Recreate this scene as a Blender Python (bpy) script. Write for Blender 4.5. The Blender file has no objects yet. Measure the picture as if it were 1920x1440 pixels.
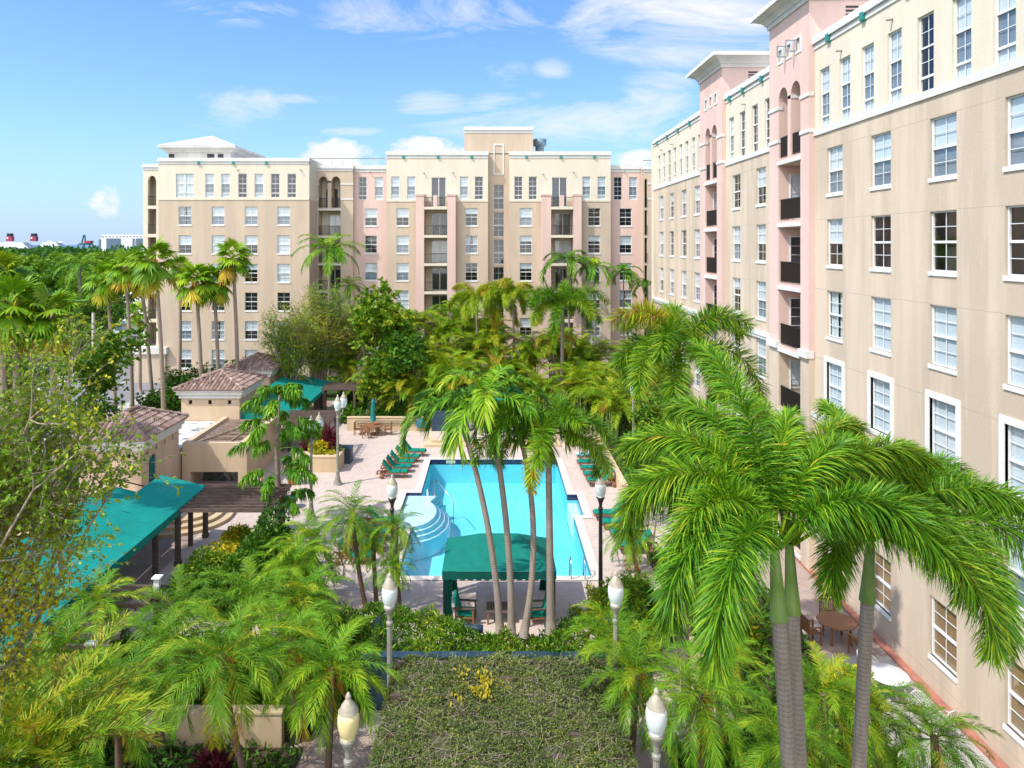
import bpy, math, random
import numpy as np
from mathutils import Vector, Matrix

R = math.radians
PI = math.pi
rnd = random.Random(11)
F, CX, CY, H = 1340.0, 922.0, 459.0, 14.4
scn = bpy.context.scene
COL = scn.collection


def P(px, py, Y):
    return Vector(((px - CX) * Y / F, Y, H - (py - CY) * Y / F))


def G(px, py, z=0.0):
    Y = F * (H - z) / (py - CY)
    return Vector(((px - CX) * Y / F, Y, z))


def lerp(a, b, t):
    return a + (b - a) * t


# ------------------------------------------------------------------ objects
def tag(o, label=None, cat=None, group=None, kind=None):
    if label: o['label'] = label
    if cat: o['category'] = cat
    if group: o['group'] = group
    if kind: o['kind'] = kind
    return o


def thing(name, label, cat, loc=(0, 0, 0), rz=0.0, group=None):
    o = bpy.data.objects.new(name, None)
    o.empty_display_size = 0.2
    COL.objects.link(o)
    o.location = loc
    o.rotation_euler = (0, 0, rz)
    return tag(o, label, cat, group)


def link(name, me, parent=None, loc=None, rz=None, sc=None):
    o = bpy.data.objects.new(name, me)
    COL.objects.link(o)
    if parent is not None: o.parent = parent
    if loc is not None: o.location = loc
    if rz is not None: o.rotation_euler = (0, 0, rz)
    if sc is not None: o.scale = (sc, sc, sc) if not hasattr(sc, '__len__') else sc
    return o


def copy_tree(o, parent=None):
    c = o.copy()
    COL.objects.link(c)
    if parent is not None: c.parent = parent
    for ch in list(o.children):
        copy_tree(ch, c)
    return c


def dup(o, loc, rz=0.0, label=None, group=None, sc=None):
    c = copy_tree(o)
    c.location = loc
    c.rotation_euler = (0, 0, rz)
    if label: c['label'] = label
    if group: c['group'] = group
    if sc: c.scale = (sc, sc, sc)
    return c


# ------------------------------------------------------------------ mesh builder
class MB:
    def __init__(s):
        s.v, s.f, s.m, s.s = [], [], [], []

    def add(s, vs, fs, m=0, smooth=False):
        b = len(s.v)
        s.v.extend([tuple(p) for p in vs])
        for f in fs:
            s.f.append([b + i for i in f]); s.m.append(m); s.s.append(smooth)

    def quad(s, a, b, c, d, m=0):
        s.add([a, b, c, d], [(0, 1, 2, 3)], m)

    def box(s, x0, x1, y0, y1, z0, z1, m=0):
        s.add([(x0, y0, z0), (x1, y0, z0), (x1, y1, z0), (x0, y1, z0), (x0, y0, z1), (x1, y0, z1), (x1, y1, z1), (x0, y1, z1)],
              [(0, 3, 2, 1), (4, 5, 6, 7), (0, 1, 5, 4), (1, 2, 6, 5), (2, 3, 7, 6), (3, 0, 4, 7)], m)

    def obox(s, c, size, M, m=0):
        x, y, z = size[0] / 2, size[1] / 2, size[2] / 2
        c = Vector(c)
        vs = [c + M @ Vector(p) for p in [(-x, -y, -z), (x, -y, -z), (x, y, -z), (-x, y, -z), (-x, -y, z), (x, -y, z), (x, y, z), (-x, y, z)]]
        s.add(vs, [(0, 3, 2, 1), (4, 5, 6, 7), (0, 1, 5, 4), (1, 2, 6, 5), (2, 3, 7, 6), (3, 0, 4, 7)], m)

    def bar(s, a, b, w, h=None, m=0):
        a, b = Vector(a), Vector(b)
        d = b - a
        q = d.to_track_quat('X', 'Z').to_matrix()
        s.obox((a + b) / 2, (d.length, w, h or w), q, m)

    def pad(s, c, size, M, ch=0.03, m=0):
        x, y, z = size[0] / 2, size[1] / 2, size[2] / 2
        prof = [(-x, -z + ch), (-x + ch, -z), (x - ch, -z), (x, -z + ch), (x, z - ch), (x - ch, z), (-x + ch, z), (-x, z - ch)]
        c = Vector(c)
        vs = []
        for yy, sh in ((-y, 0.93), (-y + ch, 1), (y - ch, 1), (y, 0.93)):
            vs += [c + M @ Vector((p[0] * sh, yy, p[1] * (sh if sh == 1 else 0.55))) for p in prof]
        n = 8
        fs = []
        for k in range(3):
            for i in range(n):
                j = (i + 1) % n
                fs.append((k * n + i, k * n + j, (k + 1) * n + j, (k + 1) * n + i))
        fs.append(tuple(range(n))); fs.append(tuple(range(3 * n, 4 * n)))
        s.add(vs, fs, m)

    def tube(s, pts, rad, n=6, m=0, cap=True, smooth=True):
        pts = [Vector(p) for p in pts]
        if not hasattr(rad, '__len__'): rad = [rad] * len(pts)
        vs, fs = [], []
        ref = Vector((0.0, 0.0, 1.0))
        for i, p in enumerate(pts):
            t = (pts[min(i + 1, len(pts) - 1)] - pts[max(i - 1, 0)])
            if t.length < 1e-6: t = Vector((0, 0, 1))
            t.normalize()
            a = t.cross(Vector((1, 0, 0))) if abs(t.z) > 0.9 else t.cross(ref)
            if a.length < 1e-4: a = Vector((0, 1, 0))
            a.normalize()
            b = t.cross(a)
            for k in range(n):
                an = 2 * PI * k / n
                vs.append(p + (a * math.cos(an) + b * math.sin(an)) * rad[i])
        for i in range(len(pts) - 1):
            for k in range(n):
                j = (k + 1) % n
                fs.append((i * n + k, i * n + j, (i + 1) * n + j, (i + 1) * n + k))
        if cap:
            fs.append(tuple(range(n))); fs.append(tuple(range((len(pts) - 1) * n, len(pts) * n)))
        s.add(vs, fs, m, smooth)

    def lathe(s, prof, n=16, c=(0, 0, 0), m=0, smooth=True):
        vs, fs = [], []
        for r, z in prof:
            for k in range(n):
                a = 2 * PI * k / n
                vs.append((c[0] + r * math.cos(a), c[1] + r * math.sin(a), c[2] + z))
        for i in range(len(prof) - 1):
            for k in range(n):
                j = (k + 1) % n
                fs.append((i * n + k, i * n + j, (i + 1) * n + j, (i + 1) * n + k))
        fs.append(tuple(range(n))); fs.append(tuple(range((len(prof) - 1) * n, len(prof) * n)))
        s.add(vs, fs, m, smooth)

    def prism(s, poly, z0, z1, m=0):
        n = len(poly)
        vs = [(p[0], p[1], z0) for p in poly] + [(p[0], p[1], z1) for p in poly]
        fs = [tuple(range(n - 1, -1, -1)), tuple(range(n, 2 * n))]
        fs += [(i, (i + 1) % n, n + (i + 1) % n, n + i) for i in range(n)]
        s.add(vs, fs, m)

    def mesh(s, name, mats):
        me = bpy.data.meshes.new(name)
        me.from_pydata(s.v, [], s.f)
        for m in (mats if isinstance(mats, (list, tuple)) else [mats]):
            me.materials.append(m)
        me.polygons.foreach_set('material_index', s.m)
        me.polygons.foreach_set('use_smooth', s.s)
        me.update()
        return me

    def build(s, name, mats, parent=None, loc=None, rz=None):
        return link(name, s.mesh(name, mats), parent, loc, rz)


def cells(mb, us, vs, test, fr, m=0):
    us, vs = sorted(set(us)), sorted(set(vs))
    for i in range(len(us) - 1):
        for j in range(len(vs) - 1):
            if us[i + 1] - us[i] < 1e-5 or vs[j + 1] - vs[j] < 1e-5: continue
            if test((us[i] + us[i + 1]) / 2, (vs[j] + vs[j + 1]) / 2):
                mb.quad(fr(us[i], vs[j], 0), fr(us[i + 1], vs[j], 0), fr(us[i + 1], vs[j + 1], 0), fr(us[i], vs[j + 1], 0), m)


def inr(rs, u, v):
    return any(r[0] < u < r[1] and r[2] < v < r[3] for r in rs)


def wall(mb, fr, u0, u1, z0, z1, holes=(), depth=0.16, m=0, rm=None):
    hs = []
    for h in holes:
        a, b, c, d = max(h[0], u0), min(h[1], u1), max(h[2], z0), min(h[3], z1)
        if b - a > 1e-4 and d - c > 1e-4: hs.append((a, b, c, d, h[4] if len(h) > 4 else depth))
    us = [u0, u1] + [h[0] for h in hs] + [h[1] for h in hs]
    zs = [z0, z1] + [h[2] for h in hs] + [h[3] for h in hs]
    cells(mb, us, zs, lambda u, v: not inr(hs, u, v), fr, m)
    rm = m if rm is None else rm
    for a, b, c, d, dp in hs:
        mb.quad(fr(a, c, 0), fr(a, d, 0), fr(a, d, dp), fr(a, c, dp), rm)
        mb.quad(fr(b, c, 0), fr(b, d, 0), fr(b, d, dp), fr(b, c, dp), rm)
        if d < z1 - 1e-4: mb.quad(fr(a, d, 0), fr(b, d, 0), fr(b, d, dp), fr(a, d, dp), rm)
        if c > z0 + 1e-4: mb.quad(fr(a, c, 0), fr(b, c, 0), fr(b, c, dp), fr(a, c, dp), rm)


def arch(mb, fr, u0, u1, zs, zt, depth, m=0, n=10):
    c, r = (u0 + u1) / 2, (u1 - u0) / 2
    hgt = zt - zs - 0.02
    pt = [(c - r * math.cos(PI * i / n), zs + hgt * math.sin(PI * i / n)) for i in range(n + 1)]
    for (a, za), (b, zb) in zip(pt, pt[1:]):
        mb.quad(fr(a, za, 0), fr(b, zb, 0), fr(b, zt, 0), fr(a, zt, 0), m)
        mb.quad(fr(a, za, 0), fr(b, zb, 0), fr(b, zb, depth), fr(a, za, depth), m)


def fbox(mb, fr, u0, u1, z0, z1, d0, d1, m=0):
    p = [fr(u, z, d) for d in (d0, d1) for z in (z0, z1) for u in (u0, u1)]
    mb.add(p, [(0, 1, 3, 2), (4, 6, 7, 5), (0, 4, 5, 1), (2, 3, 7, 6), (0, 2, 6, 4), (1, 5, 7, 3)], m)


# ------------------------------------------------------------------ materials
def nm(name):
    m = bpy.data.materials.new(name)
    m.use_nodes = True
    nt = m.node_tree
    return m, nt, nt.nodes['Principled BSDF']


def N(nt, t, **kw):
    n = nt.nodes.new(t)
    for k, v in kw.items():
        if k.startswith('i_'):
            n.inputs[k[2:].replace('_', ' ')].default_value = v
        else:
            setattr(n, k, v)
    return n


def mixc(nt, fac, a, b, mode='MIX'):
    n = nt.nodes.new('ShaderNodeMix'); n.data_type = 'RGBA'; n.blend_type = mode
    for i, x in ((0, fac), (6, a), (7, b)):
        if hasattr(x, 'is_output'): nt.links.new(x, n.inputs[i])
        else: n.inputs[i].default_value = (*x, 1) if isinstance(x, tuple) and len(x) == 3 else x
    return n.outputs[2]


def ramp(nt, fac, stops, interp='LINEAR'):
    n = nt.nodes.new('ShaderNodeValToRGB')
    cr = n.color_ramp; cr.interpolation = interp
    while len(cr.elements) < len(stops): cr.elements.new(0.5)
    for e, (p, c) in zip(cr.elements, stops):
        e.position = p; e.color = (*c, 1) if len(c) == 3 else c
    nt.links.new(fac, n.inputs[0])
    return n.outputs[0]


def noise(nt, vec, scale, detail=4, rough=0.6):
    n = N(nt, 'ShaderNodeTexNoise'); n.inputs['Scale'].default_value = scale
    n.inputs['Detail'].default_value = detail; n.inputs['Roughness'].default_value = rough
    if vec is not None: nt.links.new(vec, n.inputs['Vector'])
    return n.outputs['Fac']


def mapping(nt, vec, sc=(1, 1, 1), rot=(0, 0, 0)):
    n = N(nt, 'ShaderNodeMapping'); n.inputs['Scale'].default_value = sc; n.inputs['Rotation'].default_value = rot
    nt.links.new(vec, n.inputs['Vector'])
    return n.outputs[0]


def bump(nt, b, h, st=0.3, dist=0.02):
    n = N(nt, 'ShaderNodeBump'); n.inputs['Strength'].default_value = st; n.inputs['Distance'].default_value = dist
    nt.links.new(h, n.inputs['Height']); nt.links.new(n.outputs[0], b.inputs['Normal'])


def simple(name, col, rough=0.6, var=0.12, scale=6.0, bs=0.0, bscale=60.0, metal=0.0, spec=0.4, stretch=(1, 1, 1)):
    m, nt, b = nm(name)
    tc = N(nt, 'ShaderNodeTexCoord').outputs['Object']
    v = mapping(nt, tc, stretch)
    f = noise(nt, v, scale)
    c2 = tuple(min(1, c * (1 + var)) for c in col); c1 = tuple(c * (1 - var * 1.6) for c in col)
    nt.links.new(ramp(nt, f, [(0.3, c1), (0.7, c2)]), b.inputs['Base Color'])
    b.inputs['Roughness'].default_value = rough; b.inputs['Metallic'].default_value = metal
    b.inputs['Specular IOR Level'].default_value = spec
    if bs: bump(nt, b, noise(nt, v, bscale, 3), bs)
    return m


def stucco(name, col, stain=0.14, joints=False, axis='X'):
    m, nt, b = nm(name)
    tc = N(nt, 'ShaderNodeTexCoord').outputs['Object']
    big = noise(nt, tc, 0.35, 5, 0.6)
    streak = noise(nt, mapping(nt, tc, (0.55, 0.55, 0.06)), 1.6, 5, 0.62)
    c1 = tuple(c * (1 - stain) for c in col)
    cc = ramp(nt, streak, [(0.43, c1), (0.47, tuple((a + b_) / 2 for a, b_ in zip(c1, col))), (0.56, col), (0.60, tuple(min(1, c * 1.05) for c in col))])
    cc = mixc(nt, 0.22, cc, ramp(nt, big, [(0.3, tuple(c * 0.86 for c in col)), (0.7, tuple(min(1, c * 1.07) for c in col))]))
    fine = noise(nt, tc, 9, 3)
    cc = mixc(nt, 0.10, cc, ramp(nt, fine, [(0.35, tuple(c * 0.7 for c in col)), (0.65, col)]))
    if joints:
        sep = N(nt, 'ShaderNodeSeparateXYZ'); nt.links.new(tc, sep.inputs[0])
        a = N(nt, 'ShaderNodeMath', operation='MULTIPLY_ADD'); a.inputs[1].default_value = 1 / 3.0; a.inputs[2].default_value = -0.16
        nt.links.new(sep.outputs[2], a.inputs[0])
        fr = N(nt, 'ShaderNodeMath', operation='FRACT'); nt.links.new(a.outputs[0], fr.inputs[0])
        lt = N(nt, 'ShaderNodeMath', operation='LESS_THAN'); lt.inputs[1].default_value = 0.008
        nt.links.new(fr.outputs[0], lt.inputs[0])
        cc = mixc(nt, lt.outputs[0], cc, tuple(c * 0.72 for c in col))
    nt.links.new(cc, b.inputs['Base Color'])
    b.inputs['Roughness'].default_value = 0.9; b.inputs['Specular IOR Level'].default_value = 0.2
    bump(nt, b, noise(nt, tc, 14, 5, 0.7), 0.32, 0.03)
    return m


M = {}
M['tan'] = stucco('tan_stucco', (0.58, 0.475, 0.365), 0.20, True)
M['tan_back'] = stucco('tan_stucco_back', (0.53, 0.425, 0.325), 0.12)
M['cream'] = stucco('cream_stucco', (0.65, 0.59, 0.475), 0.06)
M['pink'] = stucco('pink_stucco', (0.64, 0.465, 0.41), 0.08)
M['trim'] = stucco('white_trim', (0.64, 0.63, 0.60), 0.08)
M['eave'] = stucco('grey_eave', (0.58, 0.56, 0.52), 0.16)
M['house'] = stucco('house_stucco', (0.56, 0.43, 0.30), 0.14)
M['lowwall'] = stucco('planter_stucco', (0.58, 0.45, 0.29), 0.16)
M['white'] = simple('white_paint', (0.70, 0.70, 0.69), 0.45, 0.04, 4)
M['frame'] = simple('window_frame_white', (0.70, 0.71, 0.71), 0.4, 0.03, 4)
M['roofwhite'] = simple('white_roof', (0.80, 0.80, 0.79), 0.6, 0.10, 1.2)
M['dark'] = simple('dark_interior', (0.05, 0.05, 0.053), 0.9, 0.25, 0.4)  # near-black in place of unlit room depth; vents use it too
M['rail'] = simple('dark_bronze_metal', (0.022, 0.019, 0.018), 0.4, 0.1, 8)
M['teal_patch'] = simple('teal_scupper', (0.02, 0.22, 0.19), 0.5, 0.1)
M['wood'] = simple('teak_wood', (0.24, 0.11, 0.055), 0.55, 0.25, 7, 0.15, 30, stretch=(1, 6, 6))
M['oldwood'] = simple('weathered_wood', (0.105, 0.072, 0.058), 0.8, 0.35, 3, 0.3, 30, stretch=(1, 8, 8))
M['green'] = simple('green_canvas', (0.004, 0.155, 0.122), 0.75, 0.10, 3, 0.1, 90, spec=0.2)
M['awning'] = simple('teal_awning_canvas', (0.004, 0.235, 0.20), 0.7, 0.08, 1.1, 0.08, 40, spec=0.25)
M['valance'] = simple('shaded_green_canvas', (0.003, 0.085, 0.066), 0.8, 0.12, 3, spec=0.2)  # canopy green darkened: valance shade put into the colour, curtains share it
M['cushion'] = simple('green_cushion', (0.004, 0.20, 0.145), 0.8, 0.10, 5, 0.1, 60, spec=0.2)
M['slate'] = simple('slate_blue_paint', (0.025, 0.055, 0.085), 0.5, 0.25, 2)
M['lampgrey'] = simple('lamp_post_grey', (0.25, 0.245, 0.205), 0.45, 0.12, 6)
M['lampdark'] = simple('lamp_post_dark', (0.035, 0.035, 0.030), 0.4, 0.2, 6)
M['lampcap'] = simple('lamp_cap_cream', (0.38, 0.345, 0.265), 0.5, 0.14, 6)
M['chrome'] = simple('stainless_rail', (0.62, 0.62, 0.62), 0.22, 0.05, 6, metal=0.9)
M['terra'] = simple('terracotta', (0.42, 0.17, 0.09), 0.8, 0.15, 5)
M['curb'] = simple('red_curb_paint', (0.40, 0.165, 0.115), 0.7, 0.14, 2)
M['pale'] = simple('pale_concrete', (0.40, 0.375, 0.34), 0.85, 0.14, 3, 0.1)
M['coping'] = simple('pool_coping', (0.58, 0.54, 0.48), 0.75, 0.08, 2)
M['navy'] = simple('navy_tile', (0.008, 0.018, 0.075), 0.25, 0.2, 14)
M['steptile'] = simple('pool_step_plaster', (0.66, 0.72, 0.78), 0.6, 0.05, 3)
M['soil'] = simple('planting_soil', (0.060, 0.042, 0.026), 0.95, 0.4, 5, 0.4, 20)
M['asphalt'] = simple('asphalt', (0.19, 0.19, 0.20), 0.9, 0.10, 0.8)
M['sidewalk'] = simple('sidewalk_concrete', (0.42, 0.40, 0.37), 0.9, 0.1, 1)
M['far_white'] = simple('far_white_metal', (0.74, 0.76, 0.78), 0.6, 0.04, 0.05)
M['far_blue'] = simple('far_blue_panel', (0.10, 0.16, 0.24), 0.6, 0.1, 0.05)
M['ship_red'] = simple('ship_funnel_red', (0.36, 0.03, 0.06), 0.5, 0.08, 0.3)
M['ship_navy'] = simple('ship_navy', (0.012, 0.016, 0.05), 0.5, 0.1, 0.3)
M['crane'] = simple('crane_blue', (0.02, 0.12, 0.17), 0.5, 0.1, 0.3)
M['vent'] = simple('galvanised_blue_grey', (0.22, 0.30, 0.35), 0.4, 0.15, 3, metal=0.4)
M['bluehose'] = simple('blue_plastic', (0.01, 0.17, 0.30), 0.4, 0.1)
M['umbrella'] = simple('closed_umbrella_teal', (0.01, 0.20, 0.20), 0.8, 0.15, 8)
M['towel'] = simple('blue_white_towel', (0.45, 0.60, 0.70), 0.9, 0.35, 7)
M['trellis'] = simple('trellis_wood', (0.30, 0.22, 0.17), 0.8, 0.3, 5)
M['darkstone'] = simple('dark_stone_mosaic', (0.07, 0.08, 0.075), 0.5, 0.6, 9)
M['bark'] = simple('grey_bark', (0.23, 0.18, 0.13), 0.9, 0.25, 8, 0.4, 25)
M['twig'] = simple('pale_twig', (0.34, 0.27, 0.21), 0.9, 0.2, 9)
M['shaft'] = simple('green_crownshaft', (0.16, 0.25, 0.045), 0.5, 0.25, 3, stretch=(1, 1, 0.3))
M['fibre'] = simple('brown_fibre', (0.16, 0.085, 0.04), 0.95, 0.4, 9)


def ringed(name, col, scale=9.0, dark=0.5):
    m, nt, b = nm(name)
    tc = N(nt, 'ShaderNodeTexCoord').outputs['Object']
    w = N(nt, 'ShaderNodeTexWave', wave_type='BANDS', bands_direction='Z', wave_profile='SAW')
    w.inputs['Scale'].default_value = scale; w.inputs['Distortion'].default_value = 1.2
    w.inputs['Detail'].default_value = 2; w.inputs['Detail Scale'].default_value = 1.5
    nt.links.new(tc, w.inputs['Vector'])
    f = noise(nt, mapping(nt, tc, (5, 5, 1)), 3, 5)
    c = ramp(nt, w.outputs['Fac'], [(0.0, tuple(x * dark for x in col)), (0.22, col), (0.85, tuple(x * 1.12 for x in col)), (1.0, tuple(x * dark * 0.8 for x in col))])
    c = mixc(nt, 0.45, c, ramp(nt, f, [(0.3, tuple(x * 0.55 for x in col)), (0.7, tuple(x * 1.25 for x in col))]))
    nt.links.new(c, b.inputs['Base Color'])
    b.inputs['Roughness'].default_value = 0.85
    bump(nt, b, w.outputs['Fac'], 0.4, 0.02)
    return m


M['ring'] = ringed('ringed_palm_trunk', (0.24, 0.20, 0.165), 4.2, 0.42)
M['ring_tan'] = ringed('tan_palm_trunk', (0.30, 0.235, 0.18), 2.6, 0.7)
M['ring_brown'] = ringed('brown_palm_trunk', (0.13, 0.085, 0.055), 4.0)


def leafmat(name, stops, trans=0.20, rough=0.46, sheen=0.20):
    m, nt, b = nm(name)
    at = N(nt, 'ShaderNodeAttribute', attribute_name='tint')
    c = ramp(nt, at.outputs['Fac'], stops)
    oi = N(nt, 'ShaderNodeObjectInfo')
    hs = N(nt, 'ShaderNodeHueSaturation'); nt.links.new(c, hs.inputs['Color'])
    mr = N(nt, 'ShaderNodeMapRange'); mr.inputs['To Min'].default_value = 0.82; mr.inputs['To Max'].default_value = 1.16
    nt.links.new(oi.outputs['Random'], mr.inputs['Value']); nt.links.new(mr.outputs[0], hs.inputs['Value'])
    nt.links.new(hs.outputs[0], b.inputs['Base Color'])
    b.inputs['Roughness'].default_value = rough; b.inputs['Specular IOR Level'].default_value = sheen
    t = N(nt, 'ShaderNodeBsdfTranslucent')
    tcx = mixc(nt, 1.0, hs.outputs[0], (1.25, 1.2, 0.5), 'MULTIPLY'); nt.links.new(tcx, t.inputs[0])
    mx = N(nt, 'ShaderNodeMixShader'); mx.inputs[0].default_value = trans
    nt.links.new(b.outputs[0], mx.inputs[1]); nt.links.new(t.outputs[0], mx.inputs[2])
    nt.links.new(mx.outputs[0], nt.nodes['Material Output'].inputs['Surface'])
    return m


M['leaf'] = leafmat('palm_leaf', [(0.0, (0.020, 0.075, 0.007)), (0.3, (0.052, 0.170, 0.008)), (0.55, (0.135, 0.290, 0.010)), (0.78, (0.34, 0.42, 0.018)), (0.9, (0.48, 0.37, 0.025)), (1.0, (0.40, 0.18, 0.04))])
M['bleaf'] = leafmat('broad_leaf', [(0.0, (0.022, 0.066, 0.012)), (0.35, (0.055, 0.16, 0.013)), (0.65, (0.145, 0.27, 0.018)), (0.85, (0.30, 0.34, 0.02)), (1.0, (0.58, 0.48, 0.02))], 0.22, 0.52, 0.2)
M['vine'] = leafmat('olive_vine_leaf', [(0.0, (0.040, 0.060, 0.018)), (0.4, (0.105, 0.155, 0.034)), (0.65, (0.19, 0.245, 0.048)), (0.85, (0.33, 0.33, 0.05)), (1.0, (0.62, 0.50, 0.02))], 0.25, 0.6, 0.3)
M['redleaf'] = leafmat('red_leaf', [(0.0, (0.035, 0.008, 0.014)), (0.5, (0.13, 0.018, 0.035)), (1.0, (0.30, 0.04, 0.07))], 0.25)


def schlick(nt, f0, nrm=None):
    lw = N(nt, 'ShaderNodeLayerWeight')
    if nrm is not None: nt.links.new(nrm, lw.inputs['Normal'])
    p = N(nt, 'ShaderNodeMath', operation='POWER'); p.inputs[1].default_value = 5.0; nt.links.new(lw.outputs['Facing'], p.inputs[0])
    m = N(nt, 'ShaderNodeMath', operation='MULTIPLY_ADD'); m.inputs[1].default_value = 1 - f0; m.inputs[2].default_value = f0; nt.links.new(p.outputs[0], m.inputs[0])
    return m.outputs[0]


def glass(name, tr, refl=1.0):
    m, nt, b = nm(name)
    nt.nodes.remove(b)
    t = N(nt, 'ShaderNodeBsdfTransparent'); t.inputs[0].default_value = (*tr, 1)
    g = N(nt, 'ShaderNodeBsdfGlossy'); g.inputs['Roughness'].default_value = 0.03; g.inputs[0].default_value = (refl, refl, refl, 1)
    f = schlick(nt, 0.085)
    mx = N(nt, 'ShaderNodeMixShader')
    nt.links.new(f, mx.inputs[0]); nt.links.new(t.outputs[0], mx.inputs[1]); nt.links.new(g.outputs[0], mx.inputs[2])
    nt.links.new(mx.outputs[0], nt.nodes['Material Output'].inputs['Surface'])
    return m


M['glass'] = glass('window_glass', (0.88, 0.94, 0.97))
M['screen'] = glass('screened_glass', (0.50, 0.57, 0.63))


def slats(name, col, n=18.0, dark=0.72):
    m, nt, b = nm(name)
    tc = N(nt, 'ShaderNodeTexCoord').outputs['Object']
    w = N(nt, 'ShaderNodeTexWave', wave_type='BANDS', bands_direction='Z'); w.inputs['Scale'].default_value = n / 6.283 * 2
    nt.links.new(tc, w.inputs['Vector'])
    nt.links.new(ramp(nt, w.outputs['Fac'], [(0.1, tuple(c * dark for c in col)), (0.5, col)]), b.inputs['Base Color'])
    b.inputs['Roughness'].default_value = 0.6
    return m


M['blind'] = slats('white_blind', (0.70, 0.72, 0.73), 18, 0.82)
M['woodblind'] = slats('wood_blind', (0.42, 0.24, 0.10), 18, 0.45)
M['curtain'] = simple('pale_curtain', (0.66, 0.68, 0.68), 0.9, 0.16, 9, stretch=(3, 3, 0.1))


def paver(name, c1, c2, mortar, scale, rot=0.0):
    m, nt, b = nm(name)
    tc = N(nt, 'ShaderNodeTexCoord').outputs['Object']
    br = N(nt, 'ShaderNodeTexBrick')
    br.inputs['Color1'].default_value = (*c1, 1); br.inputs['Color2'].default_value = (*c2, 1); br.inputs['Mortar'].default_value = (*mortar, 1)
    br.inputs['Scale'].default_value = scale; br.inputs['Mortar Size'].default_value = 0.018; br.inputs['Bias'].default_value = 0.0
    nt.links.new(mapping(nt, tc, (1, 1, 1), (0, 0, rot)), br.inputs['Vector'])
    big = noise(nt, tc, 0.28, 6, 0.62)
    mid = noise(nt, tc, 1.7, 5, 0.6)
    cc = mixc(nt, ramp(nt, big, [(0.35, (0, 0, 0)), (0.7, (0.5, 0.5, 0.5))]), br.outputs['Color'], tuple((a + bb) * 0.5 * 1.16 for a, bb in zip(c1, c2)))
    cc = mixc(nt, ramp(nt, mid, [(0.5, (0, 0, 0)), (0.78, (0.42, 0.42, 0.42))]), cc, tuple(x * 0.62 for x in c1))
    nt.links.new(cc, b.inputs['Base Color'])
    b.inputs['Roughness'].default_value = 0.88; b.inputs['Specular IOR Level'].default_value = 0.2
    bump(nt, b, br.outputs['Fac'], -0.2, 0.01)
    return m


M['deck'] = paver('pink_pavers', (0.47, 0.385, 0.335), (0.54, 0.45, 0.40), (0.36, 0.29, 0.25), 2.5, R(45))
M['path'] = paver('brown_pavers', (0.33, 0.25, 0.21), (0.41, 0.32, 0.275), (0.18, 0.14, 0.115), 3.2, R(45))


def canvas(name, col):
    m, nt, b = nm(name)
    tc = N(nt, 'ShaderNodeTexCoord').outputs['Object']
    sep = N(nt, 'ShaderNodeSeparateXYZ'); nt.links.new(tc, sep.inputs[0])
    a = N(nt, 'ShaderNodeMath', operation='MULTIPLY'); a.inputs[1].default_value = 1 / 1.25; nt.links.new(sep.outputs[1], a.inputs[0])
    fr = N(nt, 'ShaderNodeMath', operation='FRACT'); nt.links.new(a.outputs[0], fr.inputs[0])
    lt = N(nt, 'ShaderNodeMath', operation='LESS_THAN'); lt.inputs[1].default_value = 0.03; nt.links.new(fr.outputs[0], lt.inputs[0])
    f = noise(nt, mapping(nt, tc, (1, 0.5, 1)), 0.8, 6, 0.65)
    c = ramp(nt, f, [(0.3, tuple(x * 0.78 for x in col)), (0.6, col), (0.8, (col[0] + 0.03, col[1] * 1.1, col[2] * 1.12))])
    c = mixc(nt, lt.outputs[0], c, tuple(x * 0.66 for x in col))
    nt.links.new(c, b.inputs['Base Color']); b.inputs['Roughness'].default_value = 0.8; b.inputs['Specular IOR Level'].default_value = 0.2
    bump(nt, b, noise(nt, mapping(nt, tc, (3, 1, 3)), 1.4, 4), 0.35, 0.05)
    return m


M['awning'] = canvas('teal_awning_canvas', (0.004, 0.225, 0.19))


def tilemat():
    m, nt, b = nm('clay_roof_tile')
    at = N(nt, 'ShaderNodeAttribute', attribute_name='tint')
    tc = N(nt, 'ShaderNodeTexCoord').outputs['Object']
    c = ramp(nt, at.outputs['Fac'], [(0.0, (0.15, 0.085, 0.065)), (0.5, (0.27, 0.18, 0.145)), (1.0, (0.42, 0.32, 0.27))])
    c = mixc(nt, ramp(nt, noise(nt, tc, 3.0), [(0.45, (0, 0, 0)), (0.75, (0.6, 0.6, 0.6))]), c, (0.13, 0.09, 0.075))
    nt.links.new(c, b.inputs['Base Color']); b.inputs['Roughness'].default_value = 0.85
    return m


M['tile'] = tilemat()


def poolmat():
    m, nt, b = nm('pool_plaster')
    tc = N(nt, 'ShaderNodeTexCoord').outputs['Object']
    f = noise(nt, tc, 0.35, 4)
    nt.links.new(ramp(nt, f, [(0.3, (0.14, 0.58, 0.70)), (0.7, (0.19, 0.66, 0.78))]), b.inputs['Base Color'])
    b.inputs['Roughness'].default_value = 0.7
    return m


M['pool'] = poolmat()


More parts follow.
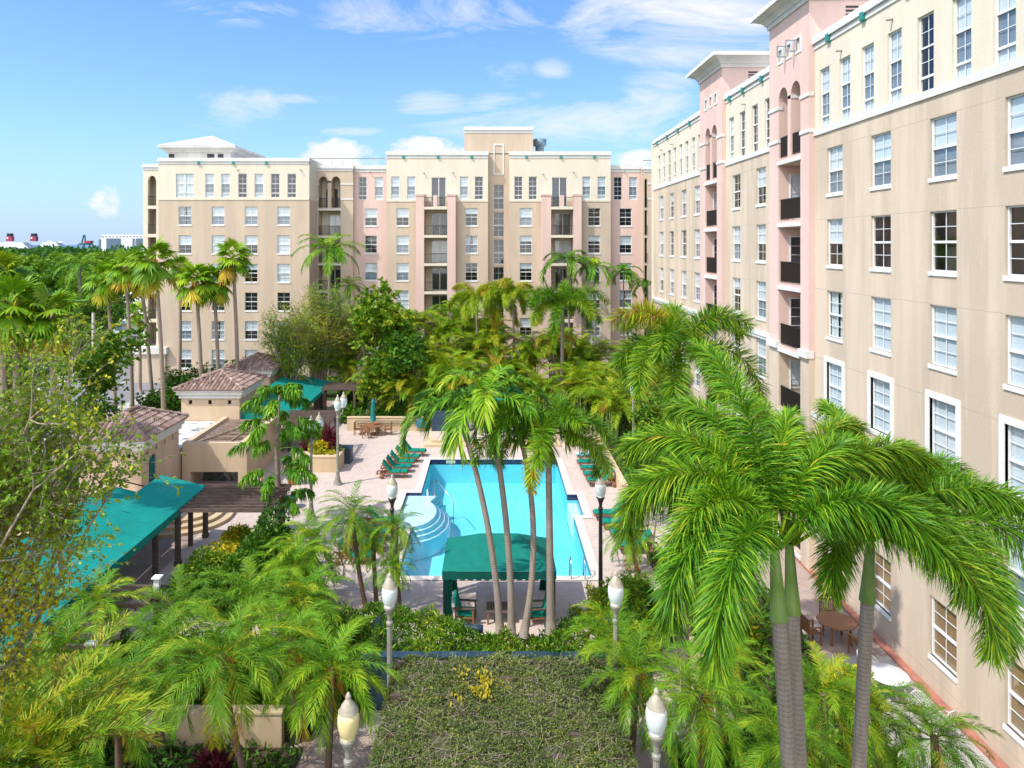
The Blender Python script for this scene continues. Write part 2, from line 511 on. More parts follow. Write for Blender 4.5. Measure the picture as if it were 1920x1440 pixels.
def watermat(name, tr, bst, bsc):
    m, nt, b = nm(name)
    nt.nodes.remove(b)
    tc = N(nt, 'ShaderNodeTexCoord').outputs['Object']
    bp = N(nt, 'ShaderNodeBump'); bp.inputs['Strength'].default_value = bst; bp.inputs['Distance'].default_value = 0.02
    nt.links.new(noise(nt, tc, bsc, 3), bp.inputs['Height'])
    t = N(nt, 'ShaderNodeBsdfTransparent'); t.inputs[0].default_value = (*tr, 1)
    g = N(nt, 'ShaderNodeBsdfGlossy'); g.inputs['Roughness'].default_value = 0.02
    f = schlick(nt, 0.02, bp.outputs[0])
    mx = N(nt, 'ShaderNodeMixShader')
    nt.links.new(bp.outputs[0], g.inputs['Normal'])
    nt.links.new(f, mx.inputs[0]); nt.links.new(t.outputs[0], mx.inputs[1]); nt.links.new(g.outputs[0], mx.inputs[2])
    nt.links.new(mx.outputs[0], nt.nodes['Material Output'].inputs['Surface'])
    return m


M['water'] = watermat('pool_water', (0.82, 0.97, 1.0), 0.22, 1.7)


def lampglass():
    m, nt, b = nm('frosted_globe')
    b.inputs['Base Color'].default_value = (0.60, 0.66, 0.66, 1); b.inputs['Roughness'].default_value = 0.25
    b.inputs['Subsurface Weight'].default_value = 0.3
    b.inputs['Subsurface Radius'].default_value = (0.1, 0.1, 0.1)
    return m


M['globe'] = lampglass()
M['globe_yellow'] = simple('yellowed_globe', (0.70, 0.60, 0.30), 0.3, 0.06, 3)


def groundmat():
    m, nt, b = nm('green_ground')
    tc = N(nt, 'ShaderNodeTexCoord').outputs['Object']
    f = noise(nt, tc, 0.05, 6, 0.7)
    nt.links.new(ramp(nt, f, [(0.3, (0.025, 0.05, 0.018)), (0.55, (0.05, 0.085, 0.025)), (0.75, (0.11, 0.12, 0.05))]), b.inputs['Base Color'])
    b.inputs['Roughness'].default_value = 1.0; b.inputs['Specular IOR Level'].default_value = 0.1
    return m


M['ground'] = groundmat()
M['sea'] = simple('sea_water', (0.02, 0.08, 0.12), 0.25, 0.1, 0.01)
# ================================================================== buildings
def wb(mb, name, mats, parent):
    return mb.build(name, mats, parent, loc=-parent.location)


def frB(Y):
    return lambda u, z, d: (u, Y + d, z)


def frR(X):
    return lambda u, z, d: (X + d, u, z)


WC = {}


def win_mesh(style, w, h):
    k = (style, round(w, 2), round(h, 2))
    if k in WC: return WC[k]
    fr, pn, ya, yb = MB(), MB(), 0.085, 0.15
    e = 0.046
    def b(x0, x1, z0, z1, y0=ya, y1=yb): fr.box(x0, x1, y0, y1, z0, z1)
    hw = w / 2
    b(-hw, -hw + e, 0, h); b(hw - e, hw, 0, h); b(-hw + e, hw - e, 0, e); b(-hw + e, hw - e, h - e, h)
    yg = 0.125
    def pane(z0, z1, m): pn.quad((-hw + e, yg, z0), (hw - e, yg, z0), (hw - e, yg, z1), (-hw + e, yg, z1), m)
    mt = 0.022
    def munt(z0, z1, nx, nz):
        for i in range(1, nx):
            x = -hw + e + (w - 2 * e) * i / nx
            b(x - mt / 2, x + mt / 2, z0, z1, 0.105, 0.122)
        for j in range(1, nz):
            z = z0 + (z1 - z0) * j / nz
            b(-hw + e, hw - e, z - mt / 2, z + mt / 2, 0.104, 0.1225)
    if style in ('dh', 'dhx'):
        mid = h * 0.49
        b(-hw + e, hw - e, mid - 0.04, mid + 0.04, 0.07, 0.14)
        pane(e, mid - 0.04, 1 if style == 'dh' else 0); pane(mid + 0.04, h - e, 0)
        munt(e, mid - 0.04, 2, 2); munt(mid + 0.04, h - e, 2, 2)
    elif style == 'tall':
        a, m2 = h * 0.19, h * 0.58
        b(-hw + e, hw - e, a - 0.04, a + 0.04, 0.07, 0.14); b(-hw + e, hw - e, m2 - 0.03, m2 + 0.03, 0.07, 0.14)
        pane(e, a - 0.04, 0); pane(a + 0.04, m2 - 0.03, 1); pane(m2 + 0.03, h - e, 0)
        munt(e, a - 0.04, 2, 1); munt(a + 0.04, m2, 2, 2); munt(m2 + 0.03, h - e, 2, 2)
    elif style == 'wide':
        a, m2 = h * 0.19, h * 0.58
        b(-hw + e, hw - e, a - 0.04, a + 0.04, 0.07, 0.14); b(-0.05, 0.05, e, h - e, 0.07, 0.14)
        b(-hw + e, hw - e, m2 - 0.03, m2 + 0.03, 0.075, 0.138)
        pane(e, h - e, 0); munt(e, h - e, 4, 1); munt(m2, h - e, 1, 2)
    elif style == 'grid':
        pane(e, h * 0.45, 1); pane(h * 0.45, h - e, 0)
        b(-hw + e, hw - e, h * 0.45 - 0.04, h * 0.45 + 0.04, 0.07, 0.14)
        munt(e, h - e, 2, 4)
    elif style == 'door':
        b(-0.04, 0.04, e, h - e, 0.07, 0.14); pane(e, h - e, 0)
    elif style == 'gdoor':
        pane(e, h - e, 0); munt(e, h - e, 2, 5); b(-hw + e, hw - e, e, 0.25)
    elif style == 'vent':
        pane(e, h - e, 1)
        for j in range(1, 4):
            b(-hw + e, hw - e, h * j / 4 - 0.015, h * j / 4 + 0.015, 0.09, 0.11)
    WC[k] = (fr.mesh('window_frame', M['frame']), pn.mesh('window_pane', [M['glass'], M['screen']]))
    return WC[k]


def blind_mesh(kind, w, h, style=''):
    k = ('b', kind, round(w, 2), round(h, 2), style == 'door')
    if k in WC: return WC[k]
    mb = MB()
    hw = w / 2 - 0.03
    if kind == 'curtain':
        n = 24
        for s in (-1, 1):
            vs, fs = [], []
            for i in range(n + 1):
                x = s * (hw - (hw * 0.82) * i / n); y = (0.141 + 0.006 * math.sin(i * 1.9)) if style == 'door' else 0.20 + 0.03 * math.sin(i * 1.9)
                vs += [(x, y, 0), (x, y, h)]
            fs = [(2 * i, 2 * i + 2, 2 * i + 3, 2 * i + 1) for i in range(n)]
            mb.add(vs, fs)
        WC[k] = mb.mesh('curtain', M['curtain'])
    else:
        z0 = {'full': 0.02, 'half': h * 0.46, 'third': h * 0.66, 'wood': 0.02}[kind]
        y0_ = 0.134 if style == 'door' else 0.165
        mb.box(-hw, hw, y0_, y0_ + 0.014, z0, h)
        WC[k] = mb.mesh('blind', M['woodblind'] if kind == 'wood' else M['blind'])
    return WC[k]


def dark_panel_mesh(w, h):
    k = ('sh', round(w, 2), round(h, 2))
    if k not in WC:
        mb = MB(); mb.box(-w / 2 + 0.05, w / 2 - 0.05, 0.132, 0.146, 0.05, h - 0.05); WC[k] = mb.mesh('dark_room_panel', M['dark'])  # dark panel behind the door glass, standing in for an unlit room
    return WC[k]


def sill_mesh(w, kind):
    k = ('s', kind, round(w, 2))
    if k not in WC:
        mb = MB()
        if kind == 'sill':
            mb.box(-w / 2 - 0.03, w / 2 + 0.03, -0.05, 0.10, -0.14, 0.0)
        else:
            h = kind
            mb.box(-w / 2 - 0.2, -w / 2, -0.04, 0.10, -0.16, h + 0.2); mb.box(w / 2, w / 2 + 0.2, -0.04, 0.10, -0.16, h + 0.2)
            mb.box(-w / 2, w / 2, -0.04, 0.10, h, h + 0.2); mb.box(-w / 2, w / 2, -0.06, 0.10, -0.16, 0.0)
        WC[k] = mb.mesh('sill', M['white'])
    return WC[k]


def window(parent, ori, u, z, d, w, h, style='dh', blind=None, sill='sill', name='window'):
    f, p = win_mesh(style, w, h)
    loc = Vector((u, d, z)) if ori == 'B' else Vector((d, u, z))
    o = link(name, f, parent, loc - parent.location, 0.0 if ori == 'B' else -PI / 2)
    link('pane', p, o)
    if blind: link('curtain' if blind == 'curtain' else 'blind', blind_mesh(blind, w, h, 'door' if name == 'balcony_door' else ''), o)
    elif name == 'balcony_door': link('dark_room_panel', dark_panel_mesh(w, h), o)
    if sill: link('sill' if sill == 'sill' else 'surround', sill_mesh(w, sill), o)
    return o


def pick(r):
    x = r.random()
    return 'full' if x < 0.36 else 'half' if x < 0.58 else 'curtain' if x < 0.72 else 'third' if x < 0.84 else None


def cornice(mb, fr, u0, u1, z0, z1, back=0.35, m=0):
    h = z1 - z0
    fbox(mb, fr, u0, u1, z0, z0 + h * 0.30, -0.05, back, m)
    fbox(mb, fr, u0, u1, z0 + h * 0.30, z0 + h * 0.42, -0.03, back, m)
    fbox(mb, fr, u0 - 0.05, u1 + 0.05, z0 + h * 0.42, z1, -0.14, back, m)


def railing(parent, fr, u0, u1, z, d, h=1.05, step=0.11, name='railing', sides=0.0):
    mb = MB()
    fbox(mb, fr, u0, u1, z + h - 0.05, z + h, d - 0.025, d + 0.025)
    fbox(mb, fr, u0, u1, z + 0.08, z + 0.11, d - 0.015, d + 0.015)
    n = max(2, int((u1 - u0) / step)); w = 0.009 if step > 0.1 else 0.014
    for i in range(n + 1):
        u = lerp(u0 + 0.015, u1 - 0.015, i / n)
        fbox(mb, fr, u - w, u + w, z + 0.11, z + h - 0.05, d - w, d + w)
    return wb(mb, name, M['rail'], parent)


def loggia_holes(u0, u1, slabs, zt, dep, gap=0.34):
    um = (u0 + u1) / 2
    hs = [(u0, um - gap / 2, slabs[0], zt, dep), (um + gap / 2, u1, slabs[0], zt, dep)]
    for a, b in zip(slabs, slabs[1:]): hs.append((u0, u1, b, a - 0.32, dep))
    return hs


def loggia_fill(parent, ori, fr, u0, u1, slabs, zt, dep, backm, d0, gap=0.34, doorstyle='gdoor'):
    um = (u0 + u1) / 2
    mb = MB()
    wall(mb, fr_off(fr, dep), u0 - 0.01, u1 + 0.01, slabs[-1] - 0.3, zt + 0.1)
    for s in slabs: fbox(mb, fr, u0 + 0.005, u1 - 0.005, s - 0.315, s - 0.005, 0.01, dep - 0.005)
    wb(mb, 'balcony_wall', backm, parent)
    for s in slabs:
        mb = MB(); fbox(mb, fr, u0 - 0.08, u1 + 0.08, s - 0.30, s - 0.12, -0.06, 0.02); wb(mb, 'balcony_slab', M['trim'], parent)
    for i, s in enumerate(slabs):
        railing(parent, fr, u0 + 0.02, u1 - 0.02, s, 0.10, step=0.085)
        if not doorstyle: continue
        window(parent, ori, um + (0.25 if i % 2 else -0.05), s + 0.04, d0 + dep - 0.16, min(1.5, (u1 - u0) * 0.62), 2.2, doorstyle, ('half' if i % 3 == 1 else None), None, 'balcony_door')
    # round column between the arches
    mb = MB()
    x, y, _ = fr(um, 0, 0.20)
    hgt = zt - 0.55 - slabs[0]
    mb.lathe([(0.20, 0), (0.20, 0.12), (0.15, 0.16), (0.135, hgt - 0.25), (0.15, hgt - 0.22), (0.15, hgt - 0.16)], 14, (x, y, slabs[0]))
    mb.box(x - 0.2, x + 0.2, y - 0.2, y + 0.2, slabs[0] + hgt - 0.16, slabs[0] + hgt)
    wb(mb, 'column', M['trim'], parent)


def fr_off(fr, k):
    return lambda u, z, d: fr(u, z, d + k)


def shell(parent, fr, u0, u1, zt, depth, m, roof=True, sides=True, core=0.75, zsplit=None, m2=None, back=True):
    mb = MB()
    ms = [m, m2 or m]
    zz = zsplit if zsplit else zt
    if sides:
        for u in (u0, u1):
            mb.quad(fr(u, 0, 0.02), fr(u, 0, depth), fr(u, zz, depth), fr(u, zz, 0.02), 0)
            if zsplit: mb.quad(fr(u, zz, 0.02), fr(u, zz, depth), fr(u, zt, depth), fr(u, zt, 0.02), 1)
    if back:
        mb.quad(fr(u0, 0, depth), fr(u1, 0, depth), fr(u1, zt, depth), fr(u0, zt, depth), 0)
    if mb.v: wb(mb, 'wall', ms, parent)
    if roof:
        mb = MB()
        fbox(mb, fr, u0 + 0.01, u1 - 0.01, zt - 0.75, zt - 0.5, 0.05, depth - 0.05)
        wb(mb, 'roof', M['roofwhite'], parent)
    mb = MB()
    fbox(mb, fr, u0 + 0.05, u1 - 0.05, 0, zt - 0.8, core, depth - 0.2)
    wb(mb, 'dark_core', M['dark'], parent)  # solid dark box added to block light and stand in for unlit rooms


def spouts(parent, fr, us, z, zc):
    for u in us:
        mb = MB()
        fbox(mb, fr, u - 0.13, u + 0.13, zc - 0.02, zc + 0.30, -0.155, 0.02)
        wb(mb, 'scupper', M['teal_patch'], parent)


# ---------------------------------------------------------------- right-hand building
RX, RT = 14.2, 13.95
Rb = thing('apartment_building', 'tan and cream apartment building with two pink towers along the right of the pool court', 'building', (RX, 33, 0))
fR = frR(RX)
rr = random.Random(5)
ZB, ZC, ZP = 19.3, 22.95, 23.5
TW, TH = 1.34, 1.92


def right_section(y0, y1, ytan, ycream, ledge, near=False):
    tanh, creamh, wins = [], [], []
    for yc in ytan:
        for k in range(6):
            z = 16.55 - 3 * k if k < 5 else 1.15
            tanh.append((yc - TW / 2, yc + TW / 2, z, z + TH))
            b = pick(rr)
            st = 'dh'
            if near:
                b = [('full'), ('full'), None, 'full', 'full', 'wood'][k] if yc > 18.5 else pick(rr)
                if k == 1: b = 'half' if yc > 28 else None
                if k == 2: b = 'curtain' if yc > 28 else 'full'
                if k == 3: b = 'full'
                if k == 5: b = 'wood'
                st = 'dh' if k in (0, 4) or (k == 1 and yc > 28) else 'dhx'
            wins.append((yc, z, TW, TH, st, b, (TH if (k == 3 and near) else 'sill')))
    for yc in ycream:
        creamh.append((yc - 0.44, yc + 0.44, ZB + 0.13, 21.95))
        wins.append((yc, ZB + 0.13, 0.88, 21.95 - ZB - 0.13, 'tall', ('full' if rr.random() < 0.72 else None), None))
    mb = MB(); wall(mb, fR, y0, y1, 0, ZB, tanh, 0.17); wb(mb, 'wall', M['tan'], Rb)
    mb = MB(); wall(mb, fR, y0, y1, ZB, ZC, creamh, 0.17); wb(mb, 'wall', M['cream'], Rb)
    mb = MB(); fbox(mb, fR, y0, y1, ZB - 0.14, ZB + 0.12, -0.07, 0.165); wb(mb, 'string_course', M['trim'], Rb)
    mb = MB(); cornice(mb, fR, y0, y1, ZC, ZP); wb(mb, 'parapet', M['trim'], Rb)
    if ledge:
        mb = MB(); fbox(mb, fR, y0, y1, ledge, ledge + 0.16, -0.12, 0.16); fbox(mb, fR, y0, y1, ledge + 0.16, ledge + 0.36, -0.18, 0.16)
        wb(mb, 'ledge', M['trim'], Rb)
    for (yc, z, w, h, st, b, s) in wins: window(Rb, 'R', yc, z, RX, w, h, st, b, s)
    shell(Rb, fR, y0, y1, ZP, 13.0, M['tan'], sides=True, zsplit=ZB, m2=M['cream'])


right_section(8.0, 31.4, [29.6, 26.1, 22.5, 19.1, 15.6, 12.1], [30.5, 28.75, 27.0, 25.2, 23.4, 21.6, 19.8, 18.0, 16.2, 14.4], 6.75, True)
right_section(35.9, 43.3, [41.5, 37.7], [42.35, 40.5, 38.6, 36.75], 9.5)
right_section(47.9, 62.6, [59.8, 56.4, 52.85, 49.4], [60.65, 58.95, 57.2, 55.5, 53.75, 52.05, 50.35, 48.8], 9.5)
spouts(Rb, fR, [30.0, 27.2, 24.3, 21.4, 42.4, 40.2, 37.4, 61, 57.5, 54.2, 51], 0, ZC)
for u, z in ((29.0, 22.3), (25.3, 22.4), (40.0, 22.3), (56.0, 22.3), (59.5, 22.3)):
    mb = MB(); mb.tube([(RX + 0.05, u, z), (RX - 0.22, u, z - 0.03)], 0.05, 8); wb(mb, 'drain_spout', M['lampcap'], Rb)


def tower(y0, y1, oy0, oy1):
    fT = frR(RT)
    slabs = [18.55, 15.55, 12.55, 9.55, 6.55, 3.55, 0.45]
    zt = 21.95
    holes = loggia_holes(oy0, oy1, slabs, zt, 1.7)
    um = (oy0 + oy1) / 2
    sq = [(um + k * 1.0 - 0.2, um + k * 1.0 + 0.2, 23.25, 23.8, 0.14) for k in (-1, 0, 1)]
    mb = MB()
    hi = [h for h in holes if h[2] > 9.3] + sq
    wall(mb, fT, y0, y1, 9.4, 25.2, hi, 0.16)
    for h in holes[:2]: arch(mb, fT, h[0], h[1], zt - 0.62, zt, 1.7)
    # returns and the tower box over the roof
    for u in (y0, y1):
        mb.quad(fT(u, 9.4, 0), fT(u, 9.4, 0.26), fT(u, 25.2, 0.26), fT(u, 25.2, 0))
        mb.quad(fT(u, 22.5, 0.26), fT(u, 22.5, 6.5), fT(u, 25.2, 6.5), fT(u, 25.2, 0.26))
    mb.quad(fT(y0, 22.5, 6.5), fT(y1, 22.5, 6.5), fT(y1, 25.2, 6.5), fT(y0, 25.2, 6.5))
    wb(mb, 'tower_wall', M['pink'], Rb)
    mb = MB()
    wall(mb, fT, y0, y1, 0, 9.4, [h for h in holes if h[2] < 9.3], 1.7)
    for u in (y0, y1): mb.quad(fT(u, 0, 0), fT(u, 0, 0.26), fT(u, 9.4, 0.26), fT(u, 9.4, 0))
    wb(mb, 'tower_wall', M['tan'], Rb)
    loggia_fill(Rb, 'R', fT, oy0, oy1, slabs, zt, 1.7, M['pink'], RT, doorstyle=None)
    for a, b in ((y0, oy0), (oy1, y1)):
        mb = MB(); fbox(mb, fT, a - 0.03, b - (0 if a == y0 else -0.03), 9.4, 9.72, -0.16, 0.2); wb(mb, 'trim_band', M['trim'], Rb)
        for z in (19.35, 20.95): mb = MB(); fbox(mb, fT, a - 0.03, b + 0.03, z, z + 0.17, -0.05, 0.2); wb(mb, 'trim_band', M['trim'], Rb)
    for s in slabs[:-1]: window(Rb, 'B', RT + 1.05, s + 0.02, oy1 - 0.16, 1.05, 2.25, 'gdoor', 'half' if s in (15.55, 6.55) else None, None, 'balcony_door')
    for k in (-1, 0, 1):
        window(Rb, 'R', um + k, 23.25, RT, 0.4, 0.55, 'vent', None, None)
        mb = MB()
        a, b = um + k - 0.2, um + k + 0.2
        fbox(mb, fT, a - 0.14, a, 23.11, 23.94, -0.03, 0.02); fbox(mb, fT, b, b + 0.14, 23.11, 23.94, -0.03, 0.02)
        fbox(mb, fT, a, b, 23.8, 23.94, -0.03, 0.02); fbox(mb, fT, a, b, 23.11, 23.25, -0.03, 0.02)
        wb(mb, 'window_surround', M['trim'], Rb)
    # louvre on the camera side, above the roof
    mb = MB()
    for j in range(4): mb.box(RT + 1.6, RT + 2.15, y0 - 0.025, y0 - 0.005, 24.3 + j * 0.17, 24.39 + j * 0.17)
    wb(mb, 'vent', M['dark'], Rb)
    # flared cornice and hipped white roof
    mb = MB()
    def ring(o, z): return [(RT - o, y0 - o, z), (RT - o, y1 + o, z), (RT + 6.5 + o, y1 + o, z), (RT + 6.5 + o, y0 - o, z)]
    prof = [(0.0, 25.14), (0.08, 25.14), (0.10, 25.34), (0.16, 25.36), (0.22, 25.48), (0.34, 25.60), (0.38, 25.60), (0.56, 25.70), (0.70, 25.74)]
    vs = [p for o, z in prof for p in ring(o, z)]
    fs = [(4 * i + k, 4 * i + (k + 1) % 4, 4 * i + 4 + (k + 1) % 4, 4 * i + 4 + k) for i in range(len(prof) - 1) for k in range(4)]
    mb.add(vs, fs)
    wb(mb, 'tower_cornice', M['eave'], Rb)
    mb = MB()
    r0, r1 = ring(0.74, 25.74), ring(0.74, 25.92)
    mb.add(r0 + r1, [(k, (k + 1) % 4, 4 + (k + 1) % 4, 4 + k) for k in range(4)] + [(0, 1, 2, 3)])
    ym, c0, c1 = (y0 + y1) / 2, RT + 2.2, RT + 4.3
    mb.add(r1 + [(c0, ym, 26.75), (c1, ym, 26.75)], [(0, 1, 4), (2, 3, 5), (1, 2, 5, 4), (3, 0, 4, 5)])
    wb(mb, 'tower_roof', M['roofwhite'], Rb)
    mb = MB(); mb.box(RT + 1.75, RT + 6.5, y0 + 0.05, y1 - 0.05, 0, 22.4); wb(mb, 'dark_core', M['dark'], Rb)  # added dark filling behind the loggias, no real room wall


tower(31.4, 35.9, 32.3, 34.75)
tower(43.3, 47.9, 44.3, 46.7)
# two open casements on the nearer tower
for yy in (33.53, 32.53):
    mb = MB()
    xa, xb, yb = RT - 0.46, RT - 0.02, yy + 0.24
    for p_, q_ in (((xa, 23.28), (xb, 23.28)), ((xa, 23.78), (xb, 23.78)), ((xa, 23.28), (xa, 23.78)), ((xb, 23.28), (xb, 23.78))): mb.bar((p_[0], yb, p_[1]), (q_[0], yb, q_[1]), 0.04)
    ca_ = wb(mb, 'casement', M['vent'], Rb)
    mb = MB(); mb.quad((xa, yb, 23.28), (xb, yb, 23.28), (xb, yb, 23.78), (xa, yb, 23.78)); link('pane', mb.mesh('pane', M['glass']), ca_)
# end pier of the wing
mb = MB(); fbox(mb, fR, 62.6, 63.0, 0, 23.2, -0.12, 0.4); wb(mb, 'wall', M['cream'], Rb)

# ---------------------------------------------------------------- building across the court
Bb = thing('apartment_building', 'long tan, cream and pink apartment block closing the far end of the pool court', 'building', (0, 78, 0))
rb = random.Random(21)


def X(px, Y): return (px - CX) * Y / F
def Z(py, Y): return H + (CY - py) * Y / F


def back_wall(Y, u0, u1, z0, z1, holes, mat, name='wall', dep=0.16):
    mb = MB(); wall(mb, frB(Y), u0, u1, z0, z1, holes, dep); return wb(mb, name, M[mat], Bb)


def back_par(Y, u0, u1, z0, z1, back=0.35):
    mb = MB(); cornice(mb, frB(Y), u0, u1, z0, z1, back); wb(mb, 'parapet', M['trim'], Bb)


def tan_rows(Y, pxs, top=16.5, n=6, blind=None):
    hs = []
    for px in pxs:
        u = X(px, Y)
        for k in range(n):
            z = top - 3 * k
            hs.append((u - 0.67, u + 0.67, z, z + 1.9))
            window(Bb, 'B', u, z, Y, 1.34, 1.9, 'dh' if rb.random() < 0.75 else 'dhx', pick(rb), 'sill')
    return hs


def cream_row(Y, pxs, z0=19.35, z1=21.85, w=0.9):
    hs = []
    for px in pxs:
        u = X(px, Y)
        hs.append((u - w / 2, u + w / 2, z0, z1))
        window(Bb, 'B', u, z0, Y, w, z1 - z0, 'tall' if w < 1.2 else 'wide', 'full' if rb.random() < 0.7 else None, None)
    return hs


ZS = 19.15
# left block, standing forward
Y = 74.9
u0, u1 = X(297, Y), X(580, Y)
h1 = tan_rows(Y, [347, 409, 471, 532]); h2 = cream_row(Y, [393, 423, 454.6, 485.5, 516, 547]) + cream_row(Y, [346.5], w=1.85)
back_wall(Y, u0, u1, 0, ZS, h1, 'tan_back'); back_wall(Y, u0, u1, ZS, 22.85, h2, 'cream')
back_par(Y, u0, u1, 22.85, 23.5)
mb = MB(); fbox(mb, frB(Y), u0, u1, ZS - 0.06, ZS + 0.18, -0.05, 0.155); wb(mb, 'string_course', M['cream'], Bb)
shell(Bb, frB(Y), u0, u1, 23.5, 14, M['tan_back'], zsplit=ZS, m2=M['cream'])
spouts(Bb, frB(Y), [X(373, Y), X(438, Y), X(500, Y)], 0, 22.85)
# open corner tower at the left end
Yt = 75.6
a, b = X(268, Yt), X(297, Yt) + 0.02
o0, o1 = X(277, Yt), X(293, Yt)
sl = [18.55, 15.55, 12.55, 9.55, 6.55, 3.55]
hs = [(o0, o1, sl[0], 21.75, 0.35)] + [(o0, o1, q, p - 0.35, 0.35) for p, q in zip(sl, sl[1:])]
for Yq in (Yt, Yt + 2.2):
    mb = MB(); wall(mb, frB(Yq), a, b, 0, 22.3, hs, 0.35); arch(mb, frB(Yq), o0, o1, 21.0, 21.75, 0.35)
    fbox(mb, frB(Yq + 0.352), a, o0, 0, 22.3, 0, 0.01); fbox(mb, frB(Yq + 0.352), o1, b, 0, 22.3, 0, 0.01)
    wb(mb, 'corner_tower_wall', M['cream'], Bb)
mb = MB()
mb.quad((a, Yt, 0), (a, Yt + 2.55, 0), (a, Yt + 2.55, 22.3), (a, Yt, 22.3))
mb.box(a, b, Yt + 0.02, Yt + 2.5, 22.25, 22.9); wb(mb, 'corner_tower_wall', M['cream'], Bb)
for s in sl: mb = MB(); mb.box(o0 - 0.3, o1 + 0.3, Yt + 0.03, Yt + 2.3, s - 0.3, s - 0.05); wb(mb, 'balcony_slab', M['cream'], Bb)
back_par(Yt, a, b, 22.3, 22.95, 2.4)
for s in sl: railing(Bb, frB(Yt), o0 + 0.02, o1 - 0.02, s - 0.04, 0.1)
mb = MB(); mb.box(a - 0.6, a + 3.0, Yt - 1.2, Yt + 3, 3.0, 3.7); wb(mb, 'ledge', M['trim'], Bb)
mb = MB(); mb.box(a - 0.4, a + 2.8, Yt - 1.0, Yt + 3, 0, 3.0); wb(mb, 'wall', M['tan_back'], Bb)
# penthouse with hipped white roof
mb = MB()
X0, X1, Y0, Y1 = -35.2, -28.3, 77.5, 86.5
for (p, q) in (((X0, Y0), (X1, Y0)), ((X1, Y0), (X1, Y1)), ((X1, Y1), (X0, Y1)), ((X0, Y1), (X0, Y0))):
    mb.quad((*p, 23.0), (*q, 23.0), (*q, 24.5), (*p, 24.5))
wb(mb, 'penthouse_wall', M['eave'], Bb)
mb = MB()
prof = [(0, 24.4), (0.2, 24.45), (0.35, 24.7), (0.7, 24.85), (0.75, 24.85), (0.75, 25.1)]
vs = [p for o, z in prof for p in ((X0 - o, Y0 - o, z), (X1 + o, Y0 - o, z), (X1 + o, Y1 + o, z), (X0 - o, Y1 + o, z))]
mb.add(vs, [(4 * i + k, 4 * i + (k + 1) % 4, 4 * i + 4 + (k + 1) % 4, 4 * i + 4 + k) for i in range(len(prof) - 1) for k in range(4)])
wb(mb, 'penthouse_cornice', M['eave'], Bb)
mb = MB()
o = 0.78
e = [(X0 - o, Y0 - o, 25.1), (X1 + o, Y0 - o, 25.1), (X1 + o, Y1 + o, 25.1), (X0 - o, Y1 + o, 25.1)]
mb.add(e + [((X0 + X1) / 2, Y0 + 3.6, 26.75), ((X0 + X1) / 2, Y1 - 3.6, 26.75)], [(0, 1, 4), (2, 3, 5), (1, 2, 5, 4), (3, 0, 4, 5), (3, 2, 1, 0)])
wb(mb, 'penthouse_roof', M['roofwhite'], Bb)
mb = MB()
for px, w in ((324, 0.42), (398, 0.55), (416, 0.42)):
    u = X(px, Y0); mb = MB(); mb.box(u - w, u + w * 0.4, Y0 - 0.03, Y0 + 0.05, 23.75, 24.25); wb(mb, 'vent', M['dark'], Bb)

# arched loggia bay
Y = 78.1
u0, u1 = X(570, Y), X(662, Y)
o0, o1 = X(597, Y), X(638.5, Y)
sl = [18.45, 15.45, 12.45, 9.45, 6.45, 3.45]
hs = loggia_holes(o0, o1, sl, 21.9, 1.7, 0.4)
s0, s1 = X(656, Y), X(661, Y)
mb = MB(); wall(mb, frB(Y), u0, u1, 0, 22.45, hs, 1.7)
for h in hs[:2]: arch(mb, frB(Y), h[0], h[1], 21.2, 21.9, 1.7)
wb(mb, 'wall', M['tan_back'], Bb)
loggia_fill(Bb, 'B', frB(Y), o0, o1, sl, 21.9, 1.7, M['cream'], Y, 0.4, 'door')
for a, b in ((X(581, Y), o0), (o1, u1)):
    for z in (19.3, 20.95): mb = MB(); fbox(mb, frB(Y), a, b + 0.03, z, z + 0.16, -0.05, 0.1); wb(mb, 'trim_band', M['trim'], Bb)
back_par(Y, u0, u1, 22.45, 23.1)
shell(Bb, frB(Y), u0, u1, 23.1, 12, M['tan_back'], core=1.9)
# pink bay at left
Y = 78.7
u0, u1 = X(661.5, Y), X(725, Y)
hs = tan_rows(Y, [695.6]) + cream_row(Y, [680, 710.5])
back_wall(Y, u0, u1, 0, 22.4, hs, 'pink'); back_par(Y, u0, u1, 22.4, 23.15)
shell(Bb, frB(Y), u0, u1, 23.15, 12, M['pink'])


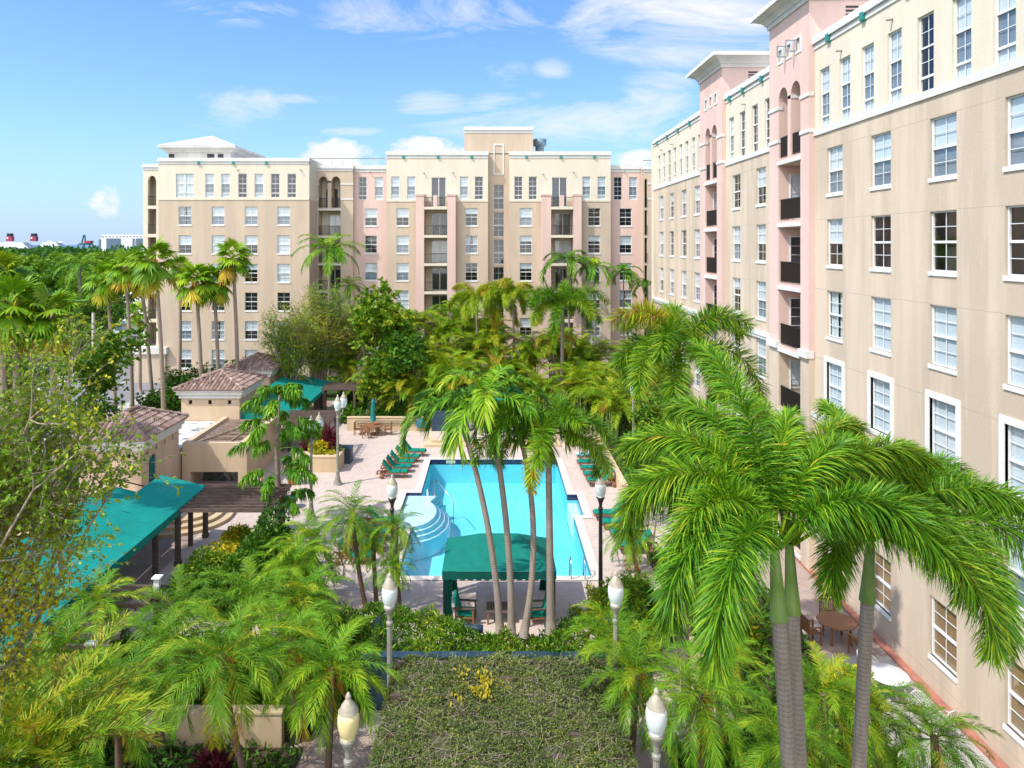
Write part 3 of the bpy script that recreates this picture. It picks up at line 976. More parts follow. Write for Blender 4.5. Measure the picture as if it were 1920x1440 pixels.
def centre_block(pa, pb, tan, cream, door, op, pil):
    Y = 78.0
    u0, u1 = X(pa, Y), X(pb, Y)
    a, b = X(op[0], Y), X(op[1], Y)
    h1 = tan_rows(Y, tan)
    h1.append((a, b, 0, 18.25, 1.5))
    h2 = cream_row(Y, cream)
    d0, d1 = X(door[0], Y), X(door[1], Y)
    h2.append((d0, d1, ZS, 21.75)); h1.append((d0, d1, 18.55, ZS, 0.16))
    back_wall(Y, u0, u1, 0, ZS, h1, 'tan_back'); back_wall(Y, u0, u1, ZS, 23.85, h2, 'cream')
    back_par(Y, u0, u1, 23.85, 24.6)
    for p, q in ((u0, X(pil[0], Y)), (X(pil[3], Y), u1)): mb = MB(); fbox(mb, frB(Y), p, q, ZS - 0.05, ZS + 0.16, -0.05, 0.155); wb(mb, 'string_course', M['cream'], Bb)
    spouts(Bb, frB(Y), [lerp(u0, u1, t) for t in (0.17, 0.51, 0.84)], 0, 23.85)
    window(Bb, 'B', (d0 + d1) / 2, 18.56, Y, d1 - d0, 3.18, 'door', None, None, 'balcony_door')
    for p, q in ((pil[0], pil[1]), (pil[2], pil[3])):
        mb = MB(); fbox(mb, frB(Y), X(p, Y), X(q, Y), 0, 19.7, -0.9, 0.0); wb(mb, 'pilaster', M['pink'], Bb)
        mb = MB(); fbox(mb, frB(Y), X(p, Y) - 0.06, X(q, Y) + 0.06, 19.7, 19.9, -0.96, 0.0); wb(mb, 'pilaster_cap', M['pink'], Bb)
    um = (a + b) / 2
    mb = MB(); fbox(mb, frB(Y), um - 0.28, um + 0.2, 18.5, 19.75, -0.9, -0.7); wb(mb, 'pilaster', M['pink'], Bb)
    sl = [18.5, 15.45, 12.4, 9.35, 6.3, 3.25]
    for s in sl: mb = MB(); fbox(mb, frB(Y), a + 0.004, b - 0.004, s - 0.28, s, -0.92, 1.5); wb(mb, 'balcony_slab', M['cream'], Bb)
    mb = MB(); wall(mb, frB(Y + 1.5), a, b, 0, 18.3); wb(mb, 'balcony_wall', M['cream'], Bb)
    for i, s in enumerate(sl):
        railing(Bb, frB(Y), a + 0.01, b - 0.01, s, -0.84)
        if i: window(Bb, 'B', um + 0.28, s + 0.01, Y + 1.34, 1.75, 2.45, 'door', 'curtain' if (i + int(pa)) % 3 == 0 else None, None, 'balcony_door')
    shell(Bb, frB(Y), u0, u1, 24.6, 12, M['tan_back'], zsplit=ZS, m2=M['cream'], core=1.7)


centre_block(724.5, 915, [755, 884], [741, 771, 870, 898], (809, 836), (796.6, 839.5), (781, 796.6, 839.5, 855))
centre_block(955, 1145, [986, 1114], [972, 999, 1099.5, 1128], (1035, 1063), (1032, 1073.5), (1015, 1032, 1073.5, 1088.5))
# stair recess and its high tower
Y = 79.0
u0, u1 = X(914, Y), X(956, Y)
w0, w1 = X(925, Y), X(945, Y)
hs = []
for k in range(7):
    z = 18.75 - 3.03 * k - 0.42
    hs.append((w0, w1, z, z + 2.72)); window(Bb, 'B', (w0 + w1) / 2, z, Y, w1 - w0, 2.72, 'grid', None, None)
back_wall(Y, u0, u1, -0.5, 24.5, hs, 'tan_back')
shell(Bb, frB(Y), u0, u1, 24.5, 10, M['tan_back'], sides=False)
u0, u1 = X(870.5, Y), X(999.5, Y)
back_wall(Y, u0, u1, 24.4, 26.75, (), 'tan_back')
back_par(Y, u0, u1, 26.75, 27.45)
shell(Bb, frB(Y), u0, u1, 27.45, 6, M['tan_back'], sides=True, core=1.0)
mb = MB()
za, zb = Z(328, Y), Z(270, Y)
for (p, q, r, s) in ((w0, w0 + 0.16, za, zb), (w1 - 0.16, w1, za, zb), (w0 + 0.16, w1 - 0.16, za, za + 0.16), (w0 + 0.16, w1 - 0.16, zb - 0.16, zb)):
    fbox(mb, frB(Y), p, q, r, s, -0.06, 0.01)
wb(mb, 'panel_frame', M['trim'], Bb)
# pink bay at right and the tan end with arches
Y = 78.7
u0, u1 = X(1144.5, Y), X(1206, Y)
hs = tan_rows(Y, [1173]) + cream_row(Y, [1158.5, 1187])
back_wall(Y, u0, u1, 0, 22.4, hs, 'pink'); back_par(Y, u0, u1, 22.4, 23.15)
shell(Bb, frB(Y), u0, u1, 23.15, 12, M['pink'])
Y = 77.6
u0, u1 = X(1206, Y), X(1262, Y)
sl = [18.45, 15.45, 12.45, 9.45, 6.45, 3.45]
o0, o1 = X(1208.5, Y), X(1213.5, Y)
hs = [(o0, o1, sl[0], 21.6, 0.8)] + [(o0, o1, q, p - 0.3, 0.8) for p, q in zip(sl, sl[1:])]
mb = MB(); wall(mb, frB(Y), u0, u1, 0, 22.3, hs, 0.8); arch(mb, frB(Y), o0, o1, 21.3, 21.6, 0.8); wb(mb, 'wall', M['tan_back'], Bb)
for s in sl: railing(Bb, frB(Y), o0, o1, s, -0.05, name='railing')
for z in (19.3, 20.95): mb = MB(); fbox(mb, frB(Y), o1 + 0.02, u1, z, z + 0.16, -0.05, 0.1); wb(mb, 'trim_band', M['trim'], Bb)
back_par(Y, u0, u1, 22.3, 22.95)
shell(Bb, frB(Y), u0, u1, 22.95, 12, M['tan_back'], core=1.2)
# roof plant: cooler and pipe rails
mb = MB(); c = P(1012, 282, 82)
mb.lathe([(0.5, -1.5), (0.5, 0.45), (0.75, 0.5), (0.78, 1.25), (0.6, 1.28)], 18, (c.x, c.y, c.z)); wb(mb, 'roof_cooler', M['vent'], Bb)
mb = MB()
for (p, q, yy) in ((582, 722, 81), (1206, 1225, 79)):
    zt = Z(297, yy) if p < 900 else Z(301, yy)
    mb.tube([(X(p, yy), yy, zt), (X(q, yy), yy, zt)], 0.05, 6)
    for t in np.linspace(0, 1, 8 if p < 900 else 2):
        x = lerp(X(p, yy), X(q, yy), t); mb.tube([(x, yy, 22.4), (x, yy, zt)], 0.035, 5)
wb(mb, 'roof_rail', M['lampcap'], Bb)
mb = MB()
for px, py, Yq in ((446, 318, 74.9), (564, 318, 74.9), (795, 324, 78), (849, 323, 78), (1018, 326, 78), (1075, 322, 78), (694, 322, 78.7), (1170, 320, 78.7)):
    p = P(px, py, Yq); mb = MB(); mb.tube([(p.x, p.y + 0.05, p.z), (p.x, p.y - 0.25, p.z - 0.04)], 0.06, 8); wb(mb, 'drain_spout', M['lampcap'], Bb)
# ================================================================== ground, pool
flat = lambda zz: (lambda u, v, d: (u, v, zz))
PX0, PX1, PY0, PY1 = -4.1, 4.35, 31.05, 47.9
POOL = [(PX0, PX1, PY0, PY1), (-4.95, PX0 + 0.01, 36.2, 41.5), (PX1 - 0.01, 4.9, 38.0, 41.2)]
RING = [(r[0] - 0.42, r[1] + 0.42, r[2] - 0.42, r[3] + 0.42) for r in POOL]
edge_u = sorted({v for r in POOL + RING for v in r[:2]}); edge_v = sorted({v for r in POOL + RING for v in r[2:]})


def sheet(name, rect, z, mat, hole=None, kind='structure', cut=True):
    mb = MB()
    us = [rect[0], rect[1]] + ([u for u in edge_u if rect[0] < u < rect[1]] if cut else [])
    vs = [rect[2], rect[3]] + ([v for v in edge_v if rect[2] < v < rect[3]] if cut else [])
    cells(mb, us, vs, (lambda u, v: not inr(RING, u, v)) if cut else (lambda u, v: True), flat(z))
    return tag(mb.build(name, M[mat]), kind=kind)


gb = MB()
cells(gb, [-9000, -60, -22, 14.25, 60, 9000] + edge_u, [-200, 8, 62, 95, 900] + edge_v, lambda u, v: not inr(POOL, u, v), flat(-0.012))
tag(gb.build('ground', M['ground']), kind='structure')
sb = MB(); sb.quad((-30000, 900, -1.2), (30000, 900, -1.2), (30000, 40000, -1.2), (-30000, 40000, -1.2)); tag(sb.build('sea', M['sea']), kind='structure')
sheet('pool_deck', (-14.6, 9.6, 21.0, 66.0), -0.002, 'deck')
sheet('court_paving', (-24.0, 14.15, 6.0, 21.0), -0.004, 'path', cut=False)
sheet('court_paving', (9.6, 14.15, 21.0, 66.0), -0.003, 'path', cut=False)
sheet('court_paving', (-24.0, -14.6, 21.0, 66.0), -0.005, 'path', cut=False)
sheet('road', (-44.0, -33.0, 20.0, 140.0), 0.0, 'asphalt', cut=False)
mb = MB(); mb.box(-33.0, -30.6, 20, 140, -0.01, 0.12); mb.box(-46.6, -44.0, 20, 140, -0.01, 0.12); tag(mb.build('sidewalk', M['sidewalk']), kind='structure')
mb = MB()
for k in range(18): mb.box(-38.6, -38.45, 22 + k * 6.5, 25 + k * 6.5, 0.003, 0.007)
tag(mb.build('road_marking', M['white']), kind='structure')

M['steppale'] = simple('pale_step_plaster', (0.52, 0.72, 0.78), 0.6, 0.06, 3)
M['stepline'] = simple('step_edge_tile', (0.05, 0.20, 0.33), 0.4, 0.1, 8)
pool = thing('swimming_pool', 'rectangular turquoise swimming pool with curved corner steps and navy tile edge', 'swimming pool', (0, 39.5, 0))
out = [(PX0, PY0), (PX1, PY0), (PX1, 38.0), (4.9, 38.0), (4.9, 41.2), (PX1, 41.2), (PX1, PY1), (PX0, PY1), (PX0, 41.5), (-4.95, 41.5), (-4.95, 36.2), (PX0, 36.2)]
mb, mt = MB(), MB()
for i, p in enumerate(out):
    q = out[(i + 1) % len(out)]
    mb.quad((*p, -1.6), (*q, -1.6), (*q, -0.33), (*p, -0.33)); mt.quad((*p, -0.33), (*q, -0.33), (*q, 0.0), (*p, 0.0))
for r in POOL: mb.quad((r[0], r[2], -1.6), (r[1], r[2], -1.6), (r[1], r[3], -1.6), (r[0], r[3], -1.6))
wb(mb, 'basin', M['pool'], pool); wb(mt, 'tile_band', M['navy'], pool)
mb = MB()
cells(mb, edge_u, edge_v, lambda u, v: inr(RING, u, v) and not inr(POOL, u, v), flat(0.022))
for i, p in enumerate(out):
    q = out[(i + 1) % len(out)]; mb.quad((*p, 0), (*q, 0), (*q, 0.022), (*p, 0.022))
wb(mb, 'coping', M['coping'], pool)
sx, sy = -4.2, 38.9
for i, (ax, ay, z) in enumerate(((1.2, 2.1, -0.17), (1.42, 2.35, -0.35), (1.64, 2.6, -0.53), (1.86, 2.85, -0.72))):
    poly = [(-4.1, 41.48), (sx + 0.2 + ax * 0.72, 41.48)]
    for k in range(0, 8):
        a = lerp(R(52), R(-78), k / 7); poly.append((sx + 0.0 + ax * math.cos(a) * 1.05, sy + ay * math.sin(a) * 0.98))
    poly += [(-4.1, sy - ay)]
    if z > -0.3: poly = [(-4.94, 41.49)] + poly[1:-1] + [(-4.1, sy - ay), (-4.1, 36.25), (-4.94, 36.25)]
    mb = MB(); mb.prism(poly, -1.58 + 0.004 * i, z); mb.m = [0 if k_ == 1 else 1 for k_ in range(len(mb.m))]; wb(mb, 'pool_step', [M['steptile'] if i == 0 else M['steppale'], M['pool']], pool)
    mb = MB()
    for p, q in zip(poly[1:-3 if z > -0.3 else -1], poly[2:]):
        d_ = Vector((q[1] - p[1], -(q[0] - p[0]))).normalized() * -0.07
        mb.quad((p[0], p[1], z + 0.004), (q[0], q[1], z + 0.004), (q[0] - d_[0], q[1] - d_[1], z + 0.004), (p[0] - d_[0], p[1] - d_[1], z + 0.004))
    wb(mb, 'step_edge', M['stepline'], pool)
mb = MB(); mb.prism([(PX1 + 0.003, 38.02), (4.88, 38.02), (4.88, 41.18), (PX1 + 0.003, 41.18)], -1.5, -0.5); wb(mb, 'pool_step', M['steptile'], pool)
mb = MB()
mb.tube([(-3.3, 41.1, -0.25), (-3.3, 41.1, 0.86), (-3.0, 40.7, 0.84), (-2.1, 39.4, 0.25), (-2.1, 39.4, -0.9)], 0.024, 8)
mb.tube([(-3.55, 39.6, -0.25), (-3.55, 39.6, 0.86)], 0.024, 8)
wb(mb, 'handrail', M['chrome'], pool)
for x in (3.42, 4.02):
    mb = MB(); mb.tube([(x, PY0 + 0.35, -0.9), (x, PY0 + 0.3, 0.55), (x, PY0 + 0.12, 0.8), (x, PY0 - 0.15, 0.78), (x, PY0 - 0.3, 0.55), (x, PY0 - 0.32, 0.02)], 0.026, 8)
    wb(mb, 'ladder_rail', M['chrome'], pool)
mb = MB(); mb.tube([(3.7, PY1 - 0.3, -0.9), (3.7, PY1 - 0.25, 0.6), (3.7, PY1, 0.85), (3.7, PY1 + 0.35, 0.6), (3.7, PY1 + 0.37, 0.02)], 0.026, 8); wb(mb, 'ladder_rail', M['chrome'], pool)


def text_mesh(s, size, mat, name):
    cu = bpy.data.curves.new(name, 'FONT'); cu.body = s; cu.size = size; cu.align_x = 'CENTER'; cu.align_y = 'CENTER'
    o = bpy.data.objects.new(name, cu); COL.objects.link(o)
    dg = bpy.context.evaluated_depsgraph_get(); me = bpy.data.meshes.new_from_object(o.evaluated_get(dg))
    me.materials.clear(); me.materials.append(mat); bpy.data.objects.remove(o)
    return me


mb = MB(); mb.box(-3.05, -2.45, PY1 - 0.012, PY1 - 0.002, -0.25, -0.07); mk = wb(mb, 'depth_marker', M['white'], pool)
tm = link('lettering', text_mesh('6 FT 0 IN', 0.115, M['rail'], 'lettering'), mk, Vector((-2.75, PY1 - 0.016, -0.16)))
tm.rotation_euler = (PI / 2, 0, 0)
w = MB(); cells(w, edge_u, edge_v, lambda u, v: inr(POOL, u, v), flat(-0.10))
tag(w.build('water', M['water']), kind='structure')

# terrace with two steps behind the pool
mb = MB()
x0, x1 = -4.85, 4.9
mb.prism([(x0, 50.8), (x1, 50.8), (x1 + 0.0, 62), (x0, 62)], -0.01, 0.17); mb.prism([(x0 + 0.55, 51.35), (x1 - 0.55, 51.35), (x1 - 0.2, 52.2), (x1 - 0.2, 61.9), (x0 + 0.2, 61.9), (x0 + 0.2, 52.2)], 0.17, 0.34)
st = thing('terrace_steps', 'two broad cream steps up to the paved terrace behind the pool', 'steps', (0, 50.8, 0))
wb(mb, 'step', M['lowwall'], st)
mb = MB(); mb.prism([(x0 + 0.85, 51.75), (x1 - 0.85, 51.75), (x1 - 0.45, 52.35), (x1 - 0.45, 61.8), (x0 + 0.45, 61.8), (x0 + 0.45, 52.35)], 0.30, 0.345); wb(mb, 'paving', M['deck'], st)


def low_wall(label, boxes, mat='lowwall', name='garden_wall', cap=0.06, cat='wall'):
    b = boxes[0]
    t = thing(name, label, cat, ((b[0] + b[1]) / 2, b[2], 0))
    mb, mc = MB(), MB()
    for x0, x1, y0, y1, z in boxes:
        mb.box(x0, x1, y0, y1, -0.01, z); mc.box(x0 - 0.03, x1 + 0.03, y0 - 0.03, y1 + 0.03, z, z + cap)
    wb(mb, 'wall_body', M[mat], t); wb(mc, 'coping', M[mat], t)
    return t


def bed(boxes, z=0.35):
    mb = MB()
    for x0, x1, y0, y1 in boxes: mb.box(x0, x1, y0, y1, -0.02, z)
    tag(mb.build('soil', M['soil']), kind='structure')


low_wall('long low tan wall behind the umbrella table with a pipe rail along it', [(-11.2, -4.95, 55.3, 55.6, 1.0)])
mb = MB()
for z in (0.62, 0.78): mb.tube([(-10.5, 55.22, z), (-5.6, 55.22, z)], 0.025, 6)
tag(mb.build('pipe_rail', M['chrome']), 'double steel pipe rail fixed along the low tan wall', 'rail')
bed([(-11.2, -4.95, 55.6, 66.5)], 0.8)
low_wall('tan planter box of yellow croton and red shrubs left of the pool', [(-12.6, -9.7, 45.2, 47.0, 0.95)])
low_wall('slate blue painted wall at the left of the far terrace', [(-4.55, -1.7, 53.9, 54.2, 1.75)], 'slate')
bed([(-4.6, 5.2, 62.0, 76)], 0.5)
low_wall('tan planter wall along the bottom of the left palm bed', [(-10.4, -6.0, 20.4, 20.7, 1.0)])
bed([(-15.0, -5.3, 20.7, 25.8)], 0.25); bed([(-22.0, -5.4, 8.0, 20.38)], 0.06)
low_wall('tan retaining wall right of the pool below the leafy shrubs', [(5.4, 5.7, 50.8, 54.0, 0.9), (7.4, 7.7, 40.5, 54, 0.75)])
bed([(7.7, 12.4, 40.5, 66.0)], 0.55)
low_wall('slate blue planter wall holding the green hedge in front of the cabana', [(-4.0, 4.2, 22.1, 22.35, 1.62), (-4.0, -3.75, 22.35, 25.2, 1.3), (3.95, 4.2, 22.35, 25.2, 1.3)], 'slate')
bed([(-3.75, 3.95, 22.35, 23.5)], 1.15)
mb = MB()
pts = [(-2.5 + 2.2 * t, 25.75 - 1.05 * math.sin(t * PI * 0.5), 1.12) for t in np.linspace(0, 1, 10)]
mb.tube(pts, 0.14, 8); tag(mb.build('curved_planter', M['slate']), 'curved slate blue planter rim below the cabana chair', 'planter')
low_wall('curving tan path edging between the herringbone path and the right bed', [(6.9, 7.15, 19.5, 27.5, 0.45)])
bed([(7.15, 11.2, 12.0, 33.0)], 0.2); bed([(5.0, 6.9, 10.0, 20.5)], 0.12); bed([(5.0, 6.6, 25.8, 30.5)], 0.12)
# right-hand path edge, curb and pale strip
mb = MB(); mb.box(13.9, 14.17, 8, 62, 0.0, 0.09); tag(mb.build('red_kerb', M['curb']), kind='structure')
mb = MB(); mb.quad((11.3, 8, 0.004), (13.9, 8, 0.004), (13.9, 25, 0.004), (11.3, 25, 0.004)); tag(mb.build('pavement', M['pale']), kind='structure')

# ------------------------------------------------------------------ hip roofs with barrel tiles


def tile_roof(name, x0, x1, y0, y1, ze, zt, parent):
    V, Q, T = [], [], []
    rg = random.Random(int(x0 * 10))
    wx, wy = x1 - x0, y1 - y0
    run = min(wx, wy) / 2
    rise = zt - ze
    sl = math.hypot(run, rise)
    base = MB()
    if wx < wy: r0, r1 = (x0 + run, y0 + run), (x0 + run, y1 - run)
    else: r0, r1 = (x0 + run, y0 + run), (x1 - run, y0 + run)
    e = [(x0, y0, ze), (x1, y0, ze), (x1, y1, ze), (x0, y1, ze), (*r0, zt), (*r1, zt)]
    base.add(e, [(0, 1, 4), (2, 3, 5), (1, 2, 5, 4), (3, 0, 4, 5)] if wx < wy else [(0, 1, 5, 4), (2, 3, 4, 5), (1, 2, 5), (3, 0, 4)])
    sides = [((x0, y0), (1, 0), (0, 1), wx), ((x1, y0), (0, 1), (-1, 0), wy), ((x1, y1), (-1, 0), (0, -1), wx), ((x0, y1), (0, -1), (1, 0), wy)]
    n = 5
    def tile(cs, t, i, up, s0, s1, rad, lift, tint):
        b = len(V)
        for s, lf, rr_ in ((s0, lift, rad), (s1, 0.0, rad * 0.86)):
            for k in range(n + 1):
                a = PI * k / n
                off = -math.cos(a) * rr_; hh = math.sin(a) * rr_ * 0.8 + 0.012 + lf
                V.append((cs[0] + t[0] * off + i[0] * s, cs[1] + t[1] * off + i[1] * s, cs[2] + hh + up * s)); T.append(tint)
        for k in range(n): Q.append((b + k, b + k + 1, b + n + 2 + k, b + n + 1 + k))
        for k in range(1, n, 2): Q.append((b, b + k, b + k + 1, b + min(k + 2, n)))
    pitch, row = 0.25, 0.38
    up = rise / run
    for (o, t, i, L) in sides:
        m = int(L / pitch)
        for c in range(m):
            s = (c + 0.5) * L / m
            mx = min(s, L - s, run)
            k = 0
            while k * row * run / sl < mx - 0.05:
                a = k * row * run / sl - (0.06 if k == 0 else 0); bb = min((k + 1) * row * run / sl + 0.03, mx + 0.06)
                tile((o[0] + t[0] * s, o[1] + t[1] * s, ze), t, i, up, a, bb, pitch * 0.5, 0.045, min(1, max(0, rg.gauss(0.5, 0.24))))
                k += 1
    # hip and ridge caps
    hips = [((x0, y0), r0), ((x1, y0), r0 if wx < wy else r1), ((x1, y1), r1), ((x0, y1), r1 if wx < wy else r0)]
    for p, q in hips:
        d = Vector((q[0] - p[0], q[1] - p[1])); Lh = d.length; d /= Lh
        m = int(Lh / 0.42)
        for k in range(m + 1):
            a, bb = k * Lh / m - 0.02, min((k + 1) * Lh / m + 0.03, Lh)
            tile((p[0], p[1], ze + 0.06), (-d.y, d.x), (d.x, d.y), rise / Lh, a, bb, 0.15, 0.05, min(1, max(0, rg.gauss(0.55, 0.2))))
    d = Vector((r1[0] - r0[0], r1[1] - r0[1])); Lh = d.length
    if Lh > 0.1:
        d /= Lh
        for k in range(int(Lh / 0.4) + 1): tile((r0[0], r0[1], zt + 0.05), (-d.y, d.x), (d.x, d.y), 0, k * 0.4, min(k * 0.4 + 0.44, Lh + 0.1), 0.16, 0.04, rg.random())
    nb = len(V)
    V += base.v; T += [0.1] * len(base.v)
    Q += [tuple(nb + j for j in f) for f in base.f]
    me = bpy.data.meshes.new(name); me.from_pydata(V, [], [tuple(dict.fromkeys(q)) for q in Q if len(set(q)) > 2]); me.materials.append(M['tile'])
    at = me.attributes.new('tint', 'FLOAT', 'POINT'); at.data.foreach_set('value', T)
    me.update()
    return link(name, me, parent, -parent.location)


def pool_house(label, x0, x1, y0, y1, ze, zt, lattice=None):
    t = thing('pool_house', label, 'pool house', ((x0 + x1) / 2, (y0 + y1) / 2, 0))
    i = 0.38
    mb = MB()
    holes = [lattice] if lattice else []
    a0, a1, b0, b1 = x0 + i, x1 - i, y0 + i, y1 - i
    vents = [(y, y + 0.22, ze - 1.0, ze - 0.72, 0.15) for y in np.linspace(b0 + 0.6, b1 - 0.9, 4)]
    wall(mb, lambda u, z, d: (a1 - d, u, z), b0, b1, 0, ze - 0.3, holes + vents, 0.18)
    v2 = [(u, u + 0.24, ze - 1.0, ze - 0.72, 0.15) for u in np.linspace(a0 + 0.5, a1 - 0.8, 3)]
    wall(mb, lambda u, z, d: (u, b0 + d, z), a0, a1, 0, ze - 0.3, v2, 0.15)
    mb.quad((a0, b0, 0), (a0, b1, 0), (a0, b1, ze - 0.3), (a0, b0, ze - 0.3)); mb.quad((a0, b1, 0), (a1, b1, 0), (a1, b1, ze - 0.3), (a0, b1, ze - 0.3))
    if lattice: arch(mb, lambda u, z, d: (a1 - d, u, z), lattice[0], lattice[1], lattice[3] - 0.4, lattice[3], 0.18)
    wb(mb, 'wall', M['house'], t)
    mb = MB(); mb.box(a0 + 0.3, a1 - 0.3, b0 + 0.3, b1 - 0.3, 0, ze - 0.4); wb(mb, 'dark_core', M['dark'], t)  # added dark filling so the openings look unlit inside
    mb = MB()
    pr = [(i - 0.01, ze - 0.58), (i - 0.12, ze - 0.58), (i - 0.12, ze - 0.36), (i - 0.24, ze - 0.32), (i - 0.24, ze - 0.14), (0.02, ze - 0.06), (0.02, ze - 0.01), (i, ze - 0.01)]
    vs = [p for o, z in pr for p in ((x0 + o, y0 + o, z), (x1 - o, y0 + o, z), (x1 - o, y1 - o, z), (x0 + o, y1 - o, z))]
    mb.add(vs, [(4 * k + j, 4 * k + (j + 1) % 4, 4 * k + 4 + (j + 1) % 4, 4 * k + 4 + j) for k in range(len(pr) - 1) for j in range(4)])
    wb(mb, 'cornice', M['trim'], t)
    tile_roof('roof', x0, x1, y0, y1, ze, zt, t)
    if lattice:
        mb = MB()
        u0, u1, z0, z1 = lattice[:4]
        for k in range(-12, 13):
            for sg in (-1, 1):
                c = (u0 + u1) / 2 + k * 0.16
                pa, pb = None, None
                pts = []
                for s in np.linspace(-1.2, 1.2, 49):
                    uu, zz = c + s, (z0 + z1) / 2 + sg * s
                    if u0 < uu < u1 and z0 < zz < z1: pts.append((uu, zz))
                if len(pts) > 2: mb.bar((a1 - 0.1, pts[0][0], pts[0][1]), (a1 - 0.1, pts[-1][0], pts[-1][1]), 0.035)
        wb(mb, 'lattice_window', M['umbrella'], t)
    return t


pool_house('near pool house with clay tile hip roof and arched blue lattice window', -21.8, -17.8, 36.7, 41.9, 4.3, 5.25, (37.9, 38.8, 1.7, 3.2, 0.18))
pool_house('middle pool house with clay tile hip roof behind the aerial mast', -21.4, -16.7, 48.0, 53.0, 4.6, 5.5)
pool_house('far pool house, its tiled roof half hidden behind the grey leafless tree', -21.6, -17.6, 57.5, 62.0, 4.3, 5.2)
# flat roof, aerial, slatted court
fl = thing('flat_roof_building', 'low building with a stained white flat roof between two tiled pool houses', 'building', (-19.8, 45, 0))
mb = MB(); mb.box(-21.6, -18.3, 41.9, 48.3, 0, 2.42); wb(mb, 'wall', M['house'], fl)


def stained():
    m, nt, b = nm('stained_white_roof')
    tc = N(nt, 'ShaderNodeTexCoord').outputs['Object']
    f = noise(nt, tc, 0.9, 6, 0.7)
    nt.links.new(ramp(nt, f, [(0.36, (0.10, 0.10, 0.10)), (0.45, (0.5, 0.5, 0.49)), (0.55, (0.72, 0.72, 0.71))]), b.inputs['Base Color'])
    b.inputs['Roughness'].default_value = 0.8
    return m


mb = MB(); mb.box(-21.6, -18.3, 41.9, 48.3, 2.424, 2.47); wb(mb, 'roof', stained(), fl)
p = G(394, 786, 2.5)
an = thing('aerial_mast', 'thin steel aerial mast standing on the white flat roof', 'aerial', (p.x, p.y, 2.47))
mb = MB(); mb.tube([(0, 0, 0), (0, 0, 3.9)], 0.028, 6); link('mast', mb.mesh('mast', M['lampgrey']), an)
mb = MB()
for k in range(3): a = k * 2.1; mb.tube([(0, 0, 0.8), (0.45 * math.cos(a), 0.45 * math.sin(a), 0)], 0.02, 5)
link('mast_stay', mb.mesh('mast_stay', M['chrome']), an)
mb = MB(); mb.box(-0.25, 0.25, -0.2, 0.2, 0.35, 0.6); mb.tube([(0, 0, 3.9), (0, 0, 4.7)], 0.028, 6); link('aerial_head', mb.mesh('aerial_head', M['lampcap']), an)
tr = thing('trellis_court', 'tan walled court roofed with weathered crossed trellis slats', 'pergola', (-16.3, 42, 0))
mb = MB()
mb.box(-18.2, -14.4, 42.0, 42.32, 1.05, 2.75); mb.box(-18.2, -17.86, 42.32, 49.4, 0, 2.75); mb.box(-14.9, -14.55, 42.32, 49.4, 0, 2.74)
mb.box(-17.86, -14.9, 49.1, 49.4, 0, 2.73); mb.box(-18.2, -17.7, 41.98, 42.34, 0, 1.05); mb.box(-14.9, -14.4, 41.98, 42.34, 0, 1.05)
wb(mb, 'wall', M['house'], tr)
mb = MB()
for k in range(26):
    y = 42.6 + k * 0.26; mb.bar((-17.86, y, 2.56), (-14.9, y + 0.9 * math.sin(k * 1.7) * 0.25, 2.58), 0.06, 0.05)
mb.bar((-17.5, 42.6, 2.66), (-15.1, 48.9, 2.66), 0.09, 0.06); mb.bar((-15.6, 42.5, 2.67), (-15.6, 48.9, 2.67), 0.08, 0.06)
for k in range(5): mb.bar((-17.86, 43.2 + k * 1.3, 2.47), (-14.9, 43.2 + k * 1.3, 2.47), 0.08, 0.08)
wb(mb, 'slat', M['trellis'], tr)
mb = MB(); mb.box(-17.6, -14.9, 43.6, 43.8, 0, 1.3); tag(mb.build('stone_wall', M['darkstone']), 'dark mosaic stone wall under the trellis court', 'wall')
mb = MB(); mb.box(-14.2, -13.2, 40.4, 41.2, 0, 0.9); mb.box(-14.28, -13.12, 40.32, 41.28, 0.9, 1.0); tag(mb.build('pedestal', simple('salmon_stucco', (0.56, 0.35, 0.28), 0.85, 0.08, 3)), 'square salmon pedestal below the trellis court', 'pedestal')
# curved steps
ar = thing('curved_steps', 'three quarter-round brown steps at the corner of the near awning', 'steps', (-15.4, 37.2, 0))
for i, (r_, z) in enumerate(((2.5, 0.16), (2.05, 0.32), (1.6, 0.48))):
    mb = MB(); mb.prism([(-16.2, 37.6)] + [(-16.2 + r_ * math.cos(a), 37.6 + r_ * math.sin(a)) for a in np.linspace(R(-95), R(20), 14)], -0.01 if i == 0 else z - 0.16, z)
    wb(mb, 'step', M['lowwall'], ar)
mb = MB(); mb.box(-17.4, -16.9, 33.2, 37.2, 0, 2.3); tag(mb.build('garden_wall', M['house']), 'tan wall standing in the shade under the near awning', 'wall')


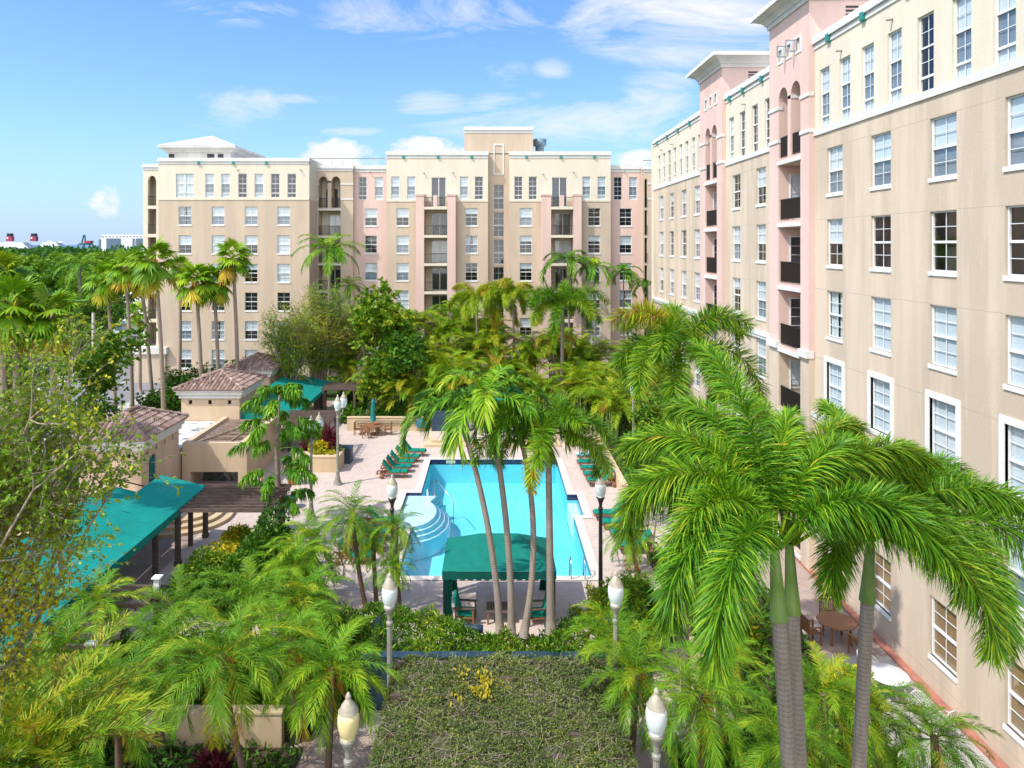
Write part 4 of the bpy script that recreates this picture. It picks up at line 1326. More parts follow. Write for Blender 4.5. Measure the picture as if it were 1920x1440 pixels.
def awning(label, xh, zh, xl, zl, y0, y1, extra=None):
    t = thing('awning', label, 'awning', (xl, (y0 + y1) / 2, 0))
    mb = MB()
    n = 14
    vs = []
    for j in range(n + 1):
        y = lerp(y0, y1, j / n)
        for i in range(9):
            s = i / 8
            vs.append((lerp(xh, xl, s), y, lerp(zh, zl, s) - 0.10 * math.sin(PI * s) * abs(math.sin(PI * j / 3.5)) ** 0.7))
    fs = [(j * 9 + i, j * 9 + i + 1, (j + 1) * 9 + i + 1, (j + 1) * 9 + i) for j in range(n) for i in range(8)]
    mb.add(vs, fs, 0, True)
    if extra:
        x2, z2, y2 = extra
        mb.quad((x2, y1, z2), (xl, y1, zl), (xl, y2, zl), (x2, y2, z2))
    wb(mb, 'canopy', M['awning'], t)
    ye = extra[2] if extra else y1
    mb = MB()
    mb.box(xl - 0.012, xl + 0.012, y0, ye, zl - 0.32, zl - 0.005)
    mb.add([(xh, y0 - 0.01, zh - 0.02), (xl, y0 - 0.01, zl - 0.02), (xl, y0 - 0.01, zl - 0.32), (xh, y0 - 0.01, zl - 0.32)], [(0, 1, 2, 3)])
    wb(mb, 'valance', M['awning'], t)
    mb = MB()
    for y in np.arange(y0 + 0.5, ye, 2.9): mb.tube([(xh, y, zh - 0.12), (xl, y, zl - 0.12)], 0.03, 6)
    mb.tube([(xl - 0.05, y0, zl - 0.1), (xl - 0.05, ye, zl - 0.1)], 0.03, 6)
    wb(mb, 'frame', M['rail'], t)
    for y in np.arange(y0 + 1.2, ye + 0.1, 3.6):
        mb = MB(); mb.box(xl - 0.5, xl - 0.32, y - 0.09, y + 0.09, 0, zl - 0.15); wb(mb, 'post', M['oldwood'], t)
    return t


awning('long teal canvas awning sloping across the lower left, partly behind bare branches', -17.5, 3.45, -14.0, 2.6, 18.6, 32.6, (-16.2, 3.13, 35.0))
awning('smaller teal canvas awning beyond the far pool houses', -17.4, 3.4, -13.7, 2.6, 48.6, 61.5)
mb = MB(); mb.box(-17.85, -17.55, 18.6, 32.9, 0, 3.3); mb.box(-17.95, -17.5, 18.5, 33.0, 3.3, 3.42); tag(mb.build('garden_wall', M['house']), 'tan parapet wall along the high edge of the near awning', 'wall')


def pergola(label, x0, x1, y0, y1, z, n, posts, solid=False):
    t = thing('pergola', label, 'pergola', ((x0 + x1) / 2, (y0 + y1) / 2, 0))
    mb = MB()
    for k in range(n):
        y = lerp(y0 + 0.12, y1 - 0.12, k / (n - 1)); mb.box(x0, x1, y - 0.045, y + 0.045, z, z + 0.16)
    wb(mb, 'slat', M['oldwood'], t)
    mb = MB()
    for x in (x0 + 0.25, x1 - 0.3): mb.box(x - 0.06, x + 0.06, y0 - 0.2, y1 + 0.2, z - 0.22, z - 0.003)
    wb(mb, 'beam', M['oldwood'], t)
    for (x, y) in posts:
        mb = MB(); mb.box(x - 0.1, x + 0.1, y - 0.1, y + 0.1, 0, z - 0.2); mb.box(x - 0.13, x + 0.13, y - 0.13, y + 0.13, 0, 0.2)
        wb(mb, 'post', M['oldwood'], t)
    return t


pergola('dark slatted wooden pergola joining the near awning, by the curved steps', -14.4, -9.9, 31.9, 35.4, 2.42, 9, [(-14.1, 32.1), (-10.3, 32.1), (-10.3, 35.2), (-14.1, 35.2)])
pg = pergola('dark slatted pergola under the near end of the awning with white-capped posts', -14.2, -11.4, 20.6, 25.2, 2.3, 8, [(-11.7, 20.9), (-11.7, 25.0)])
for y in (20.9, 25.0):
    mb = MB(); mb.box(-11.85, -11.55, y - 0.15, y + 0.15, 2.75, 2.8); mb.box(-11.79, -11.61, y - 0.09, y + 0.09, 2.3, 2.749); wb(mb, 'post_cap', M['white'], pg)
pergola('weathered slatted pergola behind the red shrubs left of the pool', -14.4, -10.7, 46.9, 50.6, 2.55, 10, [(-11.0, 47.1), (-11.0, 50.4)])
pergola('dark pergola at the right end of the far awning', -13.8, -10.8, 57.6, 60.4, 2.65, 9, [(-11.1, 57.8), (-11.1, 60.2), (-13.5, 57.8)])

# ------------------------------------------------------------------ cabanas


def scallop(mb, p, q, z1, z0, n):
    p, q = Vector(p), Vector(q)
    m = n * 8
    for i in range(m):
        a, b = i / m, (i + 1) / m
        za = z0 - 0.05 * abs(math.sin(PI * n * a)); zb = z0 - 0.05 * abs(math.sin(PI * n * b))
        pa, pb = p.lerp(q, a), p.lerp(q, b)
        mb.quad((pa.x, pa.y, z1), (pb.x, pb.y, z1), (pb.x, pb.y, zb), (pa.x, pa.y, za))


def cabana(label, x0, x1, y0, y1, zb=0.0):
    t = thing('cabana', label, 'cabana', ((x0 + x1) / 2, (y0 + y1) / 2, zb))
    L = lambda x, y, z: (x - t.location.x, y - t.location.y, z)
    ze, zt = 2.18, 3.0
    ym, xa, xb = (y0 + y1) / 2, lerp(x0, x1, 0.33), lerp(x0, x1, 0.67)
    mb = MB()
    mb.add([L(x0, y0, ze), L(x1, y0, ze), L(x1, y1, ze), L(x0, y1, ze), L(xa, ym, zt), L(xb, ym, zt)], [(0, 1, 5, 4), (1, 2, 5), (2, 3, 4, 5), (3, 0, 4)])
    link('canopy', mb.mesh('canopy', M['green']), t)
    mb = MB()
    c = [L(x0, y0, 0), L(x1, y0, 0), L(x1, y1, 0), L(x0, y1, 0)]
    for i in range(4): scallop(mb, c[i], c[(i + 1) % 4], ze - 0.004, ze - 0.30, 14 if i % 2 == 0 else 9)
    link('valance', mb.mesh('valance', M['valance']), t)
    mb = MB()
    for (x, y) in ((x0, y0), (x1, y0), (x1, y1), (x0, y1)):
        xx, yy = lerp(x, (x0 + x1) / 2, 0.03), lerp(y, ym, 0.03); a = L(xx, yy, 0); mb.box(a[0] - 0.03, a[0] + 0.03, a[1] - 0.03, a[1] + 0.03, 0, ze - 0.01)
    link('frame', mb.mesh('frame', M['rail']), t)
    for (x, y, s) in ((x0, y0, 1), (x1, y0, -1), (x1, y1, -1), (x0, y1, 1)):
        mb = MB()
        n = 30
        vs = []
        for i in range(n + 1):
            u = i / n
            for z, wd in ((ze - 0.02, 0.42), (1.0, 0.30), (0.04, 0.42)):
                xx = x + s * (0.04 + u * wd); yy = y + (0.06 if y == y0 else -0.06) + 0.05 * math.sin(u * 34)
                vs.append(L(xx, yy, z))
        mb.add(vs, [(3 * i + k, 3 * i + 3 + k, 3 * i + 4 + k, 3 * i + 1 + k) for i in range(n) for k in range(2)], 0, True)
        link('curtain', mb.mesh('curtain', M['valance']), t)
    return t


cabana('green canvas cabana with scalloped valance at the near end of the pool', -1.86, 2.42, 26.75, 29.75)
cb = cabana('green canvas cabana on the far terrace, mostly hidden by palm fronds', -1.45, 2.75, 54.6, 57.6, 0.345)

# ------------------------------------------------------------------ furniture


def lounger_proto():
    t = thing('sun_lounger', 'x', 'sun lounger')
    f = MB()
    for s in (-1, 1):
        f.box(-0.98, 0.97, s * 0.30 - 0.025, s * 0.30 + 0.025, 0.27, 0.34)
    f.box(0.90, 0.97, -0.275, 0.275, 0.275, 0.335); f.box(-0.98, -0.91, -0.275, 0.275, 0.275, 0.335)
    for k in range(9): x = -0.05 + k * 0.11; f.box(x - 0.03, x + 0.03, -0.275, 0.275, 0.31, 0.338)
    for k in range(3): x = -0.75 + k * 0.2; f.box(x - 0.03, x + 0.03, -0.275, 0.275, 0.285, 0.31)
    link('frame', f.mesh('frame', M['wood']), t)
    for s in (-1, 1):
        b = MB(); b.box(0.68, 0.75, s * 0.26 - 0.03, s * 0.26 + 0.03, 0, 0.275); link('leg', b.mesh('leg', M['wood']), t)
        b = MB()
        prof = [(0.02, -0.03), (0.125, -0.03), (0.14, 0), (0.125, 0.03), (0.02, 0.03)]
        b.lathe(prof, 18); me = b.mesh('wheel', M['wood'])
        for v in me.vertices: v.co = Vector((v.co.x - 0.62, v.co.z + s * 0.35, v.co.y + 0.14))
        link('wheel', me, t)
    A = Matrix.Rotation(R(52), 3, 'Y')
    d = Vector((-math.cos(R(52)), 0, math.sin(R(52))))
    h = Vector((-0.14, 0, 0.34))
    b = MB()
    for s in (-1, 1): b.bar(h + Vector((0, s * 0.27, 0)), h + d * 0.78 + Vector((0, s * 0.27, 0)), 0.045, 0.05)
    for k in range(7): c = h + d * (0.08 + k * 0.11); b.obox(c, (0.06, 0.5, 0.025), A, 0)
    b.bar(h + d * 0.55, (-0.72, 0, 0.3), 0.04)
    link('backrest_frame', b.mesh('backrest_frame', M['wood']), t)
    b = MB()
    b.pad((0.19, 0, 0.395), (0.60, 0.58, 0.10), Matrix.Identity(3), 0.03); b.pad((0.72, 0, 0.395), (0.42, 0.58, 0.10), Matrix.Identity(3), 0.03)
    link('seat_cushion', b.mesh('seat_cushion', M['cushion']), t)
    b = MB(); nrm = Vector((math.sin(R(52)), 0, math.cos(R(52))))
    b.pad(h + d * 0.42 + nrm * 0.075, (0.80, 0.58, 0.10), A, 0.03); link('back_cushion', b.mesh('back_cushion', M['cushion']), t)
    return t


LG = lounger_proto()
first = [True]


def lounger(x, y, rz, label, group):
    if first[0]:
        first[0] = False; o = LG; o.location = (x, y, 0); o.rotation_euler = (0, 0, rz); o['label'] = label; o['group'] = group
        return o
    return dup(LG, (x, y, 0), rz, label, group)


g1 = 'loungers in the far left row by the pool'
for y, dx, a, lb in ((44.3, -6.15, 2, 'nearest lounger of the far left row, its wooden wheels in view'), (45.35, -6.05, 1, 'green cushioned lounger second from the near end of the far left row'),
                     (46.35, -5.95, 3, 'green cushioned lounger in the middle of the far left row'), (47.5, -5.75, -2, 'green cushioned lounger second from the far end of the far left row'),
                     (48.85, -5.45, -4, 'farthest green lounger of the left row, set a little apart by the steps')):
    lounger(dx, y, R(a), lb, g1)
g2 = 'loungers in the far right row by the pool'
for y, x, a, lb in ((42.75, 6.65, 180, 'nearest green lounger of the far right row, behind the dark lamp post'), (43.9, 6.6, 181, 'green lounger second from the near end of the far right row'),
                    (45.1, 6.55, 179, 'green lounger third from the near end of the far right row'), (46.35, 6.5, 182, 'green lounger with a folded white towel next to the towel-covered lounger'),
                    (47.7, 6.65, 178, 'lounger draped with a blue and white towel by the far pool corner')):
    lounger(x, y, R(a), lb, g2)
for (x, y, z, sx_, sy_, lab, mt_) in ((6.2, 47.7, 0.45, 0.95, 0.5, 'blue and white towel spread over the lounger at the far pool corner', 'towel'), (6.7, 46.4, 0.45, 0.5, 0.4, 'folded white towel on a green lounger right of the pool', 'white')):
    mb = MB()
    n = 14
    vs = []
    for i in range(n + 1):
        for j in range(7):
            u, v = i / n - 0.5, j / 6 - 0.5
            zz = z + 0.03 * math.sin(u * 9 + v * 4) * math.cos(v * 7) + (0.30 * max(0, u - 0.15) * 2.2 if mt_ == 'towel' else 0)
            vs.append((x + u * sx_ * 1.25, y + v * sy_ + 0.04 * math.sin(u * 11), zz))
    fs = [(i * 7 + j, i * 7 + j + 1, (i + 1) * 7 + j + 1, (i + 1) * 7 + j) for i in range(n) for j in range(6)]
    nv = len(vs); vs2 = [(a, b, c - 0.025) for a, b, c in vs]
    mb.add(vs + vs2, fs + [tuple(nv + k for k in f) for f in fs], 0, True)
    tag(mb.build('towel', M[mt_]), lab, 'towel')
g3 = 'loungers in the near left row behind the small palms'
for y, x, lb in ((32.4, -6.3, 'nearest lounger of the near left row, just behind the slim palm trunks'), (33.7, -6.05, 'second nearest green lounger of the near left row, behind date palm fronds'),
                 (35.0, -5.95, 'third green lounger of the near left row, level with the lower pool steps'), (36.5, -5.75, 'farthest lounger of the near left row beside the pool step platform')):
    lounger(x, y, R(-2), lb, g3)
g4 = 'loungers in the near right row behind the small date palm'
for y, x, lb in ((33.5, 6.85, 'nearest lounger of the near right row, below the small date palm'), (34.9, 6.75, 'second nearest green lounger of the near right row'),
                 (36.3, 6.5, 'green lounger third from the near end of the near right row'), (37.5, 6.3, 'farthest lounger of the near right row, its backrest showing above the palm')):
    lounger(x, y, R(180), lb, g4)


def dining_chair(mat='wood'):
    t = thing('garden_chair', 'x', 'chair')
    b = MB()
    for k in range(6): x = -0.2 + k * 0.08; b.box(x - 0.033, x + 0.033, -0.24, 0.24, 0.42, 0.45)
    link('seat', b.mesh('seat', M[mat]), t)
    b = MB()
    b.box(-0.26, -0.22, -0.25, 0.25, 0.9, 0.97)
    for k in range(7): y = -0.19 + k * 0.063; b.box(-0.25, -0.23, y - 0.018, y + 0.018, 0.5, 0.9)
    b.box(-0.26, -0.22, -0.2, 0.2, 0.47, 0.52)
    link('backrest', b.mesh('backrest', M[mat]), t)
    for x, h in ((-0.24, 0.97), (0.22, 0.66)):
        for s in (-1, 1):
            b = MB(); b.box(x - 0.025, x + 0.025, s * 0.255 - 0.025, s * 0.255 + 0.025, 0, h); link('leg', b.mesh('leg', M[mat]), t)
    for s in (-1, 1):
        b = MB(); b.box(-0.215, 0.27, s * 0.255 - 0.035, s * 0.255 + 0.035, 0.66, 0.69); link('armrest', b.mesh('armrest', M[mat]), t)
    return t


def round_table(loc, label, r=0.8, octa=8):
    t = thing('garden_table', label, 'table', loc)
    b = MB()
    b.prism([(r * math.cos(2 * PI * k / octa + PI / octa), r * math.sin(2 * PI * k / octa + PI / octa)) for k in range(octa)], 0.70, 0.74); link('tabletop', b.mesh('tabletop', M['wood']), t)
    for k in range(4):
        a = PI / 4 + k * PI / 2; b = MB(); b.bar((0.45 * math.cos(a), 0.45 * math.sin(a), 0.70), (0.5 * math.cos(a), 0.5 * math.sin(a), 0), 0.07); link('leg', b.mesh('leg', M['wood']), t)
    return t


tc = Vector((-9.0, 54.2, 0))
round_table(tc, 'octagonal wooden table under the closed teal umbrella')
CH = dining_chair()
ca = [(PI, 'wooden armchair left of the umbrella table'), (0, 'wooden armchair right of the umbrella table'), (PI * 1.42, 'wooden armchair in front of the umbrella table, its back to the pool'), (PI * 0.5, 'wooden armchair behind the umbrella table against the low wall')]
for i, (a, lb) in enumerate(ca):
    loc = (tc.x + 1.15 * math.cos(a), tc.y + 1.0 * math.sin(a), 0)
    if i == 0: CH.location = loc; CH.rotation_euler = (0, 0, a + PI); CH['label'] = lb; CH['group'] = 'wooden chairs round the umbrella table'
    else: dup(CH, loc, a + PI, lb, 'wooden chairs round the umbrella table')
um = thing('parasol', 'closed teal parasol standing through the octagonal table', 'parasol', tc)
mb = MB(); mb.tube([(0, 0, 0), (0, 0, 2.75)], 0.025, 8); mb.lathe([(0.25, 0), (0.25, 0.06), (0.05, 0.1)], 14); link('pole', mb.mesh('pole', M['wood']), um)
mb = MB(); n = 16
prof = [(0.17, 1.05), (0.19, 1.25), (0.13, 1.75), (0.15, 1.9), (0.11, 2.4), (0.13, 2.5), (0.03, 2.72)]
mb.lathe(prof, 24); me = mb.mesh('canopy', M['umbrella'])
for v in me.vertices:
    a = math.atan2(v.co.y, v.co.x); k = 1 + 0.22 * math.sin(a * 8); v.co.x *= k; v.co.y *= k
link('canopy', me, um)
# second wooden group at lower right
tc = Vector((12.55, 26.0, 0))
round_table(tc, 'wooden table beside the right wall behind a foxtail trunk', 0.7)
for a, lb in ((PI * 1.05, 'wooden chair left of the table by the right wall'), (PI * 1.62, 'wooden chair in front of the table by the right wall'), (PI * 0.45, 'wooden chair behind the table by the right wall')):
    dup(CH, (tc.x + 1.0 * math.cos(a), tc.y + 0.95 * math.sin(a), 0), a + PI, lb, 'wooden chairs by the right wall')
# white bistro set
bt = thing('bistro_table', 'round white metal table on the pale path by the red kerb', 'table', (12.62, 22.75, 0.004))
mb = MB(); mb.lathe([(0.02, 0.70), (0.60, 0.70), (0.62, 0.72), (0.60, 0.745), (0.02, 0.745)], 32); link('tabletop', mb.mesh('tabletop', M['white']), bt)
for k in range(4):
    a = k * PI / 2 + 0.6; mb = MB(); mb.tube([(0.3 * math.cos(a), 0.3 * math.sin(a), 0.70), (0.14 * math.cos(a), 0.14 * math.sin(a), 0.36), (0.34 * math.cos(a), 0.34 * math.sin(a), 0)], 0.02, 6); link('leg', mb.mesh('leg', M['white']), bt)


def bistro_chair(loc, rz, label):
    t = thing('bistro_chair', label, 'chair', loc, rz, 'white metal chairs by the red kerb')
    b = MB()
    for s in (-1, 1):
        bb = MB(); bb.tube([(0.2, s * 0.2, 0.44), (0.23, s * 0.23, 0)], 0.016, 6); link('leg', bb.mesh('leg', M['white']), t)
        bb = MB(); bb.tube([(-0.2, s * 0.2, 0.44), (-0.25, s * 0.22, 0)], 0.016, 6); link('leg', bb.mesh('leg', M['white']), t)
        bb = MB(); bb.tube([(-0.22, s * 0.22, 0.66), (0.15, s * 0.25, 0.66), (0.2, s * 0.2, 0.44)], 0.014, 6); link('armrest', bb.mesh('armrest', M['white']), t)
    b.tube([(-0.2, -0.22, 0.44), (-0.26, -0.23, 0.75), (-0.28, -0.12, 0.92), (-0.28, 0.12, 0.92), (-0.26, 0.23, 0.75), (-0.2, 0.22, 0.44)], 0.016, 6)
    for k in range(-4, 5):
        for sg in (-1, 1):
            pts = [(y, 0.66 + sg * (y - k * 0.1)) for y in np.linspace(-0.2, 0.2, 21) if 0.46 < 0.66 + sg * (y - k * 0.1) < 0.9]
            if len(pts) > 2: b.tube([(-0.21 - 0.07 * (pts[0][1] - 0.44) / 0.46, *pts[0]), (-0.21 - 0.07 * (pts[-1][1] - 0.44) / 0.46, *pts[-1])], 0.007, 4)
    link('backrest', b.mesh('backrest', M['white']), t)
    b = MB(); b.lathe([(0.02, 0.43), (0.24, 0.43), (0.25, 0.445), (0.24, 0.46), (0.02, 0.46)], 20); link('seat', b.mesh('seat', M['pale']), t)


bistro_chair((12.5, 23.75, 0.004), -PI / 2, 'white lattice-backed chair beyond the white metal table')
bistro_chair((12.95, 21.85, 0.004), R(75), 'white lattice-backed chair in front of the white metal table')
bistro_chair((13.2, 20.9, 0.004), R(110), 'white lattice-backed chair nearest the camera on the pale path')


def club_chair(loc, rz, label):
    t = thing('armchair', label, 'armchair', loc, rz, 'armchairs in the cabanas')
    for s in (-1, 1):
        for x in (-0.33, 0.33):
            b = MB(); b.box(x - 0.03, x + 0.03, s * 0.33 - 0.03, s * 0.33 + 0.03, 0, 0.62); link('leg', b.mesh('leg', M['wood']), t)
        b = MB(); b.box(-0.40, 0.40, s * 0.33 - 0.045, s * 0.33 + 0.045, 0.62, 0.66); link('armrest', b.mesh('armrest', M['oldwood']), t)
    b = MB(); b.box(-0.36, 0.36, -0.295, 0.295, 0.24, 0.30); link('seat_frame', b.mesh('seat_frame', M['wood']), t)
    b = MB(); b.pad((0.03, 0, 0.37), (0.62, 0.56, 0.14), Matrix.Identity(3), 0.04); link('seat_cushion', b.mesh('seat_cushion', M['cushion']), t)
    b = MB(); b.pad((-0.33, 0, 0.74), (0.66, 0.56, 0.14), Matrix.Rotation(R(75), 3, 'Y'), 0.04); link('back_cushion', b.mesh('back_cushion', M['cushion']), t)


def low_table(loc, label):
    t = thing('coffee_table', label, 'table', loc)
    b = MB()
    for k in range(8): x = -0.42 + k * 0.12; b.box(x - 0.055, x + 0.055, -0.42, 0.42, 0.42, 0.46)
    link('tabletop', b.mesh('tabletop', M['oldwood']), t)
    for x in (-0.42, 0.42):
        for y in (-0.38, 0.38):
            b = MB(); b.box(x - 0.035, x + 0.035, y - 0.035, y + 0.035, 0, 0.42); link('leg', b.mesh('leg', M['wood']), t)


club_chair((-1.0, 27.35, 0), R(-6), 'dark wood armchair with green cushions at the left in the near cabana')
club_chair((1.75, 27.3, 0), R(182), 'dark wood armchair with green cushions at the right in the near cabana')
low_table((0.28, 27.5, 0), 'low slatted dark table between the two near cabana armchairs')
club_chair((-0.55, 55.2, 0.345), R(-90), 'left armchair in the far terrace cabana')
club_chair((2.0, 55.2, 0.345), R(-90), 'right armchair in the far terrace cabana')
low_table((0.75, 55.4, 0.345), 'low slatted table in the far terrace cabana')

# pots, bins, hose reel
mb = MB(); mb.lathe([(0.20, 0), (0.24, 0.05), (0.42, 1.0), (0.46, 1.02), (0.46, 1.12), (0.38, 1.12), (0.36, 1.0)], 20); p = G(548, 908); tag(mb.build('terracotta_pot', M['terra'], loc=(p.x, p.y, 0)), 'tall tapered terracotta pot by the tan planter box', 'pot')
mb = MB(); mb.lathe([(0.22, 0), (0.36, 0.5), (0.40, 0.52), (0.40, 0.6), (0.33, 0.6), (0.30, 0.5)], 20); p = G(545, 952); tag(mb.build('dark_pot', M['slate'], loc=(p.x, p.y, 0)), 'round dark pot on the deck beside the umbrella-leaved tree', 'pot')
p = G(648, 866); mb = MB(); mb.box(-0.42, 0.42, -0.4, 0.4, 0, 0.95); mb.box(-0.45, 0.45, -0.43, 0.43, 0.95, 1.0); mb.box(-0.36, 0.36, -0.405, -0.39, 0.1, 0.85); tag(mb.build('planter_box', M['slate'], loc=(p.x, p.y, 0)), 'square slate blue planter box at the corner of the croton bed', 'planter')
mb = MB(); mb.lathe([(0.1, -0.1), (0.36, -0.1), (0.38, -0.05), (0.3, 0), (0.38, 0.05), (0.36, 0.1), (0.1, 0.1)], 24); o = mb.build('hose_reel', M['bluehose'], loc=(-5.45, 55.1, 0.62)); o.rotation_euler = (PI / 2, 0, 0); tag(o, 'round blue hose reel hanging on the low tan wall', 'hose reel')

# ------------------------------------------------------------------ lamps
LM = {}


def lamp_parts(dark, globe):
    k = (dark, globe)
    if k in LM: return LM[k]
    m = M['lampdark'] if dark else M['lampgrey']
    b = MB()
    b.lathe([(0.26, 0), (0.26, 0.10), (0.21, 0.16), (0.22, 0.22), (0.15, 0.32), (0.17, 0.40), (0.13, 0.50), (0.10, 0.8), (0.115, 0.84), (0.09, 0.9)], 20); base = b.mesh('base', m)
    b = MB()
    n = 20
    vs, fs = [], []
    prof = [(0.085, 0.88), (0.07, 3.95), (0.095, 4.0), (0.095, 4.06), (0.06, 4.1), (0.075, 4.25), (0.14, 4.42)]
    for r, z in prof:
        for i in range(n):
            a = 2 * PI * i / n; q = r * (0.9 if i % 2 and z < 3.99 else 1.0); vs.append((q * math.cos(a), q * math.sin(a), z))
    fs = [(i * n + k2, i * n + (k2 + 1) % n, (i + 1) * n + (k2 + 1) % n, (i + 1) * n + k2) for i in range(len(prof) - 1) for k2 in range(n)]
    b.add(vs, fs); post = b.mesh('post', m)
    b = MB()
    b.lathe([(0.145, 4.42), (0.165, 4.45), (0.165, 4.48), (0.15, 4.5)], 20)
    col = b.mesh('collar', m)
    b = MB(); b.lathe([(0.13, 4.5), (0.17, 4.58), (0.205, 4.7), (0.22, 4.82), (0.215, 4.93), (0.19, 5.02)], 24); gl = b.mesh('globe', M[globe])
    b = MB(); b.lathe([(0.195, 5.02), (0.205, 5.05), (0.17, 5.07), (0.17, 5.10), (0.145, 5.12), (0.145, 5.16), (0.11, 5.18), (0.10, 5.22), (0.055, 5.27), (0.05, 5.30), (0.06, 5.33), (0.045, 5.37), (0.012, 5.42)], 20); cap = b.mesh('cap', M['lampcap'])
    LM[k] = (base, post, col, gl, cap)
    return LM[k]


def lamp(x, y, label, dark=False, globe='globe', twin=None):
    t = thing('lamp_post', label, 'lamp post', (x, y, 0), 0, 'globe lamp posts around the pool court')
    ba, po, co, gl, ca = lamp_parts(dark, globe)
    link('base', ba, t); link('post', po, t); link('collar', co, t); link('globe', gl, t); link('cap', ca, t)
    if twin:
        dx, dy, dz = twin
        b = MB(); b.tube([(0, 0, 4.0), (dx * 0.8, dy * 0.8, 4.15 + dz), (dx, dy, 4.45 + dz)], 0.035, 6); link('arm', b.mesh('arm', M['lampgrey']), t)
        for nme, me in (('collar', co), ('globe', gl), ('cap', ca)): link(nme, me, t, (dx, dy, dz))
    return t


lamp(-2.88, 14.35, 'nearest lamp post at lower left with a yellowed globe', False, 'globe_yellow')
lamp(3.34, 14.5, 'nearest lamp post at lower right of the clipped arbor, white globe')
lamp(-2.80, 19.6, 'grey lamp post at the far left corner of the clipped arbor')
lamp(3.42, 19.7, 'grey lamp post at the far right corner of the clipped arbor')
lamp(-3.9, 28.0, 'dark lamp post left of the cabana by the pool corner', True)
lamp(4.28, 28.1, 'dark lamp post right of the cabana by the pool corner', True)
lamp(-9.25, 42.9, 'pale lamp post with two globes on the open deck left of the pool', False, 'globe', (0.2, 0.75, 0.02))
lamp(-9.5, 37.6, 'pale lamp post with two globes beside the umbrella-leaved tree', False, 'globe', (0.3, 0.5, 0.06))
lamp(5.0, 61.5, 'white-globed lamp post behind the far terrace, right of its twin')
lamp(3.9, 64.8, 'white-globed lamp post behind the far terrace, left of its twin')
lamp(9.35, 47.2, 'lamp post among the shrubs along the right building')
lamp(9.7, 69.5, 'small distant lamp post before the pink wall at right')
# street-side pole
p = Vector((-34.0, 61.0, 0)); b = MB(); b.tube([(0, 0, 0), (0, 0, 8.6)], [0.16, 0.14], 10)
sp = thing('utility_pole', 'grey steel pole with a dark collar beside the left road', 'pole', p)
link('pole_shaft', b.mesh('pole_shaft', M['lampgrey']), sp); b = MB(); b.lathe([(0.2, 4.2), (0.5, 4.3), (0.5, 4.7), (0.2, 4.75)], 14); link('collar', b.mesh('collar', M['rail']), sp)

# ------------------------------------------------------------------ far things: warehouse, white sheds, ships, cranes
wh = thing('warehouse', 'long white harbour warehouse with dark blue doors on the horizon', 'warehouse', (-315, 620, 0))
Yw = 620
x0, x1 = (190 - CX) * Yw / F, (292 - CX) * Yw / F
mb = MB(); mb.box(x0, x1, Yw, Yw + 60, 0, Z(440, Yw)); wb(mb, 'wall', M['far_white'], wh)
mb = MB()
for a, b in ((200, 226), (249, 252), (255, 268)): mb = MB(); mb.box((a - CX) * Yw / F, (b - CX) * Yw / F, Yw - 0.6, Yw + 0.1, 0, Z(447, Yw)); wb(mb, 'door', M['far_blue'], wh)
mb = MB(); mb.box(x0 - 2.6, x0 - 0.02, Yw + 0.5, Yw + 40, 0, Z(449, Yw)); wb(mb, 'door', M['far_blue'], wh)
mb = MB()
for k in range(16): u = lerp(x0 + 1, x1 - 1, k / 15); mb.box(u - 0.7, u + 0.7, Yw - 0.5, Yw + 0.4, Z(443.6, Yw), Z(442, Yw))
wb(mb, 'roof_vent', M['pale'], wh)
for (px0, px1, Ys, pt, lab) in ((205, 266, 112, 563, 'white low shed roof beyond the left trees, behind the fan palm trunks'), (228, 266, 98, 600, 'small white shed close to the left end of the block'), (20, 118, 105, 640, 'white low building between the left trees and the road')):
    t = thing('shed', lab, 'shed', ((px0 - CX) * Ys / F, Ys, 0))
    a, b, h = (px0 - CX) * Ys / F, (px1 - CX) * Ys / F, max(2.2, Z(pt, Ys))
    mb = MB(); mb.box(a, b, Ys, Ys + 12, 0, h - 0.5); wb(mb, 'wall', M['far_white'], t)
    mb = MB(); mb.add([(a - 0.4, Ys - 0.4, h - 0.5), (b + 0.4, Ys - 0.4, h - 0.5), (b + 0.4, Ys + 12.4, h - 0.5), (a - 0.4, Ys + 12.4, h - 0.5), (a - 0.4, Ys + 6, h + 0.9), (b + 0.4, Ys + 6, h + 0.9)], [(0, 1, 5, 4), (2, 3, 4, 5), (1, 2, 5), (3, 0, 4)]); wb(mb, 'roof', M['roofwhite'], t)
    mb = MB(); mb.box(a + 0.8, b - 0.8, Ys - 0.04, Ys + 0.05, 1.0, 1.9); wb(mb, 'window', M['far_blue'], t)


